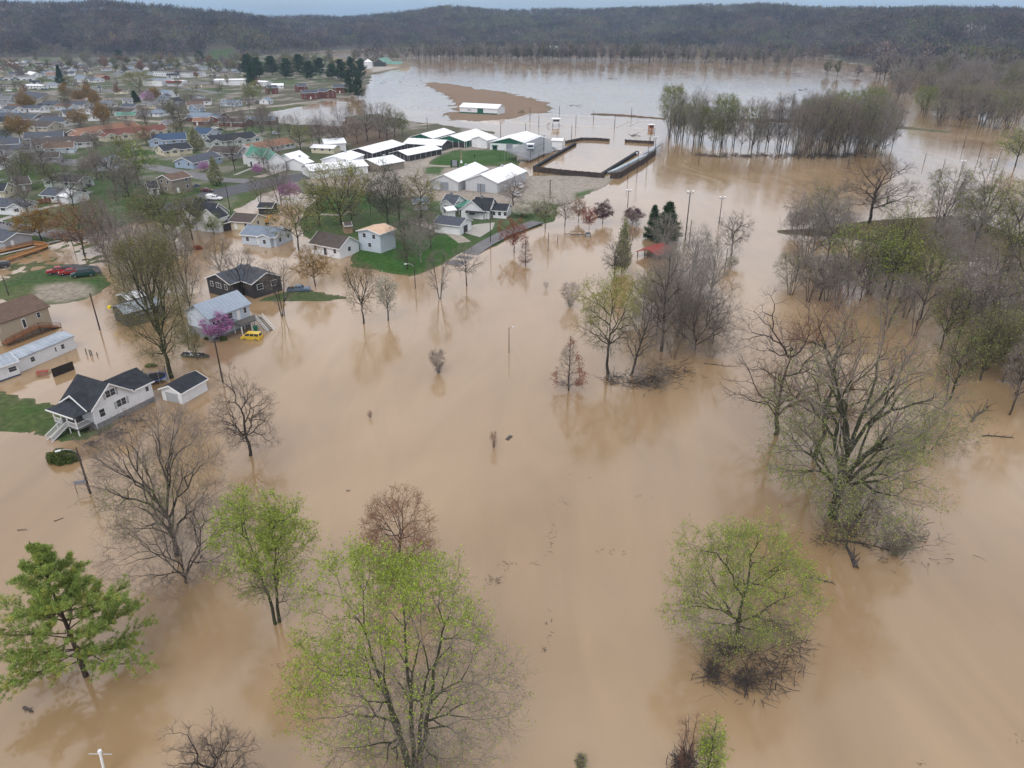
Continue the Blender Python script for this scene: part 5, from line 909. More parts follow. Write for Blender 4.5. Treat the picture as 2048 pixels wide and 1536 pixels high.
MB().box(-8.2, 8.2, -9, -7.2, 3.6, 5.4).build('awning', roofm('redfab'), r_, (p[0] - r_.location[0], p[1] + 8 - r_.location[1], 0), 0)
# green-roofed farmhouse, its garage, black-roofed cottage
r_, f_ = building('T6', (1025, 222, 1205, 236), 8, 5.0, 3.0, 'white', 'green', 'two-storey white farmhouse with a green roof and porch', name='farmhouse', gables=((.5, 3.2, .3),))
for q0, q1, nm in (((1010, 222), (1075, 205), 'a'), ((1215, 240), (1290, 262), 'b')):
    f2 = Frame(W(*px('T6', *q0), 8.4), W(*px('T6', q0[0] + (30 if nm == 'a' else 75), q0[1] - (25 if nm == 'a' else -50)), 8.4)); body(r_, f2, max(f2.L, 8), 7, .42, 5.0, 2.9, 'white', 'green', .35, True, False, 'wing', 'wing_roof')
p = W(*px('T6', 1105, 440)); P_ = MB().box(-3.6, 3.6, -1.3, 1.6, 2.9, 3.1); P_.build('porch_roof', roofm('green'), r_, (p[0] - r_.location[0], p[1] + 1.5 - r_.location[1], 0), f_.rz)
pp = MB(); [pp.box(x - .1, x + .1, -1.2, -1.0, 0, 2.9) for x in (-3.4, -1.2, 1.2, 3.4)]; pp.build('porch_post', M_TRIM, r_, (p[0] - r_.location[0], p[1] + 1.5 - r_.location[1], 0), f_.rz)
r_, f_ = building('T6', (1372, 298, 1530, 257), 9, 3.9, 2.6, 'white', 'metal', 'white garage with a bright metal roof beside the green-roofed farmhouse', name='garage', cat='garage', wins=False)
r_, f_ = building('T6', (440, 782, 700, 800), 9, 4.2, 3.4, 'white', 'black', 'white house with a black roof and two tall front gables by the pond', gables=((.04, 6, 1.2), (.93, 7, 1.2)), z0=.3)
f2 = Frame(W(*px('T6', 690, 965), 3.6), W(*px('T6', 880, 925), 3.6)); body(r_, f2, f2.L, 5, .0, 2.6, .8, 'dark', 'black', .3, True, False, 'porch_wall', 'porch_roof')
# carport house by the road
r_, f_ = building('S7', (1515, 162, 1700, 176), 8.5, 2.9, 3.2, 'white', 'black', 'white house with a black cross-gabled roof and a carport', gables=((.12, 8, 1.5),), chim=True)
f2 = Frame(W(*px('S7', 1700, 228), 4.6), W(*px('S7', 1850, 236), 4.6)); body(r_, f2, f2.L, 7, .42, 2.6, 1.5, 'white', 'black', .35, True, False, 'wing', 'wing_roof')
for k in (-2, 0, 2): add_window(r_, f2, k, 3.5, 1.8, '+t', 1.0, 1.6)
p0, p1 = W(*px('S7', 1420, 300), 3), W(*px('S7', 1620, 300), 3); f2 = Frame(p0, p1); local_mb(f2, r_, MB().box(-f2.L / 2, f2.L / 2, -2.6, 2.6, 2.9, 3.1), 'carport_roof', roofm('black'))
cp_ = MB(); [cp_.box(s - .07, s + .07, t - .07, t + .07, 0, 2.9) for s in (-f2.L / 2 + .2, f2.L / 2 - .2) for t in (-2.4, 2.4)]; local_mb(f2, r_, cp_, 'carport_post', M_TRIM)
p0, p1 = W(*px('S7', 1310, 255), 3.0), W(*px('S7', 1490, 205), 3.0); f2 = Frame(p0, p1); r2 = thing('canopy', 'green metal canopy between the two white cottages', 'canopy', (f2.c[0], f2.c[1], .42)); local_mb(f2, r2, MB().add([(-f2.L / 2, -2.2, 3.1), (f2.L / 2, -2.2, 3.1), (f2.L / 2, 2.2, 2.7), (-f2.L / 2, 2.2, 2.7), (-f2.L / 2, -2.2, 3.2), (f2.L / 2, -2.2, 3.2), (f2.L / 2, 2.2, 2.8), (-f2.L / 2, 2.2, 2.8)], [(0, 1, 2, 3), (4, 5, 6, 7), (0, 1, 5, 4), (2, 3, 7, 6), (1, 2, 6, 5), (3, 0, 4, 7)]), 'roof', roofm('green'))
cp_ = MB(); [cp_.box(s - .06, s + .06, t - .06, t + .06, .4, 2.75) for s in np.linspace(-f2.L / 2 + .2, f2.L / 2 - .2, 4) for t in (-2, 2)]; local_mb(f2, r2, cp_, 'post', M_TRIM)
# ---- fairground
FG = [('FB', (1278, 662, 1560, 550), 12, 3.6, 2.4, 'barngrey', 'left of the two front white metal barns with grey roller doors', 'door'), ('FB', (1607, 662, 1880, 560), 14, 4.0, 2.6, 'barngrey', 'right of the two front white metal barns, with the round vent', 'door'),
      ('FB', (520, 430, 822, 352), 15, 2.8, 1.8, 'dark', 'open-sided white-roofed barn with a dark end, left one', 'open'), ('FB', (870, 450, 1180, 392), 12, 2.8, 1.6, 'dark', 'open-sided white-roofed barn nearest the round lawn', 'open'),
      ('FB', (965, 336, 1312, 355), 13, 2.9, 1.8, 'grey', 'white-roofed barn with a trellised porch at its right end', 'open'), ('FB', (1075, 300, 1282, 248), 14, 3.0, 2.0, 'darkgreen', 'farthest white barn with a dark green gable', 'green'),
      ('FB', (1330, 315, 1565, 255), 18, 3.4, 2.4, 'darkgreen', 'wide open barn with a green gable in the middle of the fairground', 'green'), ('FB', (1590, 322, 1690, 302), 10, 4.2, 1.6, 'white', 'small white metal building beside the wide green-gabled barn', 'door2'),
      ('F4', (690, 390, 830, 336), 22, 3.6, 2.8, 'white', 'white barn with a green gable and grey door by the grandstand', 'greenwhite'), ('FB', (590, 525, 822, 486), 16, 3.2, 1.8, 'taupe', 'white-roofed barn with brown walls at the lower left of the fairground', ''),
      ('FB', (300, 500, 452, 448), 13, 4.6, 1.6, 'white', 'higher white-roofed barn behind the brown-walled one', ''), ('FB', (40, 575, 560, 528), 13, 3.2, 1.6, 'white', 'long white-roofed barn half hidden by the willow-like tree', ''),
      ('FB', (120, 392, 330, 402), 7, 2.7, 1.0, 'cream', 'low cream hut with a row of small windows', 'hut'), ('FB', (195, 345, 390, 335), 13, 3.8, 1.6, 'white', 'white hall with a rounded metal roof behind the cream hut', ''),
      ('FB', (-60, 520, 30, 500), 11, 3.4, 1.8, 'white', 'white-roofed stable at the left of the fairground by the bare trees', ''),
      ('F4', (312, 103, 628, 117), 13, 4.0, 2.3, 'white', 'white pole barn with dark green doors alone on the mud field', 'pole'), ('F4', (1045, 392, 1140, 396), 5, 3.0, .7, 'white', 'white hut at the top end of the grandstand', 'door2')]
for c, r, w, hw, ri, wk, lab, st in FG:
    z0 = .42 if st != 'pole' else .3
    if lab.startswith('white hut'): z0 = 2.2
    root, fr = building(c, r, w, hw, ri, wk if st != 'open' else 'dark', 'metal', lab, name='barn' if st not in ('hut',) else 'hut', cat='barn' if st != 'hut' else 'hut', z0=z0, wins=(st == 'hut'), gwin=False, door=False, oh=.4, trim=st not in ('open',))  # open-sided barns get dark walls painted as the shade inside
    L = fr.L
    if st == 'door': gable_door(root, fr, L, w, .4, z0, 3.6, 3.1); 
    if st == 'door2': gable_door(root, fr, L, w, .4, z0, 2.6, 2.2, M_TRIM)
    if st in ('door', ''): local_mb(fr, root, MB().box(-L * .2, -L * .2 + .8, -.4, .4, z0 + hw + ri - .2, z0 + hw + ri + .9), 'roof_vent', M_STEEL)
    if st in ('green', 'open'):   # dark sheets painted as the shade inside the open bays, and posts
        sg = 1 if fr.ex @ (-fr.c) > 0 else -1; l = (L / 2 - .4) * sg; m_ = MB()
        for k in range(6): m_.box(min(l, l + .12 * sg), max(l, l + .12 * sg), -w / 2 + k * (w / 5) - .1, -w / 2 + k * (w / 5) + .1, z0, z0 + hw)
        for k in range(int(L / 4) + 1): m_.box(-L / 2 + .4 + k * 4 - .1, -L / 2 + .4 + k * 4 + .1, w / 2 + .01, w / 2 + .2, z0, z0 + hw)
        local_mb(fr, root, m_, 'post', M_TRIM if st == 'green' else M_STEEL); local_mb(fr, root, MB().box(min(l, l + .08 * sg), max(l, l + .08 * sg), -w / 2 + .3, w / 2 - .3, z0, z0 + hw - .6), 'bay_shade_panel', M_DARK)
    if st == 'greenwhite':
        sg = 1 if fr.ex @ (-fr.c) > 0 else -1; l = (L / 2 - .4) * sg; x0, x1 = min(l, l + .07 * sg), max(l, l + .07 * sg); k = ri / (w / 2)
        m_ = MB().ext([(-w / 2 + .1, z0 + hw - .2), (w / 2 - .1, z0 + hw - .2), (0, z0 + hw + ri - .1)], x0, x1); local_mb(fr, root, m_, 'gable_panel', wallm('darkgreen')); gable_door(root, fr, L + .2, w, .4, z0, 3.6, 3.6); local_mb(fr, root, MB().box(-L / 2 + 1, L / 2 - 1, w / 2 + .01, w / 2 + .15, z0, z0 + 1.6), 'kick_panel', wallm('darkgreen'))
    if st == 'pole':
        for s in (-1.5,): local_mb(fr, root, MB().box(s - 2.4, s + 2.4, w / 2 + .01, w / 2 + .1, z0, z0 + 3.6), 'sliding_door', wallm('darkgreen'))
        gable_door(root, fr, L + .3, w, .4, z0, 4, 3.4, wallm('darkgreen'), 'end_door', side=1); local_mb(fr, root, MB().box(-L / 2 + .4, L / 2 - .4, w / 2 + .01, w / 2 + .06, z0 - .3, z0 + .7), 'skirt', wallm('darkgreen'))
        local_mb(fr, root, MB().box(6, 9, w / 2 + .02, w / 2 + .08, z0 + 1.8, z0 + 2.8), 'sign_board', M_STEEL)
# ---- near houses at the left, raised above the flood
def steps(root, fr, s, t0, t1, z1, w, m, rail, name='stairs'):
    n = 9; mb = MB()
    for i in range(n): mb.box(s - w / 2, s + w / 2, t0 + (t1 - t0) * i / n, t0 + (t1 - t0) * (i + 1) / n, z1 - (z1 + .4) * (i + 1) / n - .12, z1 - (z1 + .4) * (i + 1) / n)
    o = local_mb(fr, root, mb, name, m); r = MB()
    for k in (-1, 1):
        x = s + k * w / 2; r.bar((x, t0, z1 + .95), (x, t1, .55), .05); r.bar((x, t0, z1 + .15), (x, t1, -.25), .04)
        for i in range(15): f = i / 14; r.bar((x, t0 + (t1 - t0) * f, z1 + .15 - (z1 + .4) * f), (x, t0 + (t1 - t0) * f, z1 + .95 - (z1 + .4) * f), .022, n=4)
    local_mb(fr, root, r, 'handrail', rail)
def railing(mb, a, b, z, h=.95, step=.16):
    a = np.array(a, float); b = np.array(b, float); L = np.linalg.norm(b - a); mb.bar((*a, z + h), (*b, z + h), .05); mb.bar((*a, z + .1), (*b, z + .1), .04)
    for i in range(int(L / step) + 1): p = a + (b - a) * i * step / L; mb.bar((*p, z + .1), (*p, z + h), .022, n=4)
# white farmhouse.  frame: s along the long wall (near corner -> far corner), t to the camera side
A_, B2 = W(*px('A2', 640, 735), 1.0), W(*px('A2', 1300, 412), 1.0); fr = Frame(A_, B2); LW = fr.L
root = thing('farmhouse', 'white farmhouse with a black cross-gabled roof and railed front porch', 'house', (fr.c[0], fr.c[1], .1)); fs = 1 if fr.ex @ (fr.b - fr.a) > 0 else -1   # fs*s grows away from the porch
def q(s): return fs * (s - LW / 2)
Z1, HW_, WD = 1.0, 3.0, 7.0
def loc(mb, name, m, bevel=0): return local_mb(fr, root, mb, name, m, bevel)
def bx(mb, s0, s1, t0, t1, z0, z1): a, b_ = sorted((q(s0), q(s1))); return mb.box(a, b_, t0, t1, z0, z1)
loc(bx(MB(), 0, LW, -WD, -.03, -1, Z1), 'foundation', M_BLOCK)
loc(bx(MB(), 0, LW, -WD, 0, Z1, Z1 + HW_), 'wall', wallm('white'))
GX1 = LW * .64; gm_ = GX1 / 2; RZ = Z1 + HW_ + 2.9          # big gable on the long wall, ridge runs across (along t)
loc(MB().ext([(q(0), Z1 + HW_ + .01), (q(GX1), Z1 + HW_ + .01), (q(gm_), RZ)][::fs], -WD, -.005, 'y'), 'gable_wall', wallm('white'))
def chev(s0, s1, sm, ze, zr, t0, t1, name, m, T=.18, dz=0.0): return loc(MB().ext([(q(s0), ze + dz), (q(sm), zr + dz), (q(s1), ze + dz), (q(s1), ze + T + dz), (q(sm), zr + T + dz), (q(s0), ze + T + dz)], t0, t1, 'y'), name, m)
k = (RZ - Z1 - HW_) / gm_; e = .5
chev(-e, GX1 + e, gm_, Z1 + HW_ - k * e + .02, RZ + .02, -WD - .5, .5, 'roof', roofm('black')); chev(-e - .02, GX1 + e + .02, gm_, Z1 + HW_ - k * e - .03, RZ - .03, .503, .58, 'roof_trim', M_TRIM, .25)
# front cross gable over the porch end (ridge along s)
fg = MB().ext([(-WD * .5 - 3.0, Z1 + HW_), (-WD * .5 + 3.0, Z1 + HW_), (-WD * .5, Z1 + HW_ + 1.75)], min(q(-.35), q(2)), max(q(-.35), q(2)), 'x'); loc(fg, 'front_gable', wallm('white'))
ce = Z1 + HW_ - .28; rr_ = Z1 + HW_ + 1.8; prof = [(-WD * .5 - 3.5, ce), (-WD * .5, rr_), (-WD * .5 + 3.5, ce), (-WD * .5 + 3.5, ce + .17), (-WD * .5, rr_ + .17), (-WD * .5 - 3.5, ce + .17)]
loc(MB().ext(prof, min(q(-.85), q(2.6)), max(q(-.85), q(2.6))), 'front_gable_roof', roofm('black')); loc(MB().ext([(a, b_ - .05 if i < 3 else b_ + .04) for i, (a, b_) in enumerate(prof)], min(q(-.93), q(-.853)), max(q(-.93), q(-.853))), 'front_gable_trim', M_TRIM)
# rear wing, ridge along s
loc(MB().ext([(-WD + .03, Z1 + HW_ + .02), (-.03, Z1 + HW_ + .02), (-3.5, Z1 + HW_ + 1.5)], min(q(GX1 - 1), q(LW)), max(q(GX1 - 1), q(LW)), 'x'), 'wing_wall', wallm('white'))
prof = [(-7.45, Z1 + HW_ - .2), (-3.5, Z1 + HW_ + 1.6), (.45, Z1 + HW_ - .2), (.45, Z1 + HW_ - .03), (-3.5, Z1 + HW_ + 1.77), (-7.45, Z1 + HW_ - .03)]
pr2 = [(-7.45, Z1 + HW_ - .2), (-3.5, Z1 + HW_ + 1.6), (-.1, Z1 + HW_ + .05), (-.1, Z1 + HW_ + .22), (-3.5, Z1 + HW_ + 1.77), (-7.45, Z1 + HW_ - .03)]; gs = GX1 + .45
loc(MB().ext(prof, min(q(gs), q(LW + .4)), max(q(gs), q(LW + .4))).ext(pr2, min(q(GX1 - 1.6), q(gs)), max(q(GX1 - 1.6), q(gs))), 'wing_roof', roofm('black'))
loc(bx(MB(), GX1 + .6, LW + .4, .452, .52, Z1 + HW_ - .25, Z1 + HW_ - .03), 'fascia', M_TRIM)
for s, z, w_, h_ in ((1.5, 1.5, .9, 1.3), (4.7, 1.75, .8, 1.2), (5.6, 1.75, .8, 1.2), (gm_ - .35, 4.15, .8, 1.15), (gm_ + .55, 4.15, .8, 1.15), (LW - 1.0, 1.9, .6, .8)): add_window(root, fr, q(s), 0, Z1 + z - .1, '+t', w_, h_)
sh = MB(); [bx(sh, s, s + .35, .0, .06, z, z + 1.3) for s, z in ((3.85, 2.0), (6.15, 2.0), (gm_ - 1.2, 4.4), (gm_ + 1.05, 4.4))]; loc(sh, 'shutter', wallm('grey'))
# porch
PD = 2.8; pz = 1.3; loc(bx(MB(), -PD, 0, -WD + .6, -.5, pz - .2, pz), 'porch_floor', M_GREYWOOD)
v = [(q(-PD - .5), -WD + .1, 3.75), (q(.2), -WD + .1, 3.75), (q(.2), 0, 3.75), (q(-PD - .5), 0, 3.75), (q(-.3), -WD + 2.3, 4.9), (q(-.3), -2.2, 4.9), (q(.2), -WD + 2.3, 4.9), (q(.2), -2.2, 4.9)]
v += [(a, b_, 3.6) for a, b_, _ in v[:4]]; loc(MB().add(v, [(0, 3, 5, 4), (3, 2, 7, 5), (1, 0, 4, 6), (4, 5, 7, 6), (8, 9, 10, 11), (0, 8, 11, 3), (3, 11, 10, 2), (1, 9, 8, 0), (2, 10, 9, 1)]), 'porch_roof', roofm('black'))
loc(bx(MB(), -PD - .56, -PD - .503, -WD + .05, .05, 3.55, 3.8), 'porch_fascia', M_TRIM)
for t in (-WD + .75, -WD + 2.6, -2.9, -.7): loc(bx(MB(), -PD + .05, -PD + .2, t - .07, t + .07, .0, 3.6), 'porch_post', M_TRIM)
rm = MB(); q0 = q(-PD + .12); railing(rm, (q0, -WD + .75), (q0, -WD + 2.6), pz); railing(rm, (q0, -2.9), (q0, -.7), pz); railing(rm, (q0, -.7), (q(-.1), -.7), pz); loc(rm, 'porch_railing', M_TRIM)
st = MB(); ra = MB(); n_ = 8
for i in range(n_): bx(st, -PD - .38 * (i + 1), -PD - .38 * i, -WD + 2.7, -3.0, pz - .17 * (i + 1) - .12, pz - .17 * (i + 1))
loc(st, 'stairs', M_GREYWOOD)
for t in (-WD + 2.65, -2.95):
    ra.bar((q(-PD), t, pz + .95), (q(-PD - 3.1), t, .85), .06); ra.bar((q(-PD), t, pz + .1), (q(-PD - 3.1), t, .0), .06)
    for i in range(20): f = i / 19; ra.bar((q(-PD - 3.1 * f), t, pz + .1 - 1.3 * f), (q(-PD - 3.1 * f), t, pz + .95 - 1.3 * f), .035, n=4)
loc(ra, 'stair_railing', M_TRIM); loc(bx(MB(), -.02, -.08, -4.2, -3.2, pz, pz + 2.1), 'front_door', M_DARK)
loc(MB().bar((q(.0), .1, 3.6), (q(.0), .1, .2), .05), 'downspout', M_TRIM)
# garage
GA = [px('A2', 1455, 292), px('A2', 1770, 121)]; fr = Frame(W(*GA[0], 3.4), W(*GA[1], 3.4)); root = thing('garage', 'white garage with a black roof standing in water beside the farmhouse', 'garage', (fr.c[0], fr.c[1], 0)); body(root, fr, fr.L, 4.6, 0, 2.2, 1.0, 'white', 'black', .3)
gable_door(root, fr, fr.L, 4.6, .3, .1, 2.7, 1.75, wallm('grey'), 'garage_door')
# tan raised house with long brown ramp
zt = 7.0; fr = Frame(W(*px('A1', -420, 545), zt), W(*px('A1', 550, 232), zt)); root = thing('house', 'tan house with a brown roof and a long brown wooden ramp', 'house', (fr.c[0], fr.c[1], 0)); w = 9.0
body(root, fr, fr.L, w, 1.6, 3.2, 2.1, 'tan', 'brown', .4, False); l = fr.L / 2 - .4; local_mb(fr, root, MB().box(-l + .02, l - .02, -w / 2 + .02, w / 2 - .04, -1, 1.6), 'foundation', M_BLOCK)
add_window(root, fr, -l + 2.4, w / 2, 3.7, '+t', .7, 1.1); add_window(root, fr, -l + 11.5, w / 2, 3.6, '+t'); local_mb(fr, root, MB().box(-l + 5.4, -l + 6.3, w / 2, w / 2 + .07, 1.9, 4.1), 'door', M_TRIM); local_mb(fr, root, MB().box(-l + 5.55, -l + 6.15, w / 2 + .07, w / 2 + .1, 2.1, 3.9), 'door_pane', M_GLASS)
local_mb(fr, root, MB().bar((-l + 14, 1.6, 6.0), (-l + 14, 1.6, 6.7), .08), 'vent_pipe', M_TRIM)
for s0, s1, z0_, z1_ in ((-l - .6, -l + 4, .1, 1.8), (-l + 4, l, 1.8, .9)):
    t0, t1 = w / 2 + .12, w / 2 + 1.7; local_mb(fr, root, MB().add([(s0, t0, z0_), (s1, t0, z1_), (s1, t1, z1_), (s0, t1, z0_), (s0, t0, z0_ - .2), (s1, t0, z1_ - .2), (s1, t1, z1_ - .2), (s0, t1, z0_ - .2)], [(0, 1, 2, 3), (4, 5, 6, 7), (0, 1, 5, 4), (3, 2, 6, 7), (0, 3, 7, 4), (1, 2, 6, 5)]), 'ramp_deck', M_WOOD)
    rl = MB(); n_ = max(2, int((s1 - s0) / 1.8))
    for z_, rr2 in ((.95, .07), (.6, .06), (.3, .06)): rl.bar((s0, t1, z0_ + z_), (s1, t1, z1_ + z_), rr2, n=4)
    for i in range(n_ + 1): f = i / n_; rl.bar((s0 + (s1 - s0) * f, t1, -1), (s0 + (s1 - s0) * f, t1, z0_ + (z1_ - z0_) * f + 1), .07, n=4)
    local_mb(fr, root, rl, 'ramp_railing', M_WOOD)
# white trailer home
fr = Frame(W(*px('A1', -140, 1372), 3.4), W(*px('A1', 1105, 870), 3.4)); root = thing('trailer', 'long white trailer home with a weathered grey-blue metal roof', 'trailer home', (fr.c[0], fr.c[1], 0)); body(root, fr, fr.L, 4.6, .0, 2.6, .6, 'white', 'oldmetal', .2, False); l = fr.L / 2
for s, ww in ((-l + 3.0, .7), (-l + 4.6, .25), (-l + 9.6, .8), (-l + 14, .8)): add_window(root, fr, s, 2.3, 1.5, '+t', ww, .9)
fr = Frame(W(-46, 727, 3.8), W(20, 706, 3.8)); root = thing('house', 'white cottage at the left edge joined to nothing, below the trailer home', 'house', (fr.c[0], fr.c[1], 0)); root['label'] = 'white cottage cut off by the left edge, just below the trailer home'; body(root, fr, fr.L, 5, .1, 2.7, 1.0, 'white', 'oldmetal', .3)
for s in (-1.5, 1.6): add_window(root, fr, s, 2.5, 1.6, '+t', 1.3, .9)
local_mb(fr, root, MB().box(-fr.L / 2 + .3, fr.L / 2 - .3, 2.5, 2.56, -.3, .25), 'blue_skirt', roofm('blue'))
# grey wooden barn and its white-roofed neighbour
fr = Frame(W(*px('A5', 250, 640), 4.4), W(*px('A5', 870, 480), 4.4)); root = thing('barn', 'weathered grey board barn with a patched metal roof, standing in water', 'barn', (fr.c[0], fr.c[1], 0)); body(root, fr, fr.L, 6.5, .0, 3.2, 1.0, 'board', 'oldmetal', .3, False)
f2 = Frame(W(*px('A5', 500, 690), 3.0), W(*px('A5', 880, 610), 3.0)); body(root, f2, f2.L, 5, 0, 2.3, .6, 'board', 'oldmetal', .2, False, False, 'lean_to_wall', 'lean_to_roof')
fr = Frame(W(*px('A5', 330, 470), 3.6), W(*px('A5', 640, 388), 3.6)); root = thing('shed', 'open shed with bright metal roof sheets behind the grey board barn', 'shed', (fr.c[0], fr.c[1], 0)); body(root, fr, fr.L, 5.5, .0, 2.8, .6, 'board', 'metal', .2, False)
# raised house with blue-grey metal roof, deck and stairs
fr = Frame(W(*px('A3', 185, 945), 7.6), W(*px('A3', 835, 722), 7.6)); root = thing('house', 'raised grey house with a blue metal roof, deck and long stairs', 'house', (fr.c[0], fr.c[1], 0)); w = 7.4; l = fr.L / 2 - .4
body(root, fr, fr.L, w, 2.2, 3.0, 2.1, 'paleblue', 'tin', .5, False); local_mb(fr, root, MB().box(-l + .03, l - .03, -w / 2 + .03, w / 2 - .03, -1, 2.2), 'foundation', M_BLOCK)
for s, ww in ((-l + 1.3, .7), (-l + 5.4, 1.5), (l - 2.2, .6), (l - 1.1, .6)): add_window(root, fr, s, w / 2, 4.0, '+t', ww, 1.2)
local_mb(fr, root, MB().box(-l + 2.7, -l + 3.6, w / 2, w / 2 + .07, 2.4, 4.6), 'door', M_TRIM)
local_mb(fr, root, MB().box(-l - .6, -l + 5.2, w / 2 + .1, w / 2 + 3.0, 2.15, 2.35), 'deck', M_GREYWOOD)
ps = MB(); [ps.box(s - .09, s + .09, t - .09, t + .09, -1, 2.2) for s in (-l - .4, -l + 2.4, -l + 5.0) for t in (w / 2 + .4, w / 2 + 2.8)]; local_mb(fr, root, ps, 'deck_post', M_TRIM)
rl = MB(); railing(rl, (-l + 5.1, w / 2 + .2), (-l + 5.1, w / 2 + 2.9), 2.35, .95, .3); railing(rl, (-l + 5.1, w / 2 + 2.9), (-l + 1.2, w / 2 + 2.9), 2.35, .95, .3); local_mb(fr, root, rl, 'deck_railing', M_GREYWOOD)
steps(root, fr, -l + .2, w / 2 + 3.0, w / 2 + 6.6, 2.3, 1.7, M_GREYWOOD, M_TRIM)
# dark cottage of two wings
c0 = px('A3', 930, 372); z = 5.6; fr = Frame(W(*px('A3', 592, 478), z), W(*c0, z)); root = thing('house', 'dark grey cottage with two gabled wings and white windows', 'house', (*W(*px('A3', 900, 700)), 0)); root.location = (fr.c[0], fr.c[1], 0)
body(root, fr, fr.L + 3, 8.6, 1.1, 2.7, 1.7, 'dark', 'slate', .35); sg = 1 if fr.ex @ (-fr.c) > 0 else -1; lg = (fr.L + 3) / 2 - .35; sd = '+s' if sg > 0 else '-s'
for t, ww in ((-2.6, .9), (0, 1.7), (2.7, .8)): add_window(root, fr, sg * lg, t, 2.7, sd, ww, 1.1)
local_mb(fr, root, MB().box(-lg + .05, lg - .05, -4.25, 4.25, -1, 1.1), 'foundation', wallm('tan'))
f2 = Frame(W(*px('A3', 1208, 466), z), W(*c0, z)); body(root, f2, f2.L + 3, 8.0, 1.1, 2.72, 1.72, 'dark', 'slate', .35, True, False, 'wing_wall', 'wing_roof'); sg = 1 if np.dot(f2.ex, f2.c) > 0 and f2.ex[0] > 0 else -1; sg = 1 if f2.ex[0] > 0 else -1; lg = (f2.L + 3) / 2 - .35
for t, ww in ((-1.9, 1.5), (2.0, 1.5)): add_window(root, f2, sg * lg, t, 2.6, '+s' if sg > 0 else '-s', ww, 1.2)
local_mb(f2, root, MB().box(-lg + .05, lg - .05, -3.95, 3.95, -1, 1.09), 'wing_foundation', wallm('tan'))
# grey house with new wooden ramp at the left edge
fr = Frame(W(*px('A4', -260, 890), 4.6), W(*px('A4', 290, 920), 4.6)); fr = Frame(W(*px('A4', -330, 800), 4.6), W(*px('A4', 290, 920), 4.6)); root = thing('house', 'grey house with a dark roof and a new orange wooden ramp', 'house', (fr.c[0], fr.c[1], .3)); body(root, fr, fr.L, 8, .3, 3.0, 1.5, 'grey', 'slate', .4)
sg = 1 if fr.ex[0] > 0 else -1; l = fr.L / 2 - .4; local_mb(fr, root, MB().box(min(sg * (l), sg * (l + .08)), max(sg * l, sg * (l + .08)), 1.4, 2.3, .9, 3.0), 'door', M_TRIM)
def ramp(name, label, pts, z, h, m):
    P = [np.array(W(*p, 1.0)) for p in pts]; c = sum(P) / len(P); o = thing(name, label, 'ramp', (c[0], c[1], .3)); w_ = MB(); f_ = MB()
    for a, b in zip(P[:-1], P[1:]):
        a = a - c; b = b - c; L = np.linalg.norm(b - a); n_ = int(L / .3)
        for i in range(n_ + 1): p = a + (b - a) * i / n_; w_.bar((*p, -.5), (*p, h), .06, n=4)
        for zz in (.15, h * .5, h): w_.bar((*a, zz), (*b, zz), .07, n=4)
        d = (b - a) / L; nn = np.array((-d[1], d[0])) * .7; v = [(*(a - nn), z), (*(b - nn), z), (*(b + nn), z), (*(a + nn), z)]; f_.add(v + [(x, y_, z - .15) for x, y_, _ in v], [(0, 1, 2, 3), (4, 5, 6, 7), (0, 1, 5, 4), (1, 2, 6, 5), (2, 3, 7, 6), (3, 0, 4, 7)])
    w_.build('railing', m, o); f_.build('deck', m, o)
ramp('ramp', 'new orange lumber ramp doubling back beside the grey house', [px('A4', -100, 1230), px('A4', 560, 1075), px('A4', 800, 1100), px('A4', 760, 1130), px('A4', -100, 1420)], .6, 1.4, M_NEWWOOD)
# red-roofed shelter
fr = Frame(W(1296, 496, 3.2), W(1325, 484, 3.2)); root = thing('shelter', 'half-drowned picnic shelter with a red roof', 'shelter', (fr.c[0], fr.c[1], 0)); h2 = 3.6; L = 9
local_mb(fr, root, MB().ext([(-h2, 1.5), (0, 2.9), (h2, 1.5), (h2, 1.65), (0, 3.05), (-h2, 1.65)], -L / 2, L / 2), 'roof', roofm('redfab')); ps = MB(); [ps.box(s - .1, s + .1, t - .1, t + .1, -1, 1.6) for s in (-4, 0, 4) for t in (-3.2, 3.2)]; local_mb(fr, root, ps, 'post', M_DARK)
# ---- smaller houses filling the back rows
rg_ = np.random.RandomState(44); _ctr = [np.array(o.location[:2]) for o in bpy.data.objects if o.parent is None and o.get('category') in ('house', 'barn', 'garage')]
def fill(poly, n, mind, group):
    c = 0; tr = 0
    while c < n and tr < n * 80:
        tr += 1; x, y = inpoly(WP(poly), 1, rg_)[0]; p = np.array((x, y))
        if min(np.linalg.norm(p - q_) for q_ in _ctr) < mind: continue
        _ctr.append(p); c += 1; wk = ['white', 'white', 'cream', 'grey', 'beige', 'paleblue'][rg_.randint(6)]; rk = ['slate', 'slate', 'black', 'grey', 'umber', 'bluegrey', 'brown'][rg_.randint(7)]
        L = rg_.uniform(12, 18); a = rg_.choice([R(18), R(-20), R(105)]) + rg_.normal() * .06; z = .42; hw = 2.7; ri = rg_.uniform(1.5, 2.3); w = rg_.uniform(8, 10.5)
        d = np.array((math.cos(a), math.sin(a))) * L / 2; fr = Frame(p - d, p + d); root = thing('house', 'x', 'house', (x, y, z), 0, group); body(root, fr, L, w, z, hw, ri, wk, rk, .4)
        for s in (-L * .28, L * .22): add_window(root, fr, s, w / 2, 1.9, '+t', 1.2, 1.1)
        reg(root, f"{wk.replace('paleblue', 'pale blue')} house, {dict(slate='slate', black='black', grey='grey', umber='dark brown', bluegrey='blue-grey', brown='brown')[rk]} roof")
fill([(-180, 133), (0, 130), (380, 128), (480, 150), (380, 156), (180, 162), (0, 168), (-180, 172)], 84, 16, 'back-row houses')
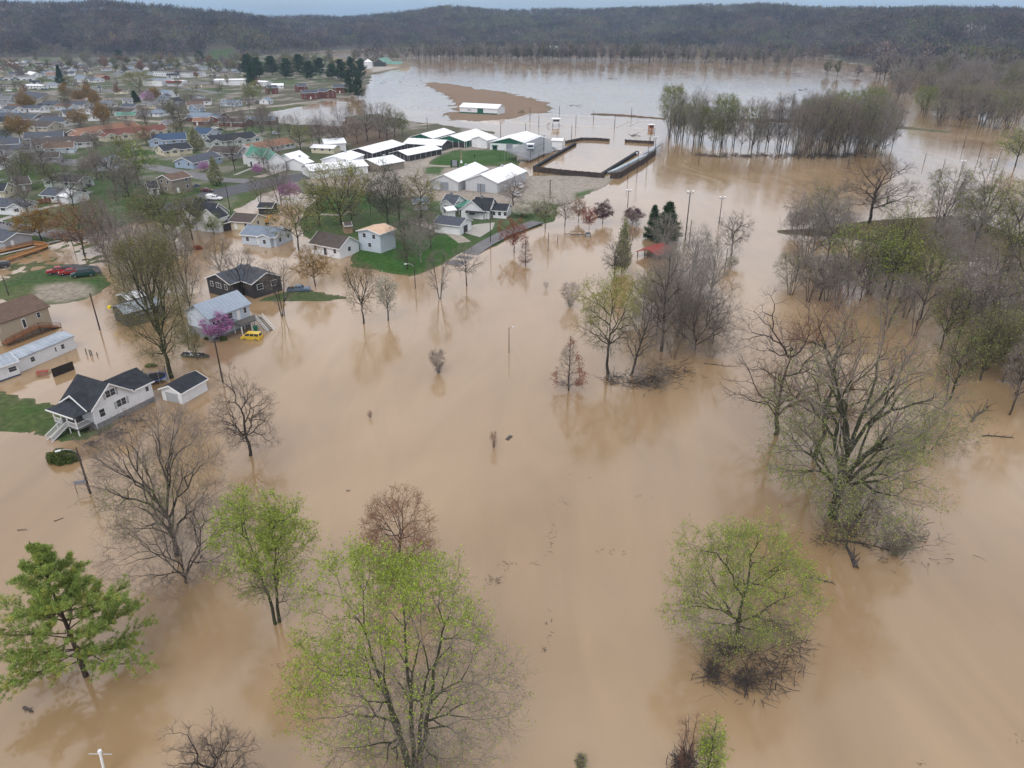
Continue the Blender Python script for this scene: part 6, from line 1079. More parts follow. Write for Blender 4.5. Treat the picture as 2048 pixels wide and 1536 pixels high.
fill([(-180, 185), (0, 190), (110, 205), (230, 215), (440, 200), (430, 225), (330, 240), (100, 250), (-180, 235)], 34, 15.5, 'middle-row cottages')
fill([(-180, 300), (60, 300), (200, 305), (230, 345), (130, 345), (0, 350), (-180, 350)], 9, 17, 'side-street cottages')
# ---------------------------------------------------------------- race arena
def wall_run(name, label, cat, pts, h, th, m, z=0.0, cap=None):
    P = [np.array(W(*p)) for p in pts]; c = sum(P) / len(P); o = thing(name, label, cat, (c[0], c[1], z)); mb = MB(); ps = MB()
    for a, b in zip(P[:-1], P[1:]):
        a = a - c; b = b - c; d = b - a; L = np.linalg.norm(d); d /= L; nn = np.array((-d[1], d[0])) * th / 2; v = [(*(a - nn), -1.2), (*(b - nn), -1.2), (*(b + nn), -1.2), (*(a + nn), -1.2)]
        mb.add(v + [(x, y_, h) for x, y_, _ in v], [(0, 1, 2, 3), (4, 5, 6, 7), (0, 1, 5, 4), (1, 2, 6, 5), (2, 3, 7, 6), (3, 0, 4, 7)])
        for i in range(int(L / 3) + 1): q_ = a + d * i * 3; ps.bar((*q_, -1), (*q_, h + .15), .16 + th * .5, n=4)
    mb.build('panel', m, o); ps.build('post', cap or m, o); return o
M_TYRE = mat('black arena wall', (.038, .028, .025), .85, (.075, .058, .048), .7)
F4 = lambda *p: [px('F4', *q_) for q_ in p]
wall_run('arena_wall', 'black wall across the near end of the race arena', 'wall', F4((888, 668), (1060, 690), (1180, 703), (1470, 728)), 2.4, .4, M_TYRE)
wall_run('arena_wall', 'black wall along the far end of the arena, left of the gap', 'wall', F4((1150, 440), (1285, 412), (1400, 414), (1512, 422)), 1.5, .4, M_TYRE)
wall_run('arena_wall', 'short black wall at the far right end of the arena', 'wall', F4((1640, 428), (1760, 436), (1876, 442)), 1.5, .4, M_TYRE)
wall_run('arena_wall', 'black outer wall of the right-hand stand', 'wall', F4((1520, 728), (1592, 726), (1750, 628), (1770, 620), (1885, 535), (1885, 500)), 2.6, .4, M_TYRE)
def tyre_row(label, a, b, n, r=.85, h=1.5):
    A, B = np.array(W(*a)), np.array(W(*b)); c = (A + B) / 2; o = thing('tyre_barrier', label, 'tyre barrier', (c[0], c[1], 0)); mb = MB()
    for i in range(n):
        p = A + (B - A) * i / (n - 1) - c
        for z in (0, .5, 1.0): mb.bar((*p, z - .2), (*p, z + .2), r, n=9)
    mb.build('tyre_stack', M_BLACK, o); wk = MB(); d = (B - A); wk.bar((*(A - c + (0.6, 0.4)), -.5), (*(A - c + (0.6, 0.4)), .3), .2); return o
tyre_row('row of stacked black tyres along the right inside edge of the arena', px('F4', 1445, 705), px('F4', 1738, 520), 46)
tyre_row('row of stacked black tyres along the grandstand side of the arena', px('F4', 905, 640), px('F4', 1228, 452), 52)
def stand(name, label, a, b, depth, rows, z0, z1, side, m=M_STEEL):
    """bleacher whose front edge runs a->b; it rises away on the given side"""
    A, B = np.array(W(*a)), np.array(W(*b)); c = (A + B) / 2; d = B - A; L = np.linalg.norm(d); d /= L; nn = np.array((-d[1], d[0])) * side; o = thing(name, label, 'grandstand', (c[0], c[1], 0)); rz = math.atan2(d[1], d[0])
    se = MB(); fr_ = MB(); fb = MB()
    for i in range(rows):
        t = depth * i / rows * side; z = z0 + (z1 - z0) * i / rows; t2 = t + .38 * side; se.box(-L / 2, L / 2, min(t, t2), max(t, t2), z + .42, z + .5); t3 = t + (depth / rows) * side; fb.box(-L / 2, L / 2, min(t2, t3), max(t2, t3), z, z + .06)
    for k in range(int(L / 4) + 1):
        x = -L / 2 + k * 4; fr_.bar((x, 0, z0), (x, depth * side, z1), .07, n=4); fr_.bar((x, depth * side, -1), (x, depth * side, z1), .07, n=4); fr_.bar((x, depth * .5 * side, -1), (x, depth * .5 * side, (z0 + z1) / 2), .06, n=4)
    for s in (-L / 2, L / 2): fr_.bar((s, 0, z0 + 1), (s, depth * side, z1 + 1.1), .05, n=4)
    fr_.bar((-L / 2, depth * side, z1 + 1.1), (L / 2, depth * side, z1 + 1.1), .05, n=4); fr_.bar((-L / 2, depth * side, z1 + .6), (L / 2, depth * side, z1 + .6), .05, n=4)
    se.build('seat_row', m, o, rz=rz); fb.build('footboard', mat('dull footboard', (.22, .24, .26), .6), o, rz=rz); fr_.build('frame', M_STEEL, o, rz=rz); return o
stand('grandstand', 'long silver bleachers rising beside the barns, left of the arena', px('F4', 860, 600), px('F4', 1135, 468), 13, 14, 1.2, 5.0, 1)
stand('grandstand', 'smaller bleachers on the right of the arena, backed by the black wall', px('F4', 1490, 690), px('F4', 1755, 560), 4.5, 6, .4, 2.0, -1, mat('pale blue bench', (.42, .50, .55), .5))
stand('grandstand', 'last section of pale bleachers at the far right corner of the arena', px('F4', 1775, 545), px('F4', 1865, 480), 5.5, 7, .8, 3.2, -1)
def booth(u, v, label, w, h, m, roof_m, name='booth', legs=0.0, extra=None):
    x, y = W(u, v); o = thing(name, label, name, (x, y, 0)); b = MB().box(-w / 2, w / 2, -w / 2, w / 2, legs, legs + h).build('wall', m, o); MB().box(-w / 2 - .4, w / 2 + .4, -w / 2 - .4, w / 2 + .4, legs + h + .01, legs + h + .22).build('roof', roof_m, o)
    p = MB(); [p.box(s * w / 2 * .8 - .1, s * w / 2 * .8 + .1, t * w / 2 * .8 - .1, t * w / 2 * .8 + .1, -1, legs - .01) for s in (-1, 1) for t in (-1, 1)]; 
    if legs > 0: p.build('leg', M_DARK, o)
    MB().box(-w / 2 + .4, w / 2 - .4, -w / 2 - .05, -w / 2 - .01, legs + h * .4, legs + h * .8).build('window', M_GLASS, o)
    if extra:
        s = MB(); [s.box(-w / 2 - 2 - .3 * i, -w / 2 - 1.7 - .3 * i + .3, -1, 1, legs - .3 * i - .1, legs - .3 * i) for i in range(6)]; s.build('stairs', mat('rusty steps', (.22, .12, .10), .8), o)
    return o
booth(*px('F4', 1072, 298), 'white two-storey judges booth standing in the flooded show ring', 5, 2.6, wallm('white'), roofm('metal'), legs=2.2, extra=1)
booth(*px('F4', 1850, 325), 'orange-brown ticket booth at the far right of the flooded ring', 3.2, 2.6, mat('orange board', (.45, .20, .10), .8), roofm('metal'), legs=.4)
booth(*px('F4', 862, 545), 'white announcer stand on a pole frame in front of the bleachers', 3.2, 2.0, wallm('paleblue'), roofm('metal'), legs=4.0)
booth(*px('FB', 1735, 450), 'small dark green kiosk beside the white barn with a green gable', 2.4, 2.4, wallm('darkgreen'), roofm('green'), legs=.3, name='kiosk')
# show ring fences (white rails just above the water)
def fence(label, pts, h=1.0, m=M_WHITE, sp=5.0, rails=2, group=None, name='fence', z=0.0, r=.07):
    P = [np.array(W(*p)) for p in pts]; c = sum(P) / len(P); o = thing(name, label, 'fence', (c[0], c[1], z), 0, group); rl = MB(); ps = MB()
    for a, b in zip(P[:-1], P[1:]):
        a = a - c; b = b - c; L = np.linalg.norm(b - a)
        for k in range(rails): zz = h * (k + 1) / rails; rl.bar((*a, zz), (*b, zz), r, n=4)
        for i in range(int(L / sp) + 1): q_ = a + (b - a) * i * sp / L; ps.bar((*q_, -1), (*q_, h + .1), .09, n=4)
    rl.build('rail', m, o); ps.build('post', m, o); return o
fence('white rail fence on the near side of the flooded show ring', F4((690, 262), (840, 280), (1030, 290)), .45); fence('white rail fence between judges booth and ring corner', F4((1110, 290), (1230, 302), (1560, 310), (1680, 252)), .45)
fence('white rail fence along the far side of the flooded show ring', F4((700, 250), (780, 232), (855, 202), (1010, 207), (1240, 220), (1560, 236)), .9); fence('white rails of the small pen right of the show ring', F4((1800, 322), (1640, 312), (1755, 254), (1880, 256)), .45)
fence('white rail fence at the far left of the flooded inlet', [px('B', 1815, 520), px('B', 1950, 517)], 1.4); fence('white rail fence in the inlet below the brick blocks', [px('B', 1670, 572), px('B', 1835, 585)], 1.2)
fence('dark wire fence along the field edge', F4((110, 152), (0, 150), (-200, 140)), 1.1, M_DARK, 6, 1, r=.03)
fence('brown plank fence between white garage house and driveway', [px('T5', 450, 1120), px('T5', 590, 1100), px('T5', 650, 1095), px('T5', 760, 1075)], 1.8, M_WOOD, 2, 6, z=.4, r=.16)
# ---------------------------------------------------------------- poles and lamps
def pole(u, vb, vt, label, kind='utility', r=.14, group=None, zb=0.0, name=None, arm=0):
    x, y = W(u, vb); H = max(2, HGT(u, vb, vt)); o = thing(name or {'utility': 'utility_pole', 'lamp': 'street_lamp', 'flood': 'floodlight_pole', 'post': 'pole'}[kind], label, 'pole' if kind != 'lamp' else 'street lamp', (x, y, zb), arm, group)
    rr = max(r, y * .00045); MB().bar((0, 0, -1.5), (0, 0, H), rr, rr * .65, 8).build('pole', M_POLE if kind != 'steel' else M_STEEL, o)
    if kind == 'lamp':
        q = .4 if r < .11 else 1.0; MB().path([(0, 0, H - .9 * q), (-.5 * q, 0, H - .25 * q), (-1.3 * q, 0, H + .1 * q), (-1.9 * q, 0, H + .12 * q)], .055).build('arm', M_STEEL, o); MB().box(-2.5 * q, -1.8 * q, -.16, .16, H + .02, H + .17).build('lamp_head', M_LAMP, o, bevel=.03)
    if kind == 'utility' and H > 5:
        MB().box(-.9, .9, -.06, .06, H - .6, H - .48).build('crossarm', M_POLE, o); i = MB(); [i.bar((s, 0, H - .48), (s, 0, H - .3), .05) for s in (-.8, 0.3, .8)]; i.build('insulator', M_STEEL, o)
    if kind == 'flood':
        MB().box(-.9, .9, -.08, .08, H - .3, H - .15).build('crossarm', M_STEEL, o); i = MB(); [i.bar((s, 0, H - .2), (s * 1.1, -.25, H + .5), .28, .36) for s in (-.7, .7)]; i.build('floodlight', M_LAMP, o)
    return reg(o, 'thin pole')
pole(181, 987, 895, 'street lamp with a white arm beside the white farmhouse, standing in water', 'lamp', .17, arm=.5); pole(446, 765, 678, 'utility pole in open water near the gnarled bare tree', 'utility', .17)
pole(200, 660, 586, 'leaning-looking utility pole between trailer home and wooden barn', 'post', .17); pole(1018, 705, 655, 'small lamp post alone in open water', 'lamp', .1, arm=math.pi)
pole(831, 577, 527, 'street lamp at the near corner of the lawn', 'lamp', .12, arm=.35); pole(981, 487, 405, 'utility pole beside the road by the carport house', 'utility'); pole(18, 592, 552, 'utility pole at the left edge by the tan house', 'utility'); pole(146, 492, 438, 'street lamp at the puddle edge by the wooden ramp', 'lamp', .13, arm=2.4)
pole(365, 640, 525, 'tall utility pole left of the dark cottage', 'utility'); pole(462, 430, 370, 'utility pole between the parking lot and black-roofed house', 'utility', .16, zb=.2); pole(235, 390, 352, 'pale utility pole in the clump of bare trees', 'steel' if False else 'post', .13, zb=.4)
pole(1370, 482, 385, 'tall floodlight pole right of the spruces', 'flood', .2); pole(1438, 447, 396, 'floodlight pole alone in the channel', 'flood', .15); pole(1255, 415, 382, 'floodlight pole behind the plum-leaved trees', 'flood', .15); pole(1378, 487, 440, 'plain short pole beside the tall floodlight pole', 'post', .14)
pole(1449, 545, 497, 'plain pole in the water beside the dark snag', 'post', .12); pole(1096, 502, 465, 'plain pole in the water right of the orange-red maple', 'post', .12); pole(1115, 487, 479, 'short stake near the park bench', 'post', .1); pole(1100, 398, 360, 'utility pole on the gravel lot edge', 'utility', zb=.3); pole(962, 400, 388 - 18, 'utility pole in front of the right-hand white barn', 'post', zb=.4)
for i, (a, b, c_) in enumerate([(20, 330, 222), (620, 395, 262), (825, 335, 268), (860, 240, 140), (932, 300, 208), (1100, 205, 128), (1235, 305, 205), (1380, 250, 168), (1552, 310, 198), (1690, 225, 145), (1200, 412, 285)]): pole(*px('F4', a, b), px('F4', a, c_)[1], 'slim pole standing in the flooded show grounds', 'post', .12, 'slim poles in the show grounds')
for a, b, c_ in [(928, 700, 520), (972, 530, 368), (1080, 470, 322), (862, 590, 500), (1660, 740, 595), (1735, 715, 520), (1820, 610, 385), (1845, 445, 310), (1880, 535, 390), (1022, 850, 750), (615, 590, 512)]: pole(*px('F4', a, b), px('F4', a, c_)[1], 'light pole around the race arena', 'flood' if a in (1735, 1880, 972) else 'post', .13, 'poles around the race arena')
for a, b, c_ in [(265, 900, 825), (232, 835, 745), (20, 790, 700), (1080, 925, 850), (1715, 810, 740), (1500, 895, 840), (1605, 920, 870), (1692, 972, 885), (1715, 915, 880), (1860, 940, 880), (1900, 910, 832), (1800, 860, 780)]:
    u, v = 1300 + a / 2.738, b / 2.738; pole(u, v, c_ / 2.738, 'thin pole in the flooded sports field', 'flood' if a in (1692, 1860) else 'post', .11, 'poles in the flooded sports field')
for u, vb, vt in ((1671, 22, 2), (1760, 24, 0)):
    X, Y = (u - 1024) / F_PX * 2900 * .92, 2700; z = hz(X, Y); o = thing('radio_mast', 'thin radio mast on the far ridge, ' + ('left' if u < 1700 else 'right') + ' one', 'mast', (X, Y, z)); MB().bar((0, 0, 0), (0, 0, 62 if u < 1700 else 70), .9, .5, 4).build('mast', M_STEEL, o); MB().bar((0, 0, 30), (6, 0, 0), .1, n=3).build('guy_wire', M_STEEL, o)
# posts near the trailer
for i, (a, b, t) in enumerate([(1480, 1270, 1215), (1545, 1290, 1225), (1575, 1295, 1175), (1665, 1300, 1255)]):
    x, y = W(*px('A1', a, b)); reg(tag(MB().bar((0, 0, -1), (0, 0, 1.3 if i < 3 else .8), .1, n=6).build('wooden_post', M_POLE, None, (x, y, 0)), 'x', 'post', 'posts by the trailer home'), 'dark wooden post')
# ---------------------------------------------------------------- vehicles
PAINT = lambda nm, c_: mat('car paint ' + nm, c_, .25, spec=.6)
WHEEL = None
def vehicle(u, v, rz, kind, paint, label, z=0.0, name=None, cat=None, group=None, ground=True, parts=True, sink=0.0):
    x, y = W(u, v, max(z, 0)); o = thing(name or {'van': 'van', 'suv': 'car', 'pickup': 'pickup_truck', 'sedan': 'car', 'mini': 'minivan'}[kind], label, cat or {'van': 'van', 'suv': 'car', 'pickup': 'pickup truck', 'sedan': 'car', 'mini': 'minivan'}[kind], (x, y, z - sink), rz, group)
    Ln, Wd = {'van': (5.6, 2.0), 'suv': (4.6, 1.85), 'pickup': (5.7, 1.95), 'sedan': (4.6, 1.8), 'mini': (4.4, 1.8)}[kind]; h = Ln / 2; w2 = Wd / 2
    low = {'van': [(-h, .35), (-h, 1.15), (h - 1.3, 1.2), (h - .15, .95), (h, .7), (h, .35)], 'suv': [(-h, .35), (-h, 1.05), (h - 1.3, 1.08), (h - .15, .9), (h, .65), (h, .35)], 'mini': [(-h, .35), (-h, 1.05), (h - .95, 1.08), (h - .1, .9), (h, .65), (h, .35)],
           'pickup': [(-h, .5), (-h, 1.12), (h - 1.5, 1.15), (h - .1, 1.05), (h, .8), (h, .45)], 'sedan': [(-h, .3), (-h + .03, .92), (h - 1.3, .95), (h - .1, .75), (h, .55), (h, .3)]}[kind]
    cab = {'van': (-h + .05, -h + .2, h - 1.75, h - 1.15, 1.95), 'suv': (-h + .08, -h + .45, h - 2.0, h - 1.3, 1.72), 'mini': (-h + .04, -h + .22, h - 1.35, h - .65, 1.82), 'pickup': (-h + 2.0, -h + 2.15, h - 2.1, h - 1.55, 1.8), 'sedan': (-h + .5, -h + 1.25, h - 2.0, h - 1.3, 1.4)}[kind]
    zc = low[2][1] - .02; body_ = MB().ext([(a, b_) for a, b_ in low][::-1], -w2, w2, 'y').mesh('body', paint, .07); b = link('body', body_, o)
    x0, x1, x2, x3, zt_ = cab; iw = w2 - .2; v8 = [(x0, -w2 + .04, zc), (x3, -w2 + .04, zc), (x3, w2 - .04, zc), (x0, w2 - .04, zc), (x1, -iw, zt_), (x2, -iw, zt_), (x2, iw, zt_), (x1, iw, zt_)]
    MB().add(v8, [(3, 2, 1, 0), (4, 5, 6, 7), (0, 1, 5, 4), (1, 2, 6, 5), (2, 3, 7, 6), (3, 0, 4, 7)]).build('cabin', paint, o, bevel=.05)
    def quad(i, j, k, l_, a0, a1, b0, b1, off):
        A, B, C_, D = [np.array(v8[n_]) for n_ in (i, j, k, l_)]; f = lambda s, t: (A * (1 - s) + B * s) * (1 - t) + (D * (1 - s) + C_ * s) * t; P = [f(a0, b0), f(a1, b0), f(a1, b1), f(a0, b1)]; n_ = np.cross(P[1] - P[0], P[3] - P[0]); n_ /= np.linalg.norm(n_); return [tuple(p + n_ * off) for p in P]
    g = MB(); g2 = MB(); cuts = {'van': ((.04, .3), (.34, .62), (.66, .95)), 'suv': ((.05, .3), (.34, .62), (.66, .93)), 'mini': ((.05, .32), (.36, .62), (.66, .93)), 'pickup': ((.08, .46), (.52, .9)), 'sedan': ((.08, .47), (.52, .9))}[kind]
    for a0, a1 in cuts: g.add(quad(0, 1, 5, 4, a0, a1, .2, .86, .015), [(0, 1, 2, 3)]); g2.add(quad(2, 3, 7, 6, 1 - a1, 1 - a0, .2, .86, .015), [(0, 1, 2, 3)])
    g.build('side_window', M_GLASS, o); g2.build('side_window', M_GLASS, o); MB().add(quad(1, 2, 6, 5, .08, .92, .12, .9, .015), [(0, 1, 2, 3)]).build('windscreen', M_GLASS, o); MB().add(quad(3, 0, 4, 7, .1, .9, .2, .85, .015), [(0, 1, 2, 3)]).build('rear_window', M_GLASS, o)
    if kind == 'pickup': MB().box(-h + .12, -h + 1.9, -w2 + .12, w2 - .12, zc - .02, zc + .03).build('load_bed', M_BLACK, o)
    if parts:
        for sx in (-h + .95, h - .95):
            for sy in (-w2 + .1, w2 - .1):
                wh = MB().bar((0, -.12, 0), (0, .12, 0), .36 if kind in ('pickup', 'van') else .33, n=14).build('wheel', M_BLACK, o, (sx, sy, .34)); MB().bar((0, -.135, 0), (0, .135, 0), .17, n=8).build('rim', M_STEEL, wh)
        for sy in (-w2 + .35, w2 - .35): MB().box(h - .12, h + .02, sy - .2, sy + .2, .62, .8).build('headlight', M_LAMP, o); MB().box(-h - .02, -h + .1, sy - .12, sy + .12, .7, .95).build('tail_light', mat('tail light', (.4, .01, .01), .3), o)
    return o
P_YEL = PAINT('yellow', (.70, .48, .05)); P_RED = PAINT('red', (.30, .03, .03)); P_GRN = PAINT('dark green', (.02, .06, .055)); P_SIL = PAINT('silver', (.55, .57, .6)); P_DK = PAINT('dark', (.03, .03, .035)); P_WH = PAINT('white', (.8, .8, .82)); P_BL = PAINT('blue', (.05, .12, .2)); P_TEAL = PAINT('faded blue', (.10, .15, .22))
vehicle(504, 677, R(172), 'mini', P_YEL, 'yellow minivan in shallow flood water by the raised house', sink=.35)
vehicle(118, 546, R(205), 'pickup', P_RED, 'red pickup truck on the parking pad, left of the red car', z=.34); vehicle(138, 548, R(205), 'sedan', P_RED, 'low red car between pickup and green van', z=.34); vehicle(167, 552, R(205), 'van', P_GRN, 'dark green van with tinted windows on the parking pad', z=.34)
vehicle(598, 582, R(5), 'pickup', P_TEAL, 'faded blue pickup truck in flood water behind the dark cottage', sink=.25); vehicle(154, 395, R(12), 'suv', P_SIL, 'silver hatchback in the driveway of the white garage house', z=.5); vehicle(162, 388, R(160), 'suv', P_DK, 'dark car behind the silver hatchback', z=.5)
vehicle(430, 400, R(-8), 'pickup', P_WH, 'white service truck with tool bodies on the parking lot', z=.5, name='service_truck', cat='truck'); o_ = bpy.data.objects['service_truck']; MB().box(-2.9, -.7, -1.05, 1.05, 1.1, 2.1).build('tool_body', M_WHITE, o_, bevel=.04)
vehicle(403, 402, R(0), 'suv', P_DK, 'dark car left of the white service truck', z=.5); vehicle(414, 383, R(-5), 'sedan', PAINT('maroon', (.12, .03, .03)), 'maroon car beside the conical pear tree', z=.5); vehicle(172, 373, R(5), 'suv', P_DK, 'dark car in front of the grey-white bungalow', z=.5)
vehicle(2, 535, R(200), 'suv', P_DK, 'dark car cut off by the left edge by the ramp', z=.3); vehicle(1040, 375, R(100), 'suv', P_WH, 'white car beside the round bare tree, upper one', z=.5); vehicle(1034, 392, R(100), 'suv', P_WH, 'white car beside the round bare tree, lower one', z=.5)
vehicle(475, 284, R(-10), 'sedan', P_WH, 'white car in front of the long pale green home', z=.5); vehicle(430, 258, R(20), 'sedan', P_WH, 'white car on the lot before the brick building', z=.5); vehicle(440, 261, R(20), 'sedan', P_DK, 'dark car on the lot before the brick building', z=.5); vehicle(405, 222, R(5), 'sedan', P_WH, 'white car on the lane before the pale blue house', z=.5)
vehicle(18, 183, R(0), 'van', P_WH, 'white van on the street at the left edge', z=.5); vehicle(552, 269, R(30), 'suv', P_SIL, 'silver car behind the row of slender bare trees', z=.5)
proto_car = {}; CARW = {'w': 'white car', 's': 'silver car', 'd': 'dark car', 'b': 'blue car'}
def carcopy(u, v, rz, pk, label, group):
    if pk not in proto_car: proto_car[pk] = vehicle(u, v, rz, 'sedan', {'w': P_WH, 's': P_SIL, 'd': P_DK, 'b': P_BL}[pk], label, z=.5, group=group, parts=False); reg(proto_car[pk], CARW[pk]); return
    s = proto_car[pk]; x, y = W(u, v, .5); c_ = s.copy(); COL.objects.link(c_); c_.location = (x, y, .5); c_.rotation_euler = (0, 0, rz); c_['label'] = label; c_['group'] = group; reg(c_, CARW[pk])
    for ch in s.children: d = ch.copy(); COL.objects.link(d); d.parent = c_
for i in range(16): carcopy(i * 5 - 4, 157 + (i % 2) * .6, R(80), 'wsdb'[i % 4] if i % 3 else 'w', 'car parked in the rows of the open car park', 'cars in the open car park')
for i in range(12): carcopy(i * 6 + 2, 160.5, R(80), 'bwds'[(i * 7) % 4], 'car parked in the rows of the open car park', 'cars in the open car park')
for i in range(4): carcopy(72 + i * 7, 179.5, R(0), 'dsdb'[i], 'dark car parked before the long low white building', 'cars before the long low white building')
for i in range(14): carcopy(396 + i * 5, 150 + (i % 3) * 1.2, R(70), 'wdsb'[i % 4], 'car parked behind the commercial blocks', 'cars behind the commercial blocks')
# boats
def boat(u, v, rz, L, m, label, load=False, z=0.0):
    x, y = W(u, v, z); o = thing('boat', label, 'boat', (x, y, z), rz); hb = MB(); n_ = 7; xs_ = np.linspace(-L / 2, L / 2, n_); wd = [.62, .75, .8, .78, .66, .4, .05]; V_ = []
    for a, w_ in zip(xs_, wd): V_ += [(a, -w_, .55), (a, -w_ * .75, -.1), (a, w_ * .75, -.1), (a, w_, .55)]
    F_ = [(4 * i + j, 4 * i + j + 1, 4 * i + j + 5, 4 * i + j + 4) for i in range(n_ - 1) for j in range(3)] + [(0, 1, 2, 3)]; hb.add(V_, F_); hb.add([(a, s * (w_ - .06), .5) for a, w_ in zip(xs_, wd) for s in (-1, 1)], [(2 * i, 2 * i + 1, 2 * i + 3, 2 * i + 2) for i in range(n_ - 1)] if not load else []); hb.build('hull', m, o)
    MB().box(-L * .2, -L * .2 + .3, -.7, .7, .35, .45).box(L * .12, L * .12 + .3, -.7, .7, .35, .45).build('seat', M_STEEL, o)
    if load:
        r = random.Random(4); mb = MB(); wb = MB()
        for i in range(26): (wb if i % 4 == 0 else mb).bar((r.uniform(-L * .45, L * .35), r.uniform(-.5, .5), .3), (r.uniform(-L * .45, L * .35), r.uniform(-.5, .5), r.uniform(.5, .9)), r.uniform(.05, .14))
        mb.build('cargo', M_DARK, o); wb.build('pale_cargo', M_WHITE, o)
    return o
boat(392, 713, R(-8), 5.8, mat('camouflage hull', (.10, .10, .07), .7, (.2, .19, .15), 2), 'open fishing boat full of gear floating by the tall olive tree', True, .05)
boat(92, 225, R(10), 6.5, M_WHITE, 'white motor boat parked in a driveway among the slate roofs', z=.9)
# ---------------------------------------------------------------- small things
def at(u, v, z=0.0): x, y = W(u, v, z); return (x, y, z)
# trampoline
o = thing('trampoline', 'trampoline with a blue edge pad and torn net behind the farmhouse', 'trampoline', at(312, 762)); rg = MB(); n_ = 20; rT = 2.1
for i in range(n_): a, b = 2 * math.pi * i / n_, 2 * math.pi * (i + 1) / n_; rg.add([(math.cos(a) * rT, math.sin(a) * rT, .9), (math.cos(b) * rT, math.sin(b) * rT, .9), (math.cos(b) * (rT - .3), math.sin(b) * (rT - .3), .92), (math.cos(a) * (rT - .3), math.sin(a) * (rT - .3), .92)], [(0, 1, 2, 3)])
rg.build('edge_pad', mat('blue pad', (.03, .12, .42), .5), o); MB().bar((0, 0, .86), (0, 0, .88), rT - .28, n=20).build('mat', M_BLACK, o); nt = MB(); lg = MB()
for i in range(8):
    a = 2 * math.pi * i / 8; b = a + math.pi / 4; lg.bar((math.cos(a) * rT, math.sin(a) * rT, -.5), (math.cos(a) * rT, math.sin(a) * rT, 2.7), .04)
    for k in range(12):
        z_ = .95 + k * .14; nt.bar((math.cos(a) * (rT - .05), math.sin(a) * (rT - .05), z_), (math.cos(b) * (rT - .05), math.sin(b) * (rT - .05), z_), .012, n=3); f = k / 12; p = np.array((math.cos(a), math.sin(a))) * (1 - f) + np.array((math.cos(b), math.sin(b))) * f; nt.bar((*(p * (rT - .05)), .92), (*(p * (rT - .05)), 2.55), .012, n=3)
lg.build('leg', M_STEEL, o); nt.build('safety_net', M_BLACK, o)
# picnic table, panels, sign
o = thing('picnic_table', 'red picnic table awash behind the farmhouse', 'picnic table', at(86, 749), .4); mr = mat('red painted wood', (.30, .07, .05), .7); t_ = MB(); [t_.box(-1, 1, y_, y_ + .17, .68, .74) for y_ in (-.5, -.3, -.1, .1, .3)]; t_.build('table_top', mr, o)
for s in (-1, 1): MB().box(-1, 1, s * .95 - .15, s * .95 + .15, .38, .44).build('bench', mr, o)
l_ = MB(); [l_.bar((x, -.9, 0), (x, -.2, .7), .05).bar((x, .9, 0), (x, .2, .7), .05) for x in (-.7, .7)]; l_.build('leg', mr, o)
a, b = W(107, 755), W(151, 738); d = np.array(b) - a; o = thing('privacy_fence', 'dark brown privacy fence panel standing alone in the water', 'fence', ((a[0] + b[0]) / 2, (a[1] + b[1]) / 2, 0), math.atan2(d[1], d[0])); L = np.linalg.norm(d); pl = MB(); n_ = int(L / .16)
for i in range(n_): pl.box(-L / 2 + i * .16, -L / 2 + i * .16 + .15, -.02, .02, -.6, 1.75)
pl.build('board', mat('stained boards', (.035, .028, .024), .85), o); MB().box(-L / 2, L / 2, .02, .07, 1.4, 1.5).box(-L / 2, L / 2, .02, .07, .3, .4).build('rail', M_GREYWOOD, o)
o = thing('sign_frame', 'grey sign board on two tall legs beside the nearest street lamp', 'sign', at(166, 985), .35); MB().box(-.75, .75, -.04, .04, 1.5, 2.05).build('board', M_GREYDOOR, o); MB().bar((-.7, 0, -1), (-.7, 0, 2.05), .04).bar((.7, 0, -1), (.7, 0, 2.2), .04).build('leg', M_DARK, o)
# bench swing + bin in the park
o = thing('park_bench', 'dark park bench with back rails standing in the flood', 'bench', at(1156, 471), 0); br = MB(); railing(br, (-2.6, 0), (2.2, 0), .3, 1.0, .5); br.build('backrest', M_DARK, o); MB().box(-2.6, 2.2, -.6, -.1, .4, .5).build('seat', M_DARK, o); MB().bar((-4.4, 0, .5), (-2.6, 0, .6), .08).build('armrest', M_DARK, o)
lg_ = MB(); [lg_.bar((x, -.3, -1), (x, -.3, .4), .07) for x in (-2.5, 0, 2.1)]; lg_.build('leg', M_DARK, o)
o = thing('waste_bin_cage', 'square dark bin cage beside the park bench', 'bin', at(1176, 473)); MB().box(-.75, .75, -.6, .6, -.5, 1.2).build('body', M_DARK, o); MB().box(-.6, .6, -.63, -.601, .1, 1.0).build('front_panel', M_STEEL, o)
tag(MB().box(-.7, .7, -.28, .28, .02, .12).build('floating_board', mat('wet plank', (.06, .05, .045), .5), None, at(1018, 876), R(62)), 'dark plank floating in open water beside a wispy bush', 'board')
o = thing('waste_bin', 'green wheeled bin afloat at the foot of the long stairs', 'bin', at(512, 661), .3); gb = mat('green plastic', (.01, .14, .08), .4); MB().add([(-.3, -.35, 0), (.3, -.35, 0), (.3, .35, 0), (-.3, .35, 0), (-.42, -.45, .9), (.42, -.45, .9), (.42, .45, .9), (-.42, .45, .9)], [(0, 3, 2, 1), (4, 5, 6, 7), (0, 1, 5, 4), (1, 2, 6, 5), (2, 3, 7, 6), (3, 0, 4, 7)]).build('body', gb, o); MB().box(-.46, .46, -.5, .5, .9, 1.0).build('lid', gb, o)
o = thing('satellite_box', 'bright yellow box on the corner of the grey board barn', 'box', (*W(219, 615, 3.2), 3.0)); MB().box(-.35, .35, -.3, .3, 0, .6).build('box', mat('yellow plastic', (.85, .65, .02), .5), o); MB().box(.35, 2.0, -.04, .04, .25, .33).build('bracket', M_STEEL, o)
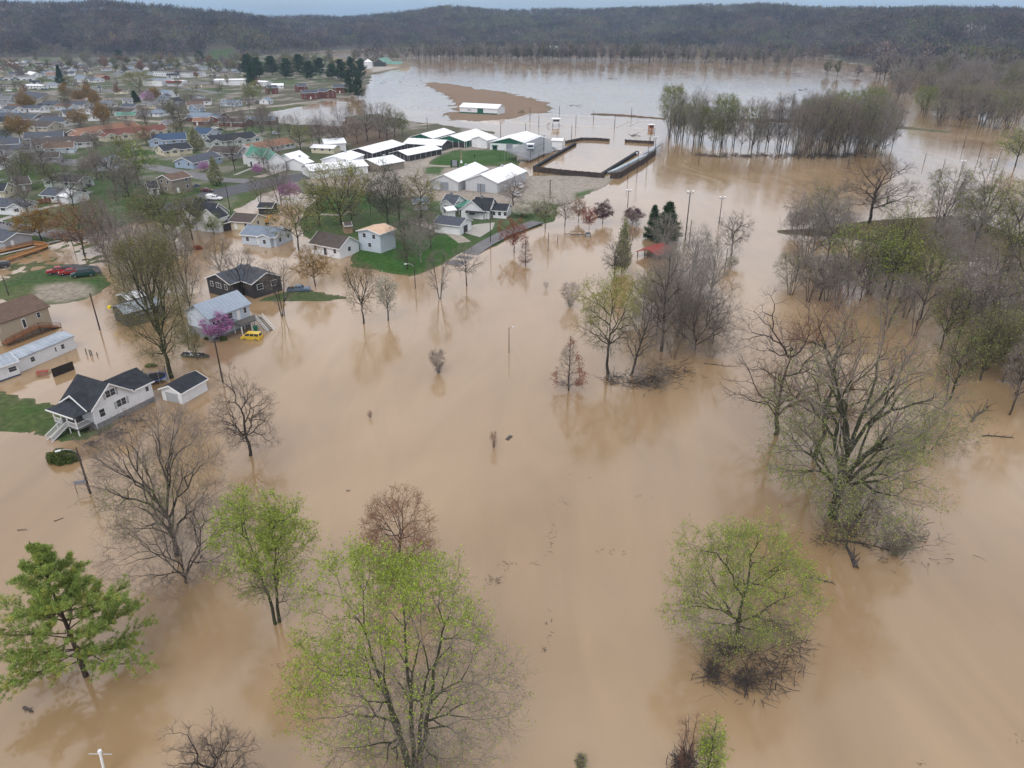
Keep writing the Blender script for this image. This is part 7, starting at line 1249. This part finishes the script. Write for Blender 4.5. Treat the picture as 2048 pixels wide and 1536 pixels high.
o = thing('umbrella', 'closed navy patio umbrella beside the taupe house', 'umbrella', at(395, 383, .42)); um = MB(); um.bar((0, 0, 2.1), (0, 0, 2.9), 1.7, .15, 8); um.build('canopy', mat('navy cloth', (.02, .025, .06), .8), o); MB().bar((0, 0, 0), (0, 0, 2.3), .05).build('pole', M_DARK, o)
# grain bin
o = thing('grain_bin', 'white round grain bin with a conical roof at the farm point', 'silo', at(737, 137, .4)); MB().bar((0, 0, -.5), (0, 0, 9), 6.3, 6.3, 20).build('wall', wallm('white'), o); MB().bar((0, 0, 9), (0, 0, 12.5), 6.8, .6, 20).build('roof', roofm('metal'), o)
# white mast at the very bottom
o = thing('white_mast', 'top of a white mast with a thin cross arm at the bottom edge', 'mast', at(208, 1552), 0); h_ = HGT(208, 1552, 1508); MB().bar((0, 0, -1), (.3, .2, h_), .12, n=8).build('pole', M_WHITE, o); MB().bar((-.75, .2, h_ - .25), (1.3, .2, h_ - .3), .04).build('cross_arm', M_STEEL, o); MB().bar((.3, .2, h_ - .05), (.3, .2, h_ + .2), .2, .16, 10).build('cap', M_LAMP, o)
# motorbikes by the left edge
for i, (u, v) in enumerate(((5, 447), (18, 451))):
    o = thing('motorbike', ['white motorbike parked at the kerb at the left edge', 'dark motorbike parked right of the white one'][i], 'motorbike', at(u, v, .5), R(-25)); MB().add([(-.5, -.15, .6), (.6, -.12, .7), (.6, .12, .7), (-.5, .15, .6), (-.8, -.12, .95), (.3, -.16, 1.0), (.3, .16, 1.0), (-.8, .12, .95)], [(0, 3, 2, 1), (4, 5, 6, 7), (0, 1, 5, 4), (1, 2, 6, 5), (2, 3, 7, 6), (3, 0, 4, 7)]).build('body', M_WHITE if i == 0 else M_DARK, o, bevel=.04)
    for s in (-.75, .75): MB().bar((0, -.07, 0), (0, .07, 0), .32, n=14).build('wheel', M_BLACK, o, (s, 0, .32))
    MB().bar((.55, -.35, 1.1), (.55, .35, 1.1), .03).bar((.75, 0, .35), (.5, 0, 1.1), .04).build('handlebar', M_DARK, o)
# excavator-like yellow toy of metal near the pond cottage
o = thing('mini_digger', 'orange-yellow mini digger beside the cream cottage', 'digger', at(528, 448, .3), .5); oy = mat('digger yellow', (.65, .28, .02), .5); MB().box(-1.2, 1.2, -.9, .9, .5, 1.3).build('chassis', oy, o, bevel=.05); MB().box(-.6, .5, -.6, .6, 1.3, 2.4).build('cab', oy, o, bevel=.05); MB().box(-1.5, 1.5, -1.1, -.7, 0, .55).box(-1.5, 1.5, .7, 1.1, 0, .55).build('track', M_BLACK, o, bevel=.05); MB().path([(1, 0, 1), (2.4, 0, 2.7), (3.6, 0, 1.3)], .15).build('boom', oy, o); MB().box(3.4, 3.9, -.4, .4, .8, 1.3).build('bucket', M_DARK, o)
# people at the round lawn: three tiny standing figures near the display board
def person(u, v, z, label, shirt, rz=0.0):
    x, y = W(u, v, z); me = bpy.data.meshes.new('body'); pts = [(0, 0, .95), (.1, 0, .5), (.11, .02, .04), (-.1, 0, .5), (-.11, .02, .04), (0, 0, 1.4), (.2, 0, 1.38), (.27, .03, 1.1), (.25, -.12, .85), (-.2, 0, 1.38), (-.27, .03, 1.1), (-.25, -.12, .85), (0, 0, 1.53), (0, 0, 1.68)]
    ed = [(0, 1), (1, 2), (0, 3), (3, 4), (0, 5), (5, 6), (6, 7), (7, 8), (5, 9), (9, 10), (10, 11), (5, 12), (12, 13)]; me.from_pydata(pts, ed, []); o = link('person', me, None, (x, y, z), rz); tag(o, label, 'person'); me.materials.append(shirt); m_ = o.modifiers.new('skin', 'SKIN')
    rad = [.15, .09, .055, .09, .055, .16, .075, .055, .04, .075, .055, .04, .06, .115]
    for s, r_ in zip(me.skin_vertices[0].data, rad): s.radius = (r_, r_)
    me.skin_vertices[0].data[0].use_root = True; o.modifiers.new('sub', 'SUBSURF').levels = 1; return o
o = thing('notice_board', 'pale notice board between two dark posts on the round lawn', 'notice board', at(*px('FB', 1378, 600), .4)); MB().box(-1.1, 1.1, -.06, .06, .5, 3.2).build('board', M_GREYDOOR, o); MB().bar((-1.5, 0, 0), (-1.5, 0, 3.3), .28, n=8).bar((1.5, 0, 0), (1.5, 0, 2.9), .28, n=8).build('post', M_BLACK, o)
o = thing('flagpole', 'tan wooden pole in the middle of the round lawn', 'pole', at(*px('FB', 1437, 560), .4)); MB().bar((0, 0, 0), (0, 0, HGT(*px('FB', 1437, 560), px('FB', 0, 462)[1])), .24, .18, 8).build('pole', mat('tan pole', (.42, .27, .17), .8), o); MB().bar((0, 0, 0), (0, 0, 1.2), .7, .3, 8).build('base', M_WHITE, o)
person(*px('FB', 1554, 515), .42, 'tiny standing person in dark clothes alone on the round lawn', mat('dark clothes', (.04, .04, .05), .9))
# floating debris and driftwood
def driftlog(u, v, L, rz, label, seed, r=.22, name='log'):
    x, y = W(u, v); rng_ = np.random.RandomState(seed); P = polyl(np.array([[-L / 2, 0, .02]]), np.array([[1., 0, 0]]), np.array([L]), 7, .12, 0, rng_); P[..., 2] = np.clip(P[..., 2] * .15, -.05, .2) + .05
    bp_, bd, bL, br_ = kids(P, np.array([L]), np.array([r]), np.array([r * .4]), 7, .1, .98, .9, .3, .28, rng_, .2, .3); bd[:, 2] = np.abs(bd[:, 2]) * .5; B = polyl(bp_, nrm(bd), bL, 4, .15, 0, rng_)
    V_, F_ = merge([tubes(P, np.array([r]), np.array([r * .35]), 8), tubes(B, br_ * .5, br_ * .12, 5)]); return tag(link(name, mesh_np(name, V_, F_, BARK['driftwood'], True), None, (x, y, 0), rz), label, 'log')
driftlog(1702, 1110, 5.2, R(80), 'thick dark log floating upright in the picture below the huge mossy tree', 1, .34); driftlog(1748, 1088, 5, R(-6), 'long thin dark log lying crosswise right of the thick log', 2, .16); driftlog(1640, 1160, 3.2, R(-15), 'short crooked branch afloat near the debris-ringed tree', 3, .14); driftlog(1680, 1080, 4.5, R(165), 'bleached branch touching the thick log on its left', 4, .14)
driftlog(1955, 825, 9, R(48), 'dead trunk leaning out of the water at the right', 5, .25); driftlog(2020, 765, 5, R(-8), 'white peeled log at the right edge', 6, .2).data.materials[0] = BARK['pale']; driftlog(1990, 870, 5, R(10), 'dark fallen limb lying in the water at the right edge', 7, .15); driftlog(58, 1420, 1.4, R(-20), 'small dark chunk of wood at the lower left', 8, .16)
driftlog(1445, 770 - 40, 7, R(-10), 'long low limb trailing into the water at the right of the thicket', 9, .12); driftlog(118, 985 + 55, 1.2, R(30), 'small floating stick near the sign board', 10, .06); driftlog(45, 1060, 1.3, R(5), 'thin floating stick at the left edge', 11, .05)
def debris(name, label, spots, seed, flat=.06, m='driftwood', rad=(.015, .05), ln=(.2, .9), up_=.0):
    r = np.random.RandomState(seed); P0, D_, L_, R_ = [], [], [], []
    for (u, v, su, sv, n_) in spots:
        for k in range(n_):
            x, y = W(u + r.normal() * su, v + r.normal() * sv); P0.append((x, y, .01 + r.rand() * flat)); a = r.rand() * 6.28; D_.append((math.cos(a), math.sin(a), up_ * r.rand())); L_.append(r.uniform(*ln)); R_.append(r.uniform(*rad))
    P = polyl(np.array(P0), np.array(D_), np.array(L_), 2, .2, 0, r); return tag(link(name, mesh_np(name, *tubes(P, np.array(R_), np.array(R_) * .5, 4), BARK[m])), label, 'debris', None, 'stuff')
debris('floating_debris', 'scattered twigs and scum drifting in thin lines on the open water', [(988, 1160, 10, 7, 44), (1015, 1132, 9, 6, 16), (1075, 1125, 6, 3, 8), (1102, 1095, 4, 14, 18), (1108, 1065, 5, 9, 16), (1130, 1000, 8, 10, 14), (1100, 1250, 8, 16, 12), (1087, 1297, 4, 3, 10), (1150, 930, 12, 20, 12), (1300, 995, 20, 4, 6), (755, 650, 30, 12, 12), (695, 982, 1, 2, 8), (930, 595, 4, 1.5, 14), (190, 945, 3, 3, 6), (195, 965, 3, 2, 6), (2030, 1475, 8, 5, 6), (1845, 1525, 3, 4, 4), (560, 1330, 10, 5, 8), (225, 1110, 10, 6, 10), (1250, 1105, 30, 4, 10)], 5, rad=(.01, .03), ln=(.15, .6))
debris('debris_mat', 'mat of sticks and bark gathered round the foot of the lone leafy tree', [(1465, 1300, 26, 10, 240), (1425, 1345, 12, 16, 170), (1490, 1365, 14, 14, 190), (1540, 1345, 30, 26, 230), (1590, 1300, 18, 14, 90), (1550, 1260, 20, 8, 70)], 6, .35, 'driftwood', (.012, .04), (.5, 2.4), .45)
debris('debris_mat', 'mat of sticks under the sapling clump at the bottom edge', [(1366, 1532, 12, 10, 260)], 7, .7, 'driftwood', (.02, .06), (.3, 1.2), .8)
debris('debris_mat', 'mat of sticks caught at the foot of the bare thicket', [(1290, 765, 24, 8, 300), (1225, 760, 10, 6, 90), (1340, 745, 22, 10, 200)], 8, .3, 'driftwood', (.02, .06), (.5, 2.2), .6)
debris('debris_mat', 'line of sticks and trash along the flooded tree belt', [(1400 + i * 20, 310 + (i % 3) * 2, 9, 1.2, 30) for i in range(16)], 9, .3, 'driftwood', (.05, .14), (1, 4), .5)
debris('debris_mat', 'tangle of branches around the foot of the huge mossy tree', [(1680, 1070, 26, 16, 220), (1800, 1090, 40, 20, 200), (1740, 1040, 30, 20, 120)], 10, .4, 'driftwood', (.015, .05), (.4, 2.2), .8)
debris('debris_mat', 'rubble and clutter along the foot of the farmhouse wall', [(225, 868, 18, 5, 90), (270, 840, 14, 5, 60), (185, 888, 8, 4, 40)], 11, .3, 'driftwood', (.04, .12), (.2, .9), .4)
debris('debris_mat', 'broken branches drifting on the far flooded field', [(940, 225, 30, 1, 14), (1240, 158, 14, .8, 14), (1610, 180, 8, .8, 14), (1150, 212, 10, .6, 8), (1265, 271, 4, 1.2, 10), (790, 165, 30, 4, 16)], 12, .1, 'driftwood', (.10, .22), (2, 6), .0)
for i, (u, v) in enumerate([(1318, 282), (1404, 292), (1470, 328), (1545, 332), (1700, 306)]):
    pass
number_groups()
# ---------------------------------------------------------------- haze: pale air with the whole scene inside
HZ = (-8500, 8500, -250, 8200, -3.0, 190.0)
hm = bpy.data.materials.new('pale air'); hm.use_nodes = True; n, l = hm.node_tree.nodes, hm.node_tree.links; n.remove(n['Principled BSDF']); pv = n.new('ShaderNodeVolumePrincipled'); pv.inputs['Color'].default_value = (.52, .72, 1, 1); pv.inputs['Density'].default_value = .00009; pv.inputs['Anisotropy'].default_value = 0.0
l.new(pv.outputs[0], n['Material Output'].inputs['Volume'])
if HAZE: tag(MB().box(*HZ).build('haze', hm), kind='stuff')
